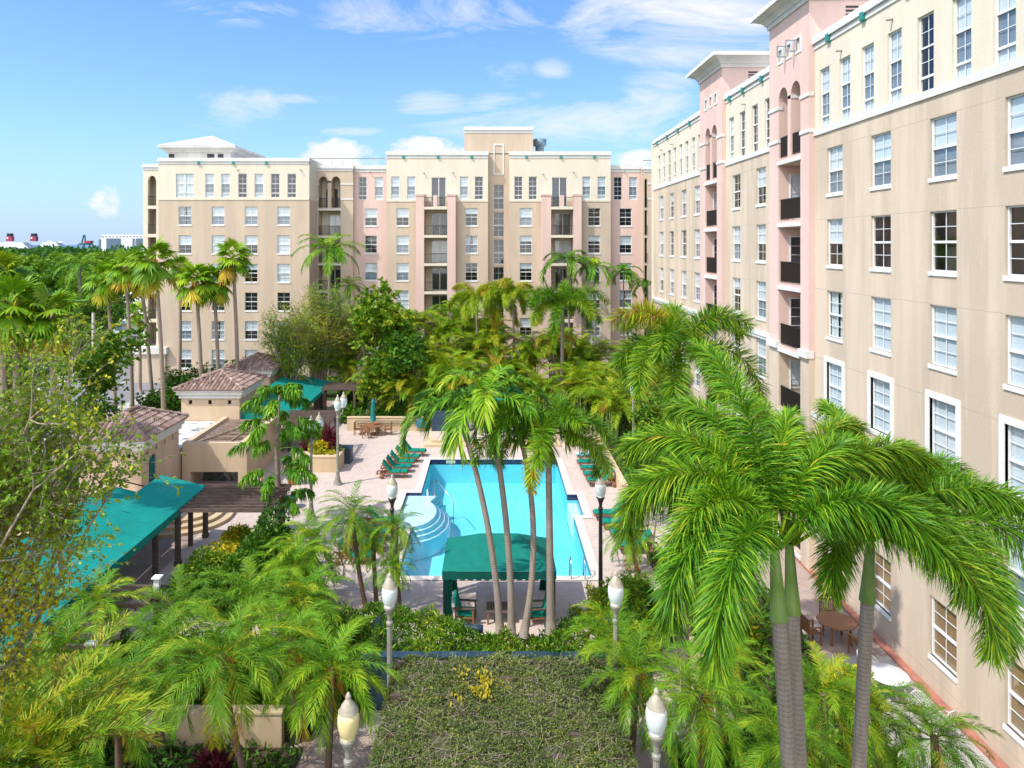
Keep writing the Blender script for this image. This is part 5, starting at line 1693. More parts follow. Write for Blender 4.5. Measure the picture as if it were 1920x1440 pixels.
def ship(xa, xb, Ys, label, funnels, dome=()):
    L = lambda px: (px - CX) * Ys / F
    zf = lambda py: Z(py, Ys)
    t = thing('cruise_ship', label, 'ship', ((L(xa) + L(xb)) / 2, Ys, -1.2))
    a, b = L(xa), L(xb)
    mb = MB(); mb.prism([(a, Ys), (b - 12, Ys), (b, Ys + 15), (b - 12, Ys + 30), (a, Ys + 30)], -1.2, 7); wb(mb, 'hull', M['ship_navy'], t)
    mb = MB()
    for k in range(5): mb.box(a + 2 + k * 1.5, b - 16 - k * 3.5, Ys + 1 + k, Ys + 29 - k, 7 + k * 2.6, 9.3 + k * 2.6)
    wb(mb, 'superstructure', M['far_white'], t)
    mb = MB()
    for k in range(4): mb.box(a + 3 + k * 1.5, b - 17 - k * 3.5, Ys + 2.2 + k, Ys + 27 - k, 9.3 + k * 2.6, 9.6 + k * 2.6)
    wb(mb, 'deck_line', M['far_blue'], t)
    for px in funnels:
        c = L(px); w = 6
        mb = MB(); mb.prism([(c - w, Ys + 10), (c + w, Ys + 10), (c + w - 1, Ys + 20), (c - w, Ys + 20)], 22, zf(443)); f = wb(mb, 'funnel', M['ship_red'], t)
        mb = MB(); mb.box(c - w * 0.8, c + w * 0.6, Ys + 10.5, Ys + 19.5, zf(443), zf(437.5)); f2 = link('funnel_top', mb.mesh('funnel_top', M['ship_navy']), f)
        mb = MB(); mb.lathe([(0.1, 0), (2.2, 0), (2.2, 0.4), (0.1, 0.4)], 14); me = mb.mesh('emblem', M['white'])
        for v in me.vertices: v.co = Vector((v.co.x + c - 2.5, Ys + 9.9 - v.co.z, v.co.y + zf(446.5)))
        link('emblem', me, f)
    for px, r_ in dome:
        mb = MB(); mb.lathe([(r_, 0), (r_ * 0.85, r_ * 0.25), (r_ * 0.5, r_ * 0.45), (0.2, r_ * 0.55)], 16, (L(px), Ys + 15, 19)); wb(mb, 'dome', M['white'], t)


ship(-30, 66, 1500, 'cruise ship with two red and navy funnels on the far left horizon', (10.5, 56))
ship(70, 128, 1560, 'white cruise ship ahead of the red-funnelled one on the horizon', (), ((86, 7), (106, 5)))
cr = thing('harbour_crane', 'blue harbour gantry crane beside the white warehouse on the horizon', 'crane', ((152 - CX) * 900 / F, 900, 0))
L = lambda px: (px - CX) * 900 / F
mb = MB()
for a in (146, 158):
    for y in (900, 912): mb.bar((L(a), y, 0), (L(a), y, 15), 1.4)
mb.bar((L(144), 906, 15.5), (L(168), 906, 15.5), 3, 2.2); mb.bar((L(148), 906, 16), (L(152), 906, Z(441, 900)), 1.3); mb.bar((L(152), 906, Z(441, 900)), (L(154), 906, Z(441, 900)), 1.3); mb.bar((L(154), 906, Z(441, 900)), (L(155), 906, 16), 1.3)
wb(mb, 'gantry', M['crane'], cr)
mb = MB(); mb.box(L(156), L(167), 902, 910, 16.7, 19.5); wb(mb, 'machine_house', M['ship_red'], cr)
# ================================================================== plants
UP = np.array([0.0, 0.0, 1.0])


def nrmz(a):
    return a / np.maximum(np.linalg.norm(a, axis=-1, keepdims=True), 1e-9)


class LB:
    def __init__(s): s.V, s.Q, s.T, s.n = [], [], [], 0

    def add(s, V, Q, T):
        s.V.append(V); s.Q.append(Q + s.n); s.T.append(T); s.n += len(V)

    def strips(s, B, D, S, L, W, g, T, nseg=3, prof=None):
        """ribbons from points B along D, width axis S, falling by g (fraction of length)"""
        n = len(B)
        ts = np.linspace(0, 1, nseg + 1)
        if prof is None: prof = np.interp(ts, [0, 0.25, 0.7, 1], [0.45, 1.0, 0.75, 0.06])
        P_ = B[:, None, :] + D[:, None, :] * (L[:, None] * ts)[..., None]
        P_ = P_ - UP * ((g * L)[:, None] * ts ** 2)[..., None]
        off = S[:, None, :] * (0.5 * W[:, None] * prof)[..., None]
        V = np.stack([P_ - off, P_ + off], 2).reshape(-1, 3)
        k = (nseg + 1) * 2
        i = np.arange(n)[:, None] * k + (np.arange(nseg) * 2)[None, :]
        Q = np.stack([i, i + 1, i + 3, i + 2], -1).reshape(-1, 4)
        s.add(V, Q, np.repeat(np.clip(T, 0, 1), k))

    def xf(s, M3, t):
        s.V = [v @ np.asarray(M3).T + np.asarray(t) for v in s.V]; return s

    def merge(s, o, M3=None, t=None, dt=0.0):
        V = np.concatenate(o.V); V = V @ np.asarray(M3).T + np.asarray(t) if M3 is not None else V
        s.add(V, np.concatenate(o.Q), np.clip(np.concatenate(o.T) + dt, 0, 1))

    def mesh(s, name, mat):
        V, Q, T = np.concatenate(s.V), np.concatenate(s.Q), np.concatenate(s.T)
        me = bpy.data.meshes.new(name)
        me.vertices.add(len(V)); me.vertices.foreach_set('co', V.astype(np.float32).ravel())
        me.loops.add(len(Q) * 4); me.loops.foreach_set('vertex_index', Q.astype(np.int32).ravel())
        me.polygons.add(len(Q)); me.polygons.foreach_set('loop_start', (np.arange(len(Q)) * 4).astype(np.int32))
        me.polygons.foreach_set('loop_total', np.full(len(Q), 4, np.int32))
        at = me.attributes.new('tint', 'FLOAT', 'POINT'); at.data.foreach_set('value', T.astype(np.float32))
        me.materials.append(mat); me.update(calc_edges=True)
        return me


def rz3(a):
    c, s = math.cos(a), math.sin(a); return np.array([[c, -s, 0], [s, c, 0], [0, 0, 1.0]])


def frond(rg, L=2.0, e0=60, bend=90, p=1.3, n=40, ll=0.5, lw=0.03, a0=70, a1=28, v=20, vj=8, plum=False, droop=0.3, nseg=3, t0=0.14, tint=0.4, tj=0.09, rr0=0.022, side=0.0):
    """one pinnate frond starting at the origin, running along +x"""
    o = LB()
    m = 26
    t = np.linspace(0, 1, m)
    e = np.radians(e0 - bend * t ** p)
    st = L / (m - 1)
    x = np.concatenate([[0], np.cumsum(np.cos(e[:-1]) * st)]); z = np.concatenate([[0], np.cumsum(np.sin(e[:-1]) * st)])
    y = side * L * t ** 2
    R_ = np.stack([x, y, z], 1)
    T_ = nrmz(np.gradient(R_, axis=0))
    # rachis as two crossed ribbons
    w = rr0 * (1 - 0.85 * t)
    for ax in (np.array([0, 1.0, 0]), None):
        S = np.tile(ax, (m, 1)) if ax is not None else nrmz(np.cross(T_, np.array([0, 1.0, 0])))
        V = np.stack([R_ - S * w[:, None], R_ + S * w[:, None]], 1).reshape(-1, 3)
        i = np.arange(m - 1) * 2
        o.add(V, np.stack([i, i + 1, i + 3, i + 2], 1), np.full(2 * m, min(1, tint + 0.22)))
    tt = np.repeat(np.linspace(t0, 0.995, n), 2)
    k = len(tt)
    sd = np.tile([1.0, -1.0], n)
    tt = np.clip(tt + rg.normal(0, 0.4 / n, k), t0, 1)
    B = np.stack([np.interp(tt, t, R_[:, j]) for j in range(3)], 1)
    Tg = nrmz(np.stack([np.interp(tt, t, T_[:, j]) for j in range(3)], 1))
    Lat = nrmz(np.cross(Tg, UP + 0 * Tg) + np.array([0, 1e-6, 0])); Nn = nrmz(np.cross(Lat, Tg))
    f = (tt - t0) / (1 - t0)
    a = np.radians(a0 + (a1 - a0) * f + rg.normal(0, 6, k))
    if plum: vv = rg.uniform(-PI, PI, k); out = Lat * np.cos(vv)[:, None] + Nn * np.sin(vv)[:, None]
    else:
        vv = np.radians(v + rg.normal(0, vj, k)); out = Lat * (sd * np.cos(vv))[:, None] + Nn * np.sin(vv)[:, None]
    D = nrmz(Tg * np.cos(a)[:, None] + out * np.sin(a)[:, None])
    LL = ll * (0.42 + 0.58 * np.sin(PI * np.clip(0.14 + 0.80 * f, 0, 1)) ** 0.8) * rg.uniform(0.85, 1.1, k)
    S = nrmz(np.cross(D, Nn) + 0.35 * rg.normal(0, 1, (k, 3)))
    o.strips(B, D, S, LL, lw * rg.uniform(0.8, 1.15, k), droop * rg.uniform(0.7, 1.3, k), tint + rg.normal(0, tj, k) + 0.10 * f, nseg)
    return o


def crown(rg, nf, etop, ebot, pw=0.9, azs=None, yellow=0, ytint=0.86, r0=0.07, tint=0.4, tv=0.08, ljit=0.1, zsp=0.0, base=None, bendtop=1.0, **kw):
    c = LB()
    L = L0 = kw.pop('L')
    for i in range(nf):
        u = (i + 0.5) / nf
        e = lerp(etop, ebot, u ** pw) + rg.normal(0, 5)
        if azs: e = azs[i][1]; kw['bend'] = azs[i][2]; L = L0 * azs[i][3]
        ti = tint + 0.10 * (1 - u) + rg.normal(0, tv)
        if i >= nf - yellow: ti = ytint + rg.normal(0, 0.05)
        kw2 = dict(kw); kw2['bend'] = kw['bend'] * (lerp(bendtop, 1.0, min(1, u * 1.6)))
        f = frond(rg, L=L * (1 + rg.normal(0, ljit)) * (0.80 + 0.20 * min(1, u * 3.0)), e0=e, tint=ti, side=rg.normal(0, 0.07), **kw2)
        a = i * 2.39996 + rg.normal(0, 0.22)
        if azs: a = math.radians(azs[i][0]); 
        off = np.array([r0 * math.cos(a), r0 * math.sin(a), -zsp * u])
        if base is not None: off = off + np.array([rg.normal(0, base[0]), rg.normal(0, base[0]), rg.uniform(0, base[1])])
        c.merge(f, rz3(a), off)
    return c


def fan_leaf(rg, pet=0.95, e0=40, R_=0.95, nseg=26, span=128, tint=0.4, droop=0.4):
    o = LB()
    e = math.radians(e0)
    T = np.array([math.cos(e), 0, math.sin(e)]); hub = T * pet - UP * 0.06 * pet
    m = 8
    t = np.linspace(0, 1, m)
    Rr = T * (pet * t)[:, None] - UP * (0.06 * pet * t ** 2)[:, None]
    S = np.tile([0, 1.0, 0], (m, 1)); w = 0.022 * (1 - 0.4 * t)
    V = np.stack([Rr - S * w[:, None], Rr + S * w[:, None]], 1).reshape(-1, 3); i = np.arange(m - 1) * 2
    o.add(V, np.stack([i, i + 1, i + 3, i + 2], 1), np.full(2 * m, min(1, tint + 0.25)))
    lat = np.array([0, 1.0, 0])
    # blade plane leans down from the petiole
    e2 = e - math.radians(22 + rg.normal(0, 6)); Tb = np.array([math.cos(e2), 0, math.sin(e2)]); Nb = np.cross(Tb, lat) * -1
    ph = np.radians(np.linspace(-span, span, nseg) + rg.normal(0, 1.5, nseg))
    cup = 0.20
    D = nrmz(Tb * np.cos(ph)[:, None] + lat * np.sin(ph)[:, None] + Nb * (cup * np.abs(np.sin(ph)))[:, None])
    LL = R_ * (1 - 0.28 * (np.abs(ph) / math.radians(span)) ** 2) * rg.uniform(0.94, 1.05, nseg)
    S = nrmz(np.cross(D, Nb) + 0.25 * rg.normal(0, 1, (nseg, 3)))
    wd = np.full(nseg, 2 * R_ * 0.5 * math.radians(2 * span) / nseg * 0.95)
    o.strips(np.tile(hub, (nseg, 1)), D, S, LL, wd, droop * rg.uniform(0.5, 1.3, nseg), tint + rg.normal(0, 0.05, nseg), 4, np.array([0.10, 0.55, 1.0, 0.55, 0.05]))
    return o


def fan_crown(rg, nf=26, yellow=3, tint=0.54):
    c = LB()
    for i in range(nf):
        u = (i + 0.5) / nf
        ti = tint + 0.06 * (1 - u) + rg.normal(0, 0.06)
        if i >= nf - yellow: ti = rg.uniform(0.8, 0.98)
        f = fan_leaf(rg, 0.95 * rg.uniform(0.85, 1.1), lerp(82, -42, u ** 0.9) + rg.normal(0, 6), 0.98 * rg.uniform(0.9, 1.08), 24, 126, ti, lerp(0.15, 0.6, u))
        c.merge(f, rz3(i * 2.39996 + rg.normal(0, 0.25)), np.array([0, 0, -0.35 * u]))
    return c


def sprays(rg, pts, dirs, L, W, tint, tj, spread=0.9, per=1, nseg=2, updir=0.25, droop=0.15):
    n = len(pts)
    D = nrmz(np.repeat(dirs, per, 0) + spread * rg.normal(0, 1, (n * per, 3)) + UP * updir)
    S = nrmz(np.cross(D, rg.normal(0, 1, (n * per, 3))))
    o = LB()
    o.strips(np.repeat(pts, per, 0), D, S, L * rg.uniform(0.7, 1.25, n * per), W * rg.uniform(0.8, 1.2, n * per), np.full(n * per, droop), tint + rg.normal(0, tj, n * per), nseg,
             np.array([0.35, 1.0, 0.08]) if nseg == 2 else np.array([0.3, 0.9, 0.8, 0.08]))
    return o


def lumpy(rg, n, r, nl=7, shell=0.55):
    """points through an uneven crown: a cluster of lobes of different sizes"""
    cs = nrmz(rg.normal(0, 1, (nl, 3))) * rg.uniform(0.35, 0.72, (nl, 1)); cs[:, 2] *= 0.8
    rs = rg.uniform(0.28, 0.5, nl)
    k = rg.integers(0, nl, n)
    d = nrmz(rg.normal(0, 1, (n, 3)))
    rad = rg.uniform(shell, 1.0, n) ** 0.6
    p = cs[k] + d * (rs[k] * rad)[:, None]
    return p * np.asarray(r), d, k


def bush(name, rg, r, n, L, W, tint, tj, nl=9, ground=True, mat='bleaf', updir=0.35, spread=0.7, droop=0.15, nseg=2):
    p, d, k = lumpy(rg, n, r, nl, 0.4)
    if ground: p[:, 2] = np.abs(p[:, 2] + r[2] * 0.35)
    lob = rg.normal(0, 0.10, nl)[k]
    o = sprays(rg, p, d, L, W, 0, 0, spread, 1, nseg, updir, droop)
    kk = (nseg + 1) * 2
    o.T = [np.clip(np.repeat(tint + lob + rg.normal(0, tj, n), kk), 0, 1)]
    return o.mesh(name, M[mat])


def branches(rg, mb, p, d, L, r, lvl, out, gnarl=0.25, up=0.15, kids=(3, 4, 5), ang=0.6, shrink=0.62, nseg=4):
    pts, rads = [Vector(p)], [r]
    d = Vector(d).normalized()
    for i in range(nseg):
        d = (d + Vector(rg.normal(0, gnarl, 3)) + Vector((0, 0, up))).normalized()
        pts.append(pts[-1] + d * (L / nseg)); rads.append(r * (1 - 0.55 * (i + 1) / nseg))
    mb.tube(pts, rads, 6 if lvl > 1 else 4, 0, False)
    if lvl == 0:
        for q in pts[1:]: out.append((tuple(q), tuple(d)))
        return
    k = kids[min(lvl, len(kids) - 1)]
    for c in range(k):
        i = nseg if c == 0 else int(rg.integers(max(1, nseg // 2), nseg + 1))
        a = Vector(rg.normal(0, 1, 3)); a = (a - d * a.dot(d)).normalized()
        nd = (d + a * (ang if c else ang * 0.35) * rg.uniform(0.7, 1.3)).normalized()
        branches(rg, mb, pts[i], nd, L * shrink * rg.uniform(0.8, 1.2), rads[i] * 0.75, lvl - 1, out, gnarl, up, kids, ang, shrink, nseg)


def G3(seed): return np.random.default_rng(seed)


CR = {}
FA = [[(180, 74, 150, 1.0), (206, 72, 160, 1.0), (150, 78, 128, 1.0), (122, 80, 105, 1.05), (95, 84, 80, 1.0), (60, 78, 118, 1.0), (30, 72, 138, 0.95), (340, 66, 150, 0.9), (236, 50, 160, 0.85), (165, 62, 150, 0.95), (216, 52, 158, 1.1), (352, 50, 150, 1.0)],
      [(85, 84, 82, 1.05), (48, 78, 105, 1.0), (115, 80, 108, 1.0), (15, 72, 138, 0.95), (328, 66, 155, 0.9), (70, 66, 130, 1.0), (145, 70, 135, 0.95), (0, 76, 125, 0.9), (318, 46, 150, 1.1)],
      [(90, 84, 88, 1.05), (40, 76, 112, 1.0), (140, 76, 120, 1.0), (182, 74, 160, 0.85), (8, 64, 132, 1.05), (338, 60, 145, 1.05), (24, 58, 124, 1.0), (308, 56, 158, 0.9), (110, 66, 130, 1.0), (66, 68, 122, 1.0), (354, 48, 122, 1.15), (228, 54, 160, 0.9), (296, 42, 150, 1.0), (330, 44, 138, 1.15)]]
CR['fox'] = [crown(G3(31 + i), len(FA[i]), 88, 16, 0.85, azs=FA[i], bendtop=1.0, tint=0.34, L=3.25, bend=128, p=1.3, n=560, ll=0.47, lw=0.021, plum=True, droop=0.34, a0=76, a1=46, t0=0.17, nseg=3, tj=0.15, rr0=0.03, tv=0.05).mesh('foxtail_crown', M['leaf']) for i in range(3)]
CR['foxmid'] = [crown(G3(41 + i), 14, 84, 6, 0.85, tint=0.40, L=2.8, bend=120, p=1.2, n=280, ll=0.54, lw=0.036, plum=True, droop=0.16, a0=80, a1=48, t0=0.14, nseg=2, tj=0.14, rr0=0.03).mesh('foxtail_crown', M['leaf']) for i in range(2)]
CR['adon'] = [crown(G3(51 + i), 11, 80, -2, 0.8, tint=0.36, L=2.15, bend=112, p=1.2, n=44, ll=0.62, lw=0.055, v=38, droop=0.62, a0=66, a1=30, nseg=3, rr0=0.028, tj=0.1).mesh('palm_crown', M['leaf']) for i in range(3)]
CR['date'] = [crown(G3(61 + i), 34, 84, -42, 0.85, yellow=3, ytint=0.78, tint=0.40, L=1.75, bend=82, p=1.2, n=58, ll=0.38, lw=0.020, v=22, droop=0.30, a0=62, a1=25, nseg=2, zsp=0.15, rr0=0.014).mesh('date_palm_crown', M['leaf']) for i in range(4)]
CR['areca'] = [crown(G3(71 + i), 40, 86, 28, 0.9, yellow=2, ytint=0.80, tint=0.52, L=2.9, bend=92, p=1.35, n=78, ll=0.62, lw=0.034, v=32, droop=0.35, nseg=2, base=(0.35, 1.6), rr0=0.02, tj=0.1).mesh('areca_crown', M['leaf']) for i in range(3)]
CR['gold'] = [crown(G3(81 + i), 14, 86, 8, 0.85, yellow=1, ytint=0.84, tint=0.66, L=3.0, bend=125, p=1.2, n=260, ll=0.56, lw=0.045, plum=True, v=25, droop=0.3, nseg=2, rr0=0.03, tj=0.1).mesh('palm_crown', M['leaf']) for i in range(2)]
CR['coco'] = [crown(G3(91 + i), 16, 80, -12, 0.85, tint=0.40, L=3.3, bend=88, p=1.3, n=52, ll=0.75, lw=0.06, v=15, droop=0.55, nseg=2, rr0=0.03).mesh('palm_crown', M['leaf']) for i in range(2)]
CR['fan'] = [fan_crown(G3(101 + i), 21, 3 if i else 2).mesh('fan_palm_crown', M['leaf']) for i in range(3)]
CR['cycad'] = [crown(G3(111), 26, 72, 8, 0.9, tint=0.57, L=1.7, bend=52, p=1.3, n=60, ll=0.30, lw=0.024, v=32, droop=0.12, nseg=2, rr0=0.016).mesh('frond_crown', M['leaf'])]


def palm(name, label, kind, var, base, top, r=0.12, mat='ring', sc=1.0, rz=None, shaft=0.0, cat='palm tree', group=None, bow=0.0, thatch=False, r1=None):
    base, top = Vector(base), Vector(top)
    t = thing(name, label, cat, base, 0, group)
    d = top - base
    mid = d * 0.5 + Vector((bow, 0, 0))
    n = max(6, int(d.length / 0.5))
    pts, rad = [], []
    r1 = r1 or r * 0.72
    for i in range(n + 1):
        u = i / n
        pts.append(mid * (2 * u * (1 - u)) + d * (u * u))
        rad.append(lerp(r * (1 + 0.45 * math.exp(-u * 14)), r1, u))
    k = n
    if shaft:
        k = max(2, int(n * (1 - shaft / d.length)))
    mb = MB(); mb.tube(pts[:k + 1], rad[:k + 1], 10); link('trunk', mb.mesh('trunk', M[mat]), t)
    if shaft:
        q = pts[k:]
        if len(q) < 3: q = [pts[k], pts[k].lerp(pts[-1], 0.5), pts[-1]]
        rs = [lerp(rad[k] * 1.28, rad[k] * 0.62, (i / (len(q) - 1)) ** 0.8) for i in range(len(q))]
        mb = MB(); mb.tube(q, rs, 10); link('crownshaft', mb.mesh('crownshaft', M['shaft']), t)
    if thatch:
        rg = G3(int(abs(base.x * 7 + base.y * 13)))
        o = LB(); nn = 60
        a = rg.uniform(0, 2 * PI, nn); B = np.stack([0.14 * np.cos(a), 0.14 * np.sin(a), rg.uniform(-0.7, 0.1, nn)], 1) + np.array(top - base)
        D = nrmz(np.stack([np.cos(a) * 0.5, np.sin(a) * 0.5, -np.ones(nn)], 1)); S = nrmz(np.cross(D, rg.normal(0, 1, (nn, 3))))
        o.strips(B, D, S, rg.uniform(0.3, 0.75, nn), np.full(nn, 0.07), np.zeros(nn), np.full(nn, 0.97), 2); link('dead_leaves', o.mesh('dead_leaves', M['leaf']), t)
    rz = rz if rz is not None else rnd.uniform(0, 6.28)
    c = link('crown', CR[kind][var % len(CR[kind])], t, top - base, rz, sc)
    return t


# --- foxtails close to the camera on the right
palm('foxtail_palm', 'tall foxtail palm in front at right, left trunk of the close pair', 'fox', 0, (4.75, 10.3, 0), P(1452, 1030, 10.2), 0.135, 'ring', 1.0, 0.0, 0.85)
palm('foxtail_palm', 'tall foxtail palm in front at right, right trunk of the close pair', 'fox', 1, (5.0, 10.9, 0), P(1480, 1020, 10.8), 0.13, 'ring', 0.92, 0.0, 0.85)
palm('foxtail_palm', 'tall foxtail palm nearest the right building with a single ringed trunk', 'fox', 2, (5.95, 12.1, 0), P(1632, 1010, 12.0), 0.14, 'ring', 0.94, 0.0, 0.85)
palm('foxtail_palm', 'foxtail palm with a high bushy crown before the middle of the right building', 'foxmid', 0, (6.05, 22.2, 0), P(1274, 658, 22.0), 0.13, 'ring', 1.12, 1.1, 1.2)
palm('foxtail_palm', 'straight-trunked foxtail palm at right of the palms in front of the pool', 'foxmid', 1, P(1033, 1188, 23.8), P(1028, 815, 24.6), 0.14, 'ring', 0.98, 2.8, 0.9)
# --- leaning palms in the hedge planter
gA = 'slender leaning palms in the hedge planter'
palm('christmas_palm', 'leaning palm at the left of the hedge planter, its trunk curving furthest left', 'adon', 0, P(938, 1192, 23.5), P(858, 768, 24.6), 0.12, 'ring', 1.02, 0.3, 0.95, group=gA, bow=0.55, r1=0.085)
palm('christmas_palm', 'leaning palm second from the left in the hedge planter with pale fruit below its crown', 'adon', 1, P(959, 1196, 23.4), P(912, 745, 24.4), 0.12, 'ring', 1.12, 1.4, 1.0, group=gA, bow=0.45, r1=0.09)
palm('christmas_palm', 'palm third from the left in the hedge planter, its trunk bowed to the right', 'adon', 2, P(981, 1195, 23.4), P(966, 782, 25.0), 0.115, 'ring', 1.0, 2.2, 0.9, group=gA, bow=0.95, r1=0.085)
rgf = G3(5)
for (px, py, Y) in ((918, 795, 24.2), (925, 785, 24.3), (862, 808, 24.4)):
    p = P(px, py, Y); pt, d, k = lumpy(rgf, 260, (0.26, 0.26, 0.3), 5, 0.3)
    o = sprays(rgf, pt, d, 0.09, 0.02, 0.62, 0.08, 0.8); ob = link('palm_fruit', o.mesh('palm_fruit', M['leaf']), None, p); tag(ob, {925: 'pale green fruit spray hanging right of the second leaning palm', 918: 'pale green fruit spray below the crown of the second leaning palm', 862: 'pale green fruit spray below the crown of the leftmost leaning palm'}[px], 'fruit spray')

# --- fan palms at left
fans = [(24, 575, 30, 0, 'close fan palm cut by the left edge of the photo', 1.05), (94, 590, 30.5, 1, 'close fan palm with yellowing lower leaves, in front of the forest', 1.0), (-2, 520, 34, 2, 'fan palm behind the one cut by the left edge', 1.0),
        (198, 522, 60, 0, 'leftmost of the tall thin fan palms by the road', 1.15), (234, 500, 58, 1, 'second tall thin fan palm from the left by the road', 1.1), (262, 508, 60, 2, 'third tall fan palm, its trunk in front of the open corner tower', 1.15),
        (290, 487, 50, 1, 'tallest fan palm, rising before the corner of the left block', 1.22), (366, 522, 56, 2, 'fan palm before the first window column of the left block', 1.12), (400, 528, 57, 0, 'fan palm between the first and second window columns of the left block', 1.08),
        (436, 482, 57, 1, 'tall fan palm before the third window column of the left block', 1.12), (336, 500, 66, 0, 'thin fan palm standing close to the left block wall', 0.85), (258, 585, 70, 2, 'short far fan palm seen between the roadside trunks', 0.85)]
foot = {198: (214, 770), 234: (246, 770), 262: (285, 760), 290: (306, 770), 366: (377, 720), 400: (408, 715), 436: (444, 700), 336: (333, 690)}
for px, py, Y, v, lb, s in fans:
    top = P(px, py, Y)
    fx = X(foot[px][0], Y) if px in foot else top.x + 0.1
    palm('fan_palm', lb, 'fan', v, (fx, Y + 0.2, 0), top, 0.17, 'ring_tan', s * 0.92, None, 0, group='fan palms along the left side', bow=0.25, thatch=True)

# --- pygmy date palms
dates = [(415, 1225, 18.0, 1.12, 1.0, 'pygmy date palm with a dark leaning trunk over the tan planter wall'), (622, 1250, 18.8, 1.0, -0.1, 'bright pygmy date palm left of the clipped arbor'), (222, 1290, 17.6, 0.92, 0.1, 'pygmy date palm with yellowish fronds in the lower left'),
         (112, 1225, 19.4, 1.1, 0.2, 'dark pygmy date palm under the near end of the awning'), (330, 1140, 22.4, 1.0, 0.2, 'pygmy date palm behind the leaning one, beside the shaded pergola'), (470, 1125, 22.8, 1.05, -0.2, 'pygmy date palm in the middle of the left bed'),
         (566, 1120, 23.4, 0.95, 0.1, 'pygmy date palm at the back of the left bed near the hedge'), (545, 1195, 20.8, 0.95, 0.2, 'pygmy date palm squeezed between the leaning and the bright ones'), (300, 1215, 20.2, 0.9, 0.1, 'pygmy date palm half hidden left of the leaning one'),
         (20, 1320, 18.6, 0.95, 0.0, 'pygmy date palm in deep shade at the left edge'), (585, 1015, 29.0, 1.12, 0.2, 'dark feathery date palm behind the left bed, before the two-globe lamp'), (548, 1062, 27.4, 1.05, 0.1, 'dark date palm just left of the slim palms'),
         (1192, 1262, 18.4, 0.92, -0.25, 'pygmy date palm right of the clipped arbor with a bent trunk'), (1312, 1300, 17.2, 0.92, 0.1, 'pygmy date palm between the right arbor lamp and the foxtail pair'), (1545, 1300, 16.6, 0.85, 0.0, 'pygmy date palm between the foxtail pair and the single foxtail'),
         (1752, 1380, 16.8, 0.78, 0.0, 'round pygmy date palm beside the red kerb at lower right'), (1158, 1195, 20.6, 0.85, 0.1, 'pygmy date palm behind the arbor, at the right end of the hedge'), (1345, 1235, 20.0, 0.85, 0.1, 'pygmy date palm by the herringbone path'),
         (1640, 1330, 17.6, 0.8, 0.0, 'yellowish pygmy date palm right of the single foxtail trunk'), (1475, 1390, 14.8, 0.75, 0, 'small pygmy date palm at the foot of the foxtail pair'),
         (662, 962, 28.2, 0.88, 0.55, 'slim date palm leaning over the near left loungers'), (742, 985, 27.6, 0.62, 0.2, 'small slim date palm beside the dark lamp at the pool corner'), (700, 1010, 28.6, 0.7, 0.15, 'slim date palm between the leaning one and the dark lamp'),
         (735, 1062, 27.2, 0.55, 0.1, 'shortest slim date palm at the pool corner'), (1182, 1002, 31.6, 0.8, 0.3, 'small date palm in front of the near right loungers'), (1290, 1060, 25.5, 0.7, 0.1, 'small date palm with orange fronds beside the path trunk'),
         (180, 1130, 23.5, 0.9, 0.1, 'date palm in the shade below the awning pergola')]
for i, (px, py, Y, s, lean, lb) in enumerate(dates):
    top = P(px, py, Y)
    top.z = max(top.z, 0.9)
    palm('date_palm', lb, 'date', i, (top.x + lean, Y - 0.1, 0.0), top, 0.085, 'ring_brown', s, None, 0, group='pygmy date palms in the planting beds', bow=-lean * 0.3, thatch=(s > 0.9), r1=0.09)
palm('frond_plant', 'yellow-green feathery palm in the bottom left corner', 'cycad', 0, P(60, 1520, 12.8) * 1, P(72, 1418, 12.8), 0.12, 'ring_brown', 1.35, 0.5)
palm('frond_plant', 'second yellow-green feathery palm cut by the bottom left corner', 'cycad', 0, P(-20, 1540, 12.5), P(-10, 1440, 12.5), 0.12, 'ring_brown', 1.1, 2.1)

# --- areca clumps and golden palms behind the pool
ar_ = [(800, 660, 60, 1.0), (848, 690, 57.5, 0.95), (772, 720, 57, 0.85), (884, 650, 62, 1.0), (828, 620, 64, 1.05), (930, 690, 58, 0.8), (968, 680, 60, 0.8), (745, 640, 63, 0.95), (1092, 700, 56, 0.9), (1132, 720, 54, 0.85), (1075, 660, 62, 0.9), (1015, 720, 57, 0.8), (1160, 690, 60, 0.9), (1325, 1120, 25, 0.6), (905, 615, 65, 0.95), (640, 680, 63, 0.7), (1050, 635, 66, 0.9)]
ar_ += [(775, 600, 66, 1.1), (720, 700, 60, 0.9), (865, 590, 67, 1.1), (925, 640, 61, 0.95), (1000, 650, 61, 0.95), (1110, 660, 62, 0.9), (1200, 670, 60, 0.95), (1150, 740, 50, 0.85), (1230, 700, 52, 0.9)]
nmz = ['in the middle of the golden clumps', 'behind the left leaning palm crown', 'above the umbrella table', 'below the stair windows', 'before the left balcony column', 'behind the second leaning palm', 'behind the far cabana', 'beside the bright broad-leaved tree', 'right of the straight foxtail crown', 'left of the high bushy foxtail', 'behind the twin far lamps', 'between the leaning palms and the far lamps', 'below the right pink bay', 'with orange fronds by the path', 'under the left golden palm', 'behind the far pergola', 'at the foot of the right golden palm', 'left of the left balcony column', 'behind the parasol', 'before the left stair wall', 'between the two golden palms', 'right of the golden palms', 'behind the slender palms', 'at the corner by the right building', 'behind the towel lounger', 'along the right path']
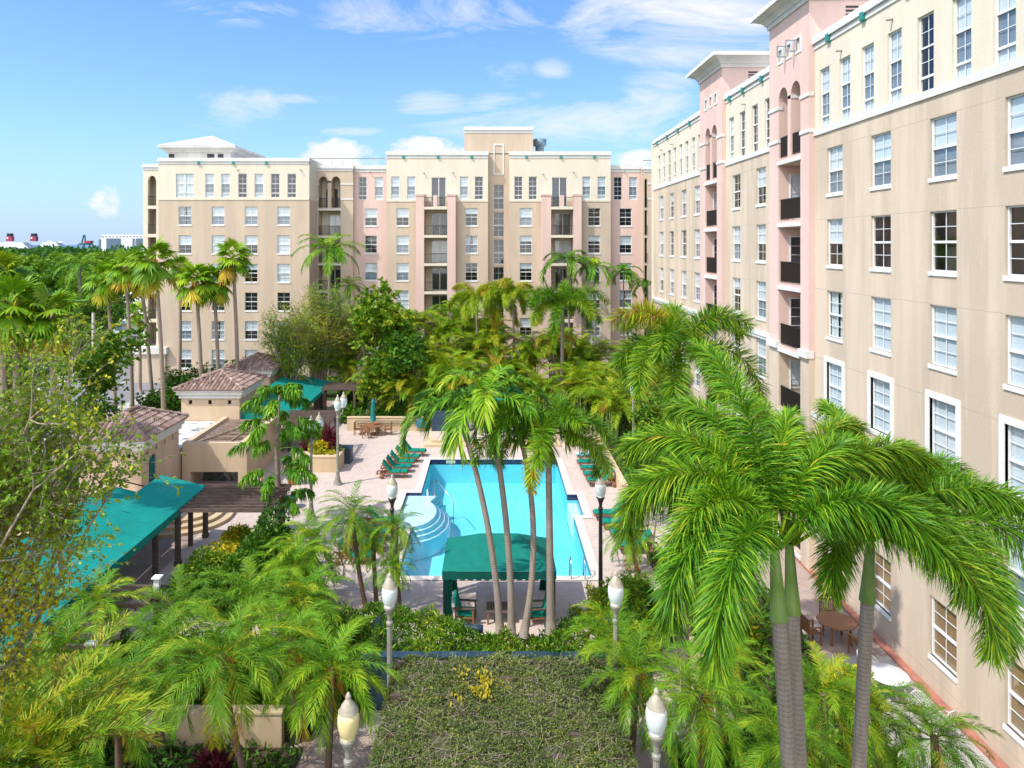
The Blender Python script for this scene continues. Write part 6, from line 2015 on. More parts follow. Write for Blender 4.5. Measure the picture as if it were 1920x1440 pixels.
for i, ((px, py, Y, s), w_) in enumerate(zip(ar_, nmz)):
    p = P(px, py, Y); zb = max(0.4, p.z - 2.1 * s)
    t = thing('areca_palm', 'clump of yellow-green areca palm ' + w_, 'palm tree', (p.x, Y, 0), 0, 'areca palm clumps behind the pool')
    mb = MB()
    for k in range(6):
        a = k * 1.05; mb.tube([(0.25 * math.cos(a), 0.25 * math.sin(a), 0), (0.4 * math.cos(a), 0.4 * math.sin(a), zb + 0.8)], [0.05, 0.04], 6)
    link('stems', mb.mesh('stems', M['shaft']), t); link('crown', CR['areca'][i % 3], t, (0, 0, zb), rnd.uniform(0, 6), s * 1.15)
palm('golden_palm', 'golden-crowned palm left of the stair windows', 'gold', 0, (X(898, 62), 62, 0), P(893, 566, 62), 0.12, 'ring', 1.15, 0.2, 1.0)
palm('golden_palm', 'golden-crowned palm below the right balcony column', 'gold', 0, (X(966, 61), 61, 0), P(962, 556, 61), 0.12, 'ring', 1.15, 1.9, 1.0)
palm('royal_palm', 'large green plumed palm in front of the right pink pilasters', 'foxmid', 1, (X(1053, 58), 58, 0), P(1055, 572, 58), 0.19, 'ring', 1.35, 0.7, 1.2)
palm('golden_palm', 'small golden palm below the large plumed palm', 'gold', 1, (X(1036, 60), 60, 0), P(1038, 640, 60), 0.1, 'ring', 0.7, 0.7, 0.7)
palm('coconut_palm', 'coconut palm in front of the arched loggia', 'coco', 0, (X(617, 71), 71, 0), P(618, 468, 71), 0.2, 'ring', 1.12, 0.5, 1.4)
palm('coconut_palm', 'dark palm tucked behind the broad-leaved tree, left of the pink bay', 'coco', 1, (X(655, 73), 73, 0), P(655, 535, 73), 0.16, 'ring', 0.6, 2.5, 0.6)
palm('slender_palm', 'slender palm before the right balcony column, dark green crown', 'adon', 0, (X(1070, 73.5), 73.5, 0), P(1064, 490, 73.5), 0.13, 'ring', 1.45, 0.5, 1.0)
palm('slender_palm', 'slender palm between the right balcony column and the pink bay', 'adon', 1, (X(1118, 73), 73, 0), P(1114, 500, 73), 0.10, 'ring', 1.2, 2.5, 0.8)
palm('slender_palm', 'slender palm before the right pink bay windows', 'adon', 2, (X(1170, 73), 73, 0), P(1169, 512, 73), 0.09, 'ring', 1.0, 1.5, 0.8)
palm('slender_palm', 'dark slender palm in the corner by the right building end', 'adon', 0, (X(1216, 75), 75, 0), P(1214, 535, 75), 0.09, 'ring', 0.95, 3.5, 0.8)

# --- plume-leaved tree with whorls at several heights (left of the pool)
uw = thing('umbrella_leaf_tree', 'slim dark green tree with tiers of drooping fishtail leaves beside the two-globe lamp', 'tree', (-10.6, 35.2, 0))
mb = MB(); mb.tube([(0, 0, 0), (0.1, 0, 2), (0.0, 0, 4.5), (0.15, 0, 7.0)], [0.17, 0.15, 0.11, 0.05], 8)
rg = G3(77); c = LB()
for zt_, nfr, Lf in ((1.7, 6, 1.6), (3.0, 6, 1.95), (4.3, 6, 1.9), (5.5, 6, 1.7), (6.6, 7, 1.5), (7.1, 5, 1.0)):
    for i in range(nfr):
        a = i * 2.4 + zt_ * 1.7 + rg.normal(0, 0.2)
        f = frond(rg, 1.22 * Lf * rg.uniform(0.8, 1.15), 40 + rg.normal(0, 10), 78, 1.3, 60, 0.40, 0.085, 78, 40, 0, 30, True, 0.75, 3, 0.45, 0.30 + rg.normal(0, 0.06), 0.09, 0.022)
        c.merge(f, rz3(a), np.array([0.05, 0, zt_]))
        d = Vector((math.cos(a), math.sin(a), 0.0))
link('trunk', mb.mesh('trunk', M['bark']), uw); link('crown', c.mesh('crown', M['leaf']), uw)

# --- broad-leaved trees


def leaf_tree(name, label, base, hgt, rg, crad, nleaf, L, W, tint, tj, trunk_r=0.15, lvl=3, kids=(3, 4, 4), bare=1.0, up=0.18, ang=0.6, gnarl=0.2, barkm='bark', group=None, stems=1, per=6, mat='bleaf', spread=0.9, shrink=0.62, first=0.38, cat='tree', lean=(0, 0)):
    t = thing(name, label, cat, base, 0, group)
    mb, out = MB(), []
    for s_ in range(stems):
        a = s_ * 2.4
        d = (0.28 * math.cos(a) * (stems > 1) + lean[0], 0.28 * math.sin(a) * (stems > 1) + lean[1], 1)
        branches(rg, mb, (0.1 * math.cos(a) * (stems > 1), 0.1 * math.sin(a) * (stems > 1), 0), d, hgt * first, trunk_r, lvl, out, gnarl, up, kids, ang, shrink)
    link('trunk', mb.mesh('trunk', M[barkm]), t)
    pts = np.array([o[0] for o in out]); dr = np.array([o[1] for o in out])
    if len(pts):
        idx = rg.integers(0, len(pts), max(1, nleaf // per))
        pp = pts[idx] + rg.normal(0, crad, (len(idx), 3)); lob = rg.normal(0, 0.08, len(idx))
        o = sprays(rg, pp, dr[idx], L, W, 0, 0, spread, per, 2, 0.3, 0.25)
        o.T = [np.clip(np.repeat(np.repeat(tint + lob, per) + rg.normal(0, tj, len(idx) * per), 6), 0, 1)]
        link('crown', o.mesh('crown', M[mat]), t)
    return t


# bare-branched myrtles


def myrtle(label, base, cen, rad, rg, nl, ns, nt_, tw, L, W, tint, tj, r0, lpt, up=0.7):
    """vase-shaped twiggy tree: limbs to the crown, forking branches, fine twigs that carry the leaves"""
    base, cen, rad = np.array(base, float), np.array(cen, float), np.array(rad, float)
    t = thing('crape_myrtle', label, 'tree', tuple(base))
    mb = MB()
    B_, D_ = [], []
    for i in range(nl):
        d = nrmz(rg.normal(0, 1, 3)); tgt = cen + d * rad * rg.uniform(0.15, 0.72) - base
        st = np.array([rg.normal(0, 0.12), rg.normal(0, 0.12), 0.0])
        mid = st * 0.5 + tgt * 0.42 + np.array([-tgt[0] * 0.18, -tgt[1] * 0.18, tgt[2] * 0.10]) + rg.normal(0, 0.12, 3) * rad * 0.4
        m = 12
        u = np.linspace(0, 1, m)[:, None]
        pts = st * (1 - u) ** 2 + 2 * mid * u * (1 - u) + tgt * u ** 2 + np.cumsum(rg.normal(0, 0.012, (m, 3)), 0) * rad
        mb.tube(pts, list(np.linspace(r0, r0 * 0.36, m)), 6, 0, False)
        for k in range(ns):
            q = int(rg.integers(m // 2, m)) if k else m - 1
            ax = nrmz(pts[min(q + 1, m - 1)] - pts[q - 1])
            d2 = nrmz(ax * 0.55 + rg.normal(0, 0.55, 3) + UP * 0.35)
            ln = rg.uniform(0.22, 0.5) * rad.mean()
            m2 = 6; p2 = [pts[q]]
            for j in range(m2):
                d2 = nrmz(d2 + rg.normal(0, 0.16, 3) + UP * 0.06); p2.append(p2[-1] + d2 * ln / m2)
            mb.tube(p2, list(np.linspace(r0 * 0.32, r0 * 0.13, m2 + 1)), 4, 0, False)
            for w_ in range(nt_):
                q2 = int(rg.integers(1, m2 + 1)); d3 = nrmz(nrmz(p2[q2] - p2[q2 - 1]) * up + rg.normal(0, 0.6, 3) + UP * 0.25)
                p3 = [p2[q2]]; l3 = tw * rg.uniform(0.5, 1.2)
                for j in range(4):
                    d3 = nrmz(d3 + rg.normal(0, 0.22, 3) + UP * 0.05); p3.append(p3[-1] + d3 * l3 / 4)
                    for _ in range(lpt): B_.append(p3[-1] + rg.normal(0, 0.25 * L, 3)); D_.append(d3)
                mb.tube(p3, [r0 * 0.11, r0 * 0.09, r0 * 0.075, r0 * 0.06, r0 * 0.04], 3, 0, False)
    link('trunk', mb.mesh('trunk', M['twig']), t)
    B_, D_ = np.array(B_), np.array(D_)
    o = sprays(rg, B_, D_, L, W, tint, tj, 0.75, 1, 2, 0.2, 0.25)
    lob = 0.10 * np.sin(B_[:, 0] * 2.1 / rad[0] * 2 + B_[:, 2]) + 0.05 * np.sin(B_[:, 1] * 3)
    o.T = [np.clip(np.repeat(tint + lob + rg.normal(0, tj, len(B_)), 6), 0, 1)]
    link('crown', o.mesh('crown', M['bleaf']), t)
    return t


myrtle('sparse yellow-green tree with pale bare twigs filling the left edge', (-9.3, 9.4, 0), (-6.75, 9.9, 11.45), (2.45, 2.0, 2.0), G3(201), 26, 12, 11, 0.70, 0.066, 0.040, 0.79, 0.06, 0.040, 4)
myrtle('second sparse twiggy tree reaching low branches over the near end of the awning', (-11.4, 13.2, 0), (-8.7, 13.2, 7.8), (2.7, 1.6, 1.5), G3(203), 8, 6, 7, 0.7, 0.075, 0.042, 0.60, 0.11, 0.035, 2)
myrtle('grey twiggy tree with thin olive foliage before the left block, the widest of three', (X(600, 63), 63, 0), (X(597, 63), 63, 7.4), (4.5, 2.6, 3.5), G3(205), 36, 10, 9, 1.1, 0.15, 0.065, 0.74, 0.07, 0.09, 3)
myrtle('second grey twiggy tree left of the widest one, over the far pool house', (X(552, 60), 60, 0), (X(540, 60), 60, 6.4), (3.2, 1.8, 2.9), G3(207), 20, 9, 9, 1.1, 0.15, 0.065, 0.73, 0.07, 0.09, 3)
myrtle('third grey twiggy tree nearest the bright broad-leaved tree', (X(652, 66), 66, 0), (X(650, 66), 66, 6.2), (2.4, 2.2, 2.9), G3(209), 18, 9, 9, 1.1, 0.15, 0.065, 0.75, 0.07, 0.09, 3)
# bright broadleaf
leaf_tree('broadleaf_tree', 'bright green broad-leaved tree in front of the pink bay', (X(714, 59), 59, 0), 13.0, G3(211), 0.4, 6500, 0.52, 0.26, 0.64, 0.09, 0.16, 3, (4, 4, 5), 1, 0.22, 0.7, 0.2, per=7, first=0.36)
leaf_tree('broadleaf_tree', 'lime green leafy tree standing lower, between the far pergola and the bright tree', (X(690, 57), 57, 0), 7.5, G3(212), 0.35, 4200, 0.46, 0.24, 0.64, 0.09, 0.12, 3, (4, 4, 5), 1, 0.2, 0.75, 0.2, per=7, first=0.34)
leaf_tree('broadleaf_tree', 'dark green leafy tree beside the bright one above the umbrella table', (X(745, 57.5), 57.5, 0), 9.0, G3(213), 0.35, 4200, 0.45, 0.22, 0.34, 0.12, 0.12, 3, (4, 4, 5), 1, 0.2, 0.7, 0.2, per=7, first=0.36)
leaf_tree('broadleaf_tree', 'leafy green tree right of the far right loungers', (X(1205, 44), 44.0, 0), 6.6, G3(215), 0.25, 5200, 0.26, 0.12, 0.52, 0.14, 0.09, 3, (4, 4, 5), 1, 0.2, 0.7, 0.2, per=7, first=0.36)
leaf_tree('broadleaf_tree', 'leafy green tree behind the first one along the right path', (X(1235, 47), 47.5, 0), 6.0, G3(216), 0.25, 4600, 0.28, 0.12, 0.46, 0.14, 0.09, 3, (4, 4, 5), 1, 0.2, 0.7, 0.2, per=7, first=0.36)
for i, (px, Y, hh, lb) in enumerate(((1206, 36.5, 4.2, 'slim young tree with whorled leaves behind the near right loungers'), (1226, 35.2, 3.6, 'second slim young tree right of the near right loungers'))):
    leaf_tree('young_tree', lb, (X(px, Y), Y, 0), hh, G3(217 + i), 0.14, 1100, 0.30, 0.10, 0.46, 0.12, 0.05, 2, (4, 4, 4), 1, 0.22, 0.6, 0.12, per=8, first=0.5, spread=1.1)
for i, (x_, y_, hh, lb) in enumerate(((-24.5, 30, 3.6, 'rounded bush between the garden wall and the left road, nearest'), (-26.5, 37, 4.4, 'leafy bush left of the near pool house'), (-25.0, 44, 4.2, 'leafy bush behind the near pool house roof'), (-28.0, 50, 5.0, 'tall bush by the road, left of the middle pool house'), (-27.5, 31, 4.5, 'tall bush near the road behind the near awning'), (-25.5, 56, 3.6, 'bush at the foot of the fan palms by the road'))):
    leaf_tree('roadside_bush', lb, (x_, y_, 0), hh, G3(261 + i), 0.3, 3800, 0.24, 0.12, 0.30 + 0.04 * (i % 3), 0.13, 0.08, 3, (4, 4, 5), 1, 0.18, 0.75, 0.2, per=7, stems=4, first=0.36, cat='bush')
for i, (x_, y_, hh, ti, lb) in enumerate(((-30.6, 51, 12.0, 0.40, 'tall leafy tree in front of the road, behind the close fan palms'), (-28.6, 43, 13.0, 0.34, 'leafy tree left of the near pool house in front of the road'), (-27.0, 35, 11.0, 0.32, 'dark leafy tree at the left edge behind the garden wall'))):
    leaf_tree('roadside_tree', lb, (x_, y_, 0), hh, G3(281 + i), 0.4, 6500, 0.34, 0.17, ti + 0.12, 0.09, 0.12, 3, (4, 4, 5), 1, 0.18, 0.75, 0.2, per=7, first=0.34)
# oleanders and roadside trees at left
for i, (px, py, Y, hh, ti, lb) in enumerate(((330, 700, 60, 4.6, 0.20, 'dark oleander bush at the corner of the left block'), (400, 690, 61, 5.0, 0.22, 'dark oleander bush behind the middle pool house'), (455, 690, 63, 5.2, 0.3, 'olive bush under the third window column of the left block'), (300, 740, 55, 3.4, 0.2, 'low dark bush right of the road poles'),
                                        (150, 640, 88, 12.5, 0.34, 'leafy roadside tree behind the fan palm trunks'), (222, 650, 104, 12.0, 0.30, 'darker roadside tree close to the open corner tower'), (60, 600, 84, 13.5, 0.30, 'big roadside tree behind the close fan palms'), (185, 590, 98, 14.0, 0.48, 'light green roadside tree with an open crown'), (-10, 640, 78, 12.5, 0.32, 'leafy tree at the left edge behind the close fan palms'))):
    leaf_tree('roadside_tree' if i > 3 else 'oleander', lb, (X(px, Y), Y, 0), hh, G3(231 + i), 0.3, 4200, 0.34 if i > 3 else 0.30, 0.16 if i > 3 else 0.09, ti, 0.12, 0.12, 3, (4, 4, 5), 1, 0.18, 0.7, 0.2, per=7, stems=1 if i > 3 else 4, first=0.36, cat='tree' if i > 3 else 'bush')
# tropical trees over the forest
palm('forest_palm', 'rounded palm standing above the forest left of the fan palms', 'coco', 0, (X(150, 128), 128, 0), P(150, 497, 128), 0.3, 'ring', 1.5, 0.3, 0)

# --- forest beyond the road
rg = G3(301)
FT = []
for i in range(6):
    o = LB(); n = 1500
    p, d, k = lumpy(rg, n, (4.2, 4.2, 3.2), 11, 0.55); p[:, 2] += 5.2
    q = sprays(rg, p, d, 0.95, 0.55, 0, 0, 0.8, 1, 2, 0.35, 0.2); ln = rg.normal(0, 0.09, 11)[k]
    q.T = [np.clip(np.repeat((0.36, 0.46, 0.54, 0.40, 0.62, 0.48)[i] + ln + rg.normal(0, 0.07, n), 6), 0, 1)]
    mb = MB(); out = []; branches(rg, mb, (0, 0, 0), (0, 0, 1), 3.6, 0.3, 1, out, 0.1, 0.2, (3, 4), 0.6, 0.7)
    FT.append((q.mesh('crown', M['bleaf']), mb.mesh('trunk', M['bark'])))
kindw = ['dark green', 'mid green', 'fresh green', 'deep green', 'yellow-green', 'leafy']
n = 0
for row, (Y, s) in enumerate(((80, 0.8), (96, 0.85), (118, 1.0), (142, 1.1), (170, 1.15), (205, 1.2), (250, 1.3), (305, 1.3), (370, 1.4))):
    x = X(-60, Y)
    while x < (X(330, Y) if Y > 112 else -47.5 if Y < 90 else X(215, Y)):
        v = int(rg.integers(0, 6)); sc_ = s * rg.uniform(0.8, 1.15)
        t = thing('forest_tree', kindw[v] + ' round-crowned tree in the forest beyond the road at left', 'tree', (x + rg.normal(0, 1.2), Y + rg.normal(0, 5), 0), rg.uniform(0, 6.2), kindw[v] + ' forest trees beyond the road')
        t.scale = (sc_, sc_, sc_ * rg.uniform(0.85, 1.0)); link('crown', FT[v][0], t); link('trunk', FT[v][1], t)
        x += 6.6 * s * rg.uniform(0.75, 1.2); n += 1
ob = LB()
m = 9000
yy = 420 + 460 * rg.uniform(0, 1, m) ** 1.3
xx = (rg.uniform(-80, 340, m) - CX) * yy / F
zz = rg.uniform(2, 13.0, m) * (0.75 + 0.25 * np.sin(xx * 0.11) * np.cos(yy * 0.07))
B = np.stack([xx, yy, zz], 1)
D = nrmz(rg.normal(0, 1, (m, 3)) + UP * 0.4); S = nrmz(np.cross(D, rg.normal(0, 1, (m, 3))))
ob.strips(B, D, S, np.full(m, 3.6), np.full(m, 2.2), np.full(m, 0.1), 0.24 + 0.1 * np.sin(xx * 0.05) + rg.normal(0, 0.08, m), 2, np.array([0.4, 1, 0.1]))
tag(link('far_forest', ob.mesh('far_forest', M['bleaf'])), kind='stuff')

# --- hedge in front of the cabana, shrubs and ground cover
rg = G3(401)
def strap_hedge(name, label, box, n, L, W, tint, cat='hedge', yfrac=0.12, curve=None):
    x0, x1, y0, y1, z0, z1 = box
    u, v = rg.uniform(0, 1, n), rg.uniform(0, 1, n)
    x = lerp(x0, x1, u)
    if curve is not None: y1 = curve(x)
    y = lerp(y0, y1, v)
    top = z1 * (0.84 + 0.10 * np.sin(x * 3.1 + 1.3 * np.sin(y * 2)) + 0.06 * np.sin(x * 7.7 + y * 5)) - 0.35 * (np.clip(0.25 - v, 0, 1)) * (z1 - z0)
    z = lerp(z0, top, rg.uniform(0, 1, n) ** 0.45)
    B = np.stack([x, y, z], 1); D = nrmz(rg.normal(0, 0.42, (n, 3)) + UP * 0.8 + np.array([0, -0.35, 0])); S = nrmz(np.cross(D, rg.normal(0, 1, (n, 3))))
    T = tint + 0.10 * np.sin(x * 2.3) + rg.normal(0, 0.12, n) + np.where(rg.uniform(0, 1, n) < yfrac, 0.22, 0)
    o = LB(); o.strips(B, D, S, L * rg.uniform(0.6, 1.2, n), np.full(n, W), np.full(n, 0.3), T, 2, np.array([0.5, 1, 0.08]))
    return tag(link(name, o.mesh(name, M['bleaf'])), label, cat)


strap_hedge('hedge', 'bright green leafy hedge filling the planter in front of the cabana', (-3.95, 4.1, 22.2, 25.4, 1.1, 1.86), 15000, 0.24, 0.05, 0.52, curve=lambda x: 23.5 + 1.9 * np.minimum(1, np.abs(x - 0.5) / 2.7) ** 1.7)
strap_hedge('hedge', 'leafy green hedge to the left of the cabana planter', (-6.6, -3.95, 22.3, 26.2, 0.1, 1.5), 9000, 0.26, 0.055, 0.42)
strap_hedge('hedge', 'yellow-green hedge right of the cabana planter', (3.6, 5.6, 23.6, 27.6, 0.1, 1.75), 8000, 0.24, 0.055, 0.58, 'hedge', 0.25)


def shrub(name, label, px, py, Y, r, nn, L, W, tint, tj, mat='bleaf', z=0.0, **kw):
    me = bush(name, G3(int(px * 3 + py)), r, nn, L, W, tint, tj, mat=mat, **kw)
    return tag(link(name, me, None, (X(px, Y), Y, z)), label, 'shrub')


shrub('croton', 'yellow-leaved croton bushes in the tan planter box left of the pool', 612, 0, 46.1, (1.25, 0.8, 0.9), 2600, 0.2, 0.10, 0.92, 0.07, z=0.8)
shrub('ti_plant', 'dark red ti plant behind the yellow croton, by the weathered pergola', 617, 0, 46.9, (0.65, 0.6, 1.6), 420, 0.62, 0.10, 0.5, 0.22, 'redleaf', 0.9, updir=0.8, nl=5)
shrub('ti_plant', 'dark red shrub left of the croton planter', 585, 0, 46.6, (0.8, 0.6, 1.3), 500, 0.45, 0.10, 0.4, 0.2, 'redleaf', 0.7, updir=0.6, nl=5)
shrub('croton', 'bright yellow croton bed beside the curved steps', 430, 0, 32.3, (1.5, 1.0, 0.8), 3200, 0.16, 0.08, 0.95, 0.06)
shrub('croton', 'small yellow croton clump behind the larger one by the steps', 452, 0, 34.6, (0.9, 0.7, 0.7), 1500, 0.16, 0.08, 0.90, 0.08)
shrub('shrub', 'fresh green shrub under the pergola by the curved steps', 395, 0, 31.0, (1.0, 0.9, 1.1), 2200, 0.22, 0.07, 0.5, 0.1)
shrub('vine', 'dense dark green vine mound below the umbrella-leaved tree', 500, 0, 30.6, (1.6, 1.2, 3.0), 6400, 0.2, 0.10, 0.32, 0.12)
shrub('shrub', 'broad green shrub at the foot of the shaded pergola posts', 395, 0, 28.8, (1.6, 1.2, 1.4), 3800, 0.22, 0.09, 0.40, 0.13)
shrub('shrub', 'fresh green shrub in front of the vine mound', 455, 0, 28.2, (1.5, 1.2, 1.9), 4200, 0.22, 0.09, 0.46, 0.13)
shrub('shrub', 'tall leafy shrub left of the slim palms, hiding the deck edge', 530, 0, 31.2, (1.6, 1.2, 2.2), 4600, 0.22, 0.10, 0.36, 0.13)
shrub('shrub', 'leafy green shrub between the vine mound and the slim palms', 548, 0, 29.0, (1.5, 1.2, 1.5), 3600, 0.22, 0.10, 0.34, 0.12)
shrub('ti_plant', 'dark red ti plant in front of the tan planter wall at lower left', 392, 0, 18.3, (0.75, 0.5, 1.25), 330, 0.55, 0.085, 0.42, 0.25, 'redleaf', 0.1, updir=0.9, nl=5)
shrub('ti_plant', 'dark red spiky plant at the left foot of the clipped arbor', 685, 0, 17.2, (0.5, 0.5, 0.9), 220, 0.5, 0.07, 0.3, 0.2, 'redleaf', 0.05, updir=0.9, nl=4)
shrub('shrub', 'leafy shrub at the bottom edge left of the nearest yellow lamp', 560, 0, 16.2, (1.1, 0.9, 1.2), 2600, 0.2, 0.10, 0.32, 0.12)
shrub('shrub', 'dark shrub at the bottom edge between the date palms at left', 300, 0, 17.0, (1.6, 0.8, 0.8), 2600, 0.2, 0.09, 0.22, 0.1)
shrub('shrub', 'shrub mound under the awning pergola in shade', 120, 0, 21.0, (2.2, 1.4, 1.6), 4200, 0.2, 0.10, 0.28, 0.12)
shrub('shrub', 'leafy undergrowth at the left edge below the awning', 20, 0, 17.5, (1.8, 1.2, 1.5), 3800, 0.18, 0.11, 0.34, 0.12)
shrub('shrub', 'green undergrowth below the leaning date palm', 470, 0, 21.6, (2.2, 1.2, 1.5), 4800, 0.2, 0.08, 0.32, 0.12)
shrub('shrub', 'green undergrowth behind the bright date palm', 610, 0, 21.8, (1.5, 1.0, 1.3), 3600, 0.2, 0.08, 0.34, 0.12)
shrub('shrub', 'green undergrowth behind the shaded date palms', 330, 0, 21.8, (1.8, 1.0, 1.1), 3600, 0.2, 0.08, 0.28, 0.12)
shrub('croton', 'yellow croton behind the single foxtail trunk by the right path', 1585, 0, 22.6, (0.9, 1.0, 0.9), 2200, 0.2, 0.08, 0.86, 0.1)
shrub('croton', 'orange and yellow croton beside the path under the foxtail fronds', 1372, 0, 26.0, (1.2, 1.2, 1.2), 2600, 0.2, 0.09, 0.8, 0.2)
shrub('shrub', 'low green shrub along the bottom right between the date palms', 1560, 0, 15.6, (1.3, 0.9, 0.8), 2600, 0.2, 0.08, 0.4, 0.14)
shrub('shrub', 'dark green shrub at the foot of the right arbor lamp', 1290, 0, 15.2, (1.3, 0.8, 0.8), 2600, 0.2, 0.08, 0.24, 0.12)
shrub('shrub', 'shrubs along the curving path edge', 1420, 0, 19.5, (1.6, 1.4, 0.9), 3600, 0.2, 0.08, 0.42, 0.15)
shrub('shrub', 'yellow-green shrubs below the single foxtail', 1630, 0, 19.0, (1.4, 1.2, 0.8), 3200, 0.2, 0.08, 0.6, 0.15)
shrub('shrub', 'green shrub with reddish base right of the cabana lamp', 1195, 0, 28.5, (0.7, 1.0, 0.9), 1800, 0.2, 0.08, 0.5, 0.2)
for i, (px, Y, r, ti, lb) in enumerate(((1215, 52, (1.6, 2.0, 2.0), 0.5, 'green shrubs on the retaining wall behind the towel lounger'), (1270, 50, (2.0, 2.5, 2.2), 0.4, 'dark shrubs below the high bushy foxtail'), (1260, 40, (1.6, 2.0, 1.6), 0.46, 'shrubs along the right path beyond the young trees'), (1330, 38, (1.6, 2.2, 1.8), 0.36, 'shrubs against the right building'), (1130, 60, (2.2, 1.6, 1.8), 0.42, 'shrubs right of the far cabana'), (870, 61, (2.6, 1.4, 2.0), 0.32, 'dark shrubs behind the slate blue wall'),
                                    (690, 58, (2.2, 1.2, 1.3), 0.40, 'ferny shrubs on the low wall left of the parasol'), (760, 57, (2.0, 1.0, 1.2), 0.34, 'ferny shrubs on the low wall right of the parasol'), (990, 63, (3.0, 1.6, 2.4), 0.40, 'shrubs behind the far cabana canopy'), (1080, 66, (3.0, 1.6, 2.4), 0.44, 'shrubs in front of the far pink wall'), (800, 66, (4.0, 1.6, 3.0), 0.38, 'tall shrubs in front of the left balcony column'), (920, 69, (4.0, 1.6, 3.0), 0.36, 'tall shrubs in front of the stair recess'), (660, 62, (2.4, 1.4, 1.6), 0.36, 'shrubs beside the far pergola'), (1180, 72, (3.4, 1.4, 1.8), 0.42, 'low shrubs before the right pink bay'), (560, 68, (5.0, 1.5, 1.4), 0.34, 'low shrubs at the foot of the left block'))):
    shrub('shrub', lb, px, i, Y, r, 3200, 0.36, 0.15, ti, 0.13, z=0.3)

# low ground cover in the beds
rg = G3(433); o = LB()
for (x0, x1, y0, y1, z0, n, ti) in ((-16, -5.4, 13.5, 20.3, 0.06, 9000, 0.26), (-15, -5.3, 20.8, 25.8, 0.25, 7000, 0.28), (7.2, 11.2, 13, 33, 0.2, 9000, 0.40), (5.0, 6.9, 11, 20.5, 0.12, 3500, 0.34), (7.7, 12.4, 40.5, 66, 0.55, 7000, 0.36), (-11.2, -5, 55.7, 66, 0.8, 4000, 0.34), (-4.6, 5.2, 62, 75, 0.5, 4000, 0.34), (5.0, 6.6, 25.8, 30.5, 0.12, 1800, 0.42)):
    x, y = rg.uniform(x0, x1, n), rg.uniform(y0, y1, n)
    h = 0.28 + 0.22 * np.sin(x * 1.9 + y) * np.sin(y * 1.3 - x * 0.7)
    B = np.stack([x, y, z0 + np.maximum(h, 0.06) * rg.uniform(0, 1, n)], 1); D = nrmz(rg.normal(0, 0.7, (n, 3)) + UP * 0.5); S = nrmz(np.cross(D, rg.normal(0, 1, (n, 3))))
    o.strips(B, D, S, rg.uniform(0.14, 0.34, n), rg.uniform(0.05, 0.10, n), np.full(n, 0.25), ti + 0.08 * np.sin(x * 1.3 + y * 0.8) + rg.normal(0, 0.11, n), 2, np.array([0.4, 1, 0.1]))
tag(link('ground_cover', o.mesh('ground_cover', M['bleaf'])), kind='stuff')

# --- clipped vine arbor
ab = thing('vine_arbor', 'flat-topped arbor overgrown with clipped olive vine and dry twigs, yellow patch on top', 'arbor', (0, 16.4, 0))
AX0, AX1, AY0, AY1, AZ = -2.62, 3.12, 11.6, 20.1, 2.9
mb = MB()
for x in (AX0 + 0.2, AX1 - 0.2):
    for y in (AY0 + 0.3, (AY0 + AY1) / 2, AY1 - 0.3): mb.box(x - 0.09, x + 0.09, y - 0.09, y + 0.09, 0, AZ - 0.25)
for k in range(12): y = lerp(AY0 + 0.2, AY1 - 0.2, k / 11); mb.box(AX0, AX1, y - 0.05, y + 0.05, AZ - 0.25, AZ - 0.10)
wb(mb, 'frame', M['oldwood'], ab)
rg = G3(451)
M['vinebase'] = simple('dark_olive_vine_mat', (0.07, 0.075, 0.03), 0.95, 0.5, 6, 0.5, 20)  # dark olive layer beneath the leaves
n = 90000
x, y = rg.uniform(AX0 - 0.1, AX1 + 0.1, n), rg.uniform(AY0, AY1 + 0.15, n)
rc = 0.55
ex = np.clip(np.maximum(np.abs(x - (AX0 + AX1) / 2) - ((AX1 - AX0) / 2 - rc), 0), 0, rc + 0.1); ey = np.maximum(y - (AY1 - rc), 0)
hump = 0.12 * np.sin(x * 2.2 + 1) * np.sin(y * 1.6) + 0.07 * np.sin(x * 5.3 + y * 4.1) + 0.05 * np.sin(x * 9.1 - y * 7.3) * np.sin(y * 6.1 + x)
z = AZ + hump - (np.hypot(ex, ey) ** 2) * 0.7 + rg.normal(0, 0.035, n)
keep = rg.uniform(0, 1, n) < 0.42 + 0.38 * (np.sin(x * 3.1 + y * 1.3) * np.sin(y * 2.7 - x) > -0.2)
B = np.stack([x, y, z], 1)[keep]; k = len(B)
D = nrmz(rg.normal(0, 1, (k, 3)) * np.array([1, 1, 0.55]) + UP * 0.35); S = nrmz(np.cross(D, UP + 0.5 * rg.normal(0, 1, (k, 3))))
o = LB(); o.strips(B, D, S, rg.uniform(0.04, 0.085, k), rg.uniform(0.024, 0.040, k), np.zeros(k), 0.46 + rg.normal(0, 0.15, k) + 0.08 * np.sin(B[:, 0] * 2 + B[:, 1]), 2, np.array([0.4, 1, 0.1]))
m = 620
cx_ = rg.normal(0, 0.33, m) - 0.15; cy_ = rg.normal(0, 0.30, m) + 18.6
good = (np.sin(cx_ * 9) + np.sin(cy_ * 8 + cx_ * 5)) > -0.3; cx_, cy_ = cx_[good] - 0.35, cy_[good]; m = len(cx_)
D = nrmz(rg.normal(0, 1, (m, 3)) + UP * 0.8); S = nrmz(np.cross(D, rg.normal(0, 1, (m, 3))))
o.strips(np.stack([cx_, cy_, np.full(m, AZ + 0.05)], 1), D, S, rg.uniform(0.08, 0.13, m), rg.uniform(0.05, 0.07, m), np.zeros(m), 0.93 + rg.normal(0, 0.05, m), 2, np.array([0.4, 1, 0.1]))
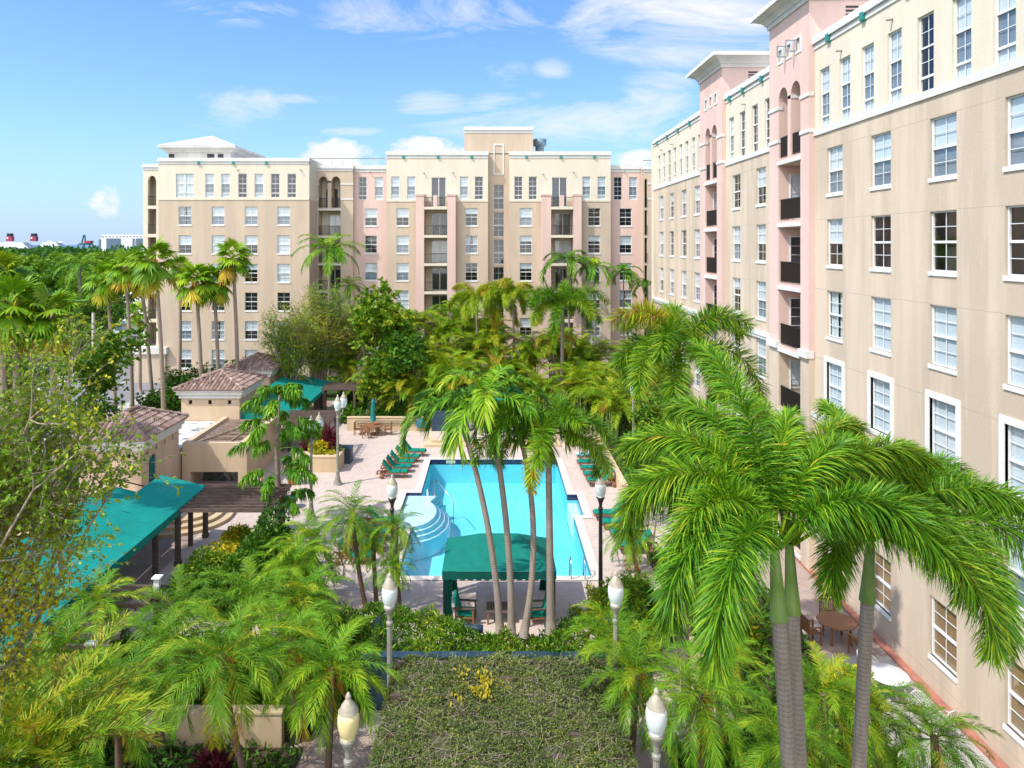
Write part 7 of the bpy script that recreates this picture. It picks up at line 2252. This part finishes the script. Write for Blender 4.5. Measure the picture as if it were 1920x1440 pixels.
# leafy sides
m = 15000
sd = rg.integers(0, 3, m)
q = rg.uniform(0, 1, m)
xs = np.where(sd == 0, AX0 - 0.08, np.where(sd == 1, AX1 + 0.08, lerp(AX0, AX1, q))) + rg.normal(0, 0.06, m)
ys = np.where(sd == 2, AY1 + 0.12, lerp(AY0, AY1, q)) + rg.normal(0, 0.06, m)
zs = AZ - 0.12 - rg.uniform(0, 1, m) ** 1.2 * 2.6
D = nrmz(rg.normal(0, 1, (m, 3)) + UP * 0.2); S = nrmz(np.cross(D, rg.normal(0, 1, (m, 3))))
o.strips(np.stack([xs, ys, zs], 1), D, S, rg.uniform(0.06, 0.10, m), rg.uniform(0.035, 0.055, m), np.zeros(m), 0.52 + rg.normal(0, 0.12, m), 2, np.array([0.4, 1, 0.1]))
link('vine', o.mesh('vine', M['vine']), ab, -ab.location)
n = 4200
x, y = rg.uniform(AX0, AX1, n), rg.uniform(AY0, AY1, n)
hump = 0.12 * np.sin(x * 2.2 + 1) * np.sin(y * 1.6) + 0.07 * np.sin(x * 5.3 + y * 4.1) + 0.05 * np.sin(x * 9.1 - y * 7.3) * np.sin(y * 6.1 + x)
ex = np.maximum(np.abs(x - (AX0 + AX1) / 2) - ((AX1 - AX0) / 2 - rc), 0); ey = np.maximum(y - (AY1 - rc), 0)
B = np.stack([x, y, AZ - 0.02 + hump - (np.hypot(ex, ey) ** 2) * 0.7 + rg.normal(0, 0.02, n)], 1)
D = nrmz(rg.normal(0, 1, (n, 3)) * np.array([1, 1, 0.18])); S = nrmz(np.cross(D, UP + 0 * D))
o = LB(); o.strips(B, D, S, rg.uniform(0.12, 0.5, n), rg.uniform(0.005, 0.012, n), np.full(n, 0.02), np.zeros(n), 2, np.array([1, 1, 0.5]))
link('dry_twigs', o.mesh('dry_twigs', M['twig']), ab, -ab.location)
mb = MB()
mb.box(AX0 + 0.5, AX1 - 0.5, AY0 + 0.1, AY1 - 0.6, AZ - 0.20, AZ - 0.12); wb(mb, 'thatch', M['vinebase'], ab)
# ================================================================== sky, sun, camera
SUN_EL, SUN_AZ = R(53), math.atan2(-0.86, -0.50)   # azimuth measured from +Y towards +X
scn.world = bpy.data.worlds.new('World'); W = scn.world; W.use_nodes = True
nt = W.node_tree
bg = nt.nodes['Background']; bg.inputs['Strength'].default_value = 0.15
sky = nt.nodes.new('ShaderNodeTexSky'); sky.sky_type = 'NISHITA'; sky.sun_disc = False
sky.sun_elevation = SUN_EL; sky.sun_rotation = SUN_AZ; sky.air_density = 1.0; sky.dust_density = 0.6; sky.ozone_density = 1.6
geo = nt.nodes.new('ShaderNodeNewGeometry')
tcw = nt.nodes.new('ShaderNodeTexCoord')
sep = nt.nodes.new('ShaderNodeSeparateXYZ'); nt.links.new(tcw.outputs['Generated'], sep.inputs[0])


def mth(op, a, b=None, c=None, clamp=False):
    n = nt.nodes.new('ShaderNodeMath'); n.operation = op; n.use_clamp = clamp
    for i, x in enumerate((a, b, c)):
        if x is None: continue
        if hasattr(x, 'is_output'): nt.links.new(x, n.inputs[i])
        else: n.inputs[i].default_value = x
    return n.outputs[0]


xx, yy, zz = sep.outputs
ysafe = mth('MAXIMUM', mth('ABSOLUTE', yy), 0.08)
az = mth('DIVIDE', xx, ysafe); el = mth('DIVIDE', zz, ysafe)
cb = nt.nodes.new('ShaderNodeCombineXYZ'); nt.links.new(az, cb.inputs[0]); nt.links.new(el, cb.inputs[1])
vec = cb.outputs[0]


def wn(sc, scale, detail=6, rough=0.62, dist=0.0, rot=0.0):
    n = nt.nodes.new('ShaderNodeTexNoise'); n.inputs['Scale'].default_value = scale; n.inputs['Detail'].default_value = detail; n.inputs['Roughness'].default_value = rough; n.inputs['Distortion'].default_value = dist
    nt.links.new(mapping(nt, vec, sc, (0, 0, rot)), n.inputs['Vector']); return n.outputs['Fac']


wisp = wn((1.0, 3.0, 1), 4.5, 9, 0.66, 0.9, R(-14))
puff = mth('MULTIPLY_ADD', wn((1.0, 1.5, 1), 11.0, 8, 0.6, 0.35), 1.7, -0.35)


def blob(px, py, rx, ry, amp):
    dx = mth('MULTIPLY', mth('SUBTRACT', az, (px - CX) / F), F / rx); dy = mth('MULTIPLY', mth('SUBTRACT', el, (CY - py) / F), F / ry)
    d = mth('ADD', mth('MULTIPLY', dx, dx), mth('MULTIPLY', dy, dy))
    return mth('MULTIPLY', mth('SUBTRACT', 1.0, d, clamp=True), amp)


def total(lst):
    o = lst[0]
    for q in lst[1:]: o = mth('MAXIMUM', o, q)
    return o


wm = total([blob(1330, 25, 330, 120, 1.35), blob(820, 30, 300, 75, 0.62), blob(450, 15, 160, 45, 0.5), blob(1050, 235, 330, 65, 0.85), blob(440, 205, 130, 50, 0.55), blob(590, 185, 100, 18, 0.7), blob(650, 245, 90, 13, 0.6), blob(1240, 190, 110, 70, 0.75), blob(810, 195, 90, 34, 0.75), blob(925, 200, 80, 30, 0.7), blob(1012, 180, 34, 36, 0.5), blob(1035, 130, 44, 26, 0.45), blob(930, 150, 80, 60, 0.4)])
cm = total([blob(640, 292, 95, 42, 1.25), blob(800, 285, 110, 34, 1.05), blob(1190, 300, 60, 30, 0.9), blob(215, 378, 60, 34, 0.66), blob(185, 372, 24, 14, 0.7), blob(60, 385, 26, 18, 0.5), blob(10, 380, 30, 26, 0.5)])
cw = mth('MULTIPLY', mth('SUBTRACT', mth('ADD', mth('MULTIPLY', wm, 0.30), wisp), 0.59), 3.0, clamp=True)
cw = mth('MULTIPLY', cw, mth('MINIMUM', mth('MULTIPLY', wm, 2.6), 1.0))
cc_ = mth('MULTIPLY', mth('SUBTRACT', mth('ADD', mth('MULTIPLY', cm, 0.42), puff), 0.66), 5.0, clamp=True)
cc_ = mth('MULTIPLY', cc_, mth('MINIMUM', mth('MULTIPLY', cm, 3), 1.0))
cl = mth('MAXIMUM', cw, cc_)
hz = mth('MULTIPLY', mth('POWER', mth('SUBTRACT', 1.0, mth('ABSOLUTE', zz), clamp=True), 9.0), 0.88)
SK = 4.6
tint = mixc(nt, 1.0, sky.outputs[0], (0.50, 0.70, 0.97), 'MULTIPLY')
c1 = mixc(nt, hz, tint, (2.15, 2.80, 3.75))
c2 = mixc(nt, cl, c1, (3.75, 3.82, 3.9))
rear_fill = mth('MULTIPLY', mth('SUBTRACT', mth('MULTIPLY_ADD', xx, -0.55, mth('MULTIPLY', yy, -1.6)), 0.05, clamp=True), mth('MULTIPLY_ADD', puff, 0.6, 0.45), clamp=True)  # bright cloud added out of view, behind and left, to light the facades
c3 = mixc(nt, rear_fill, c2, (10.8, 10.7, 10.6))
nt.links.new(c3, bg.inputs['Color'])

sd = bpy.data.lights.new('Sun', 'SUN'); sd.energy = 2.95; sd.angle = R(0.53); sd.color = (1.0, 0.955, 0.88)
so = bpy.data.objects.new('Sun', sd); COL.objects.link(so)
dv = Vector((math.sin(SUN_AZ) * math.cos(SUN_EL), math.cos(SUN_AZ) * math.cos(SUN_EL), math.sin(SUN_EL)))
so.rotation_euler = dv.to_track_quat('Z', 'Y').to_euler(); so.location = (0, 0, 60)

cd = bpy.data.cameras.new('Camera'); co = bpy.data.objects.new('Camera', cd); COL.objects.link(co)
co.location = (0, 0, H); co.rotation_euler = (PI / 2, 0, 0)
cd.sensor_width = 36; cd.lens = 36 * F / 1920
cd.shift_x = (960 - CX) / 1920; cd.shift_y = -(720 - CY) / 1920
cd.clip_start = 0.1; cd.clip_end = 50000
scn.camera = co
scn.render.resolution_x, scn.render.resolution_y = 1024, 768
scn.view_settings.view_transform = 'Standard'; scn.view_settings.look = 'None'
scn.view_settings.exposure = 0.82; scn.view_settings.gamma = 1.0
cy = scn.cycles
cy.max_bounces = 8; cy.diffuse_bounces = 4; cy.glossy_bounces = 3; cy.transmission_bounces = 4; cy.transparent_max_bounces = 12
cy.sample_clamp_indirect = 6.0; cy.use_denoising = True; cy.caustics_reflective = False; cy.caustics_refractive = False
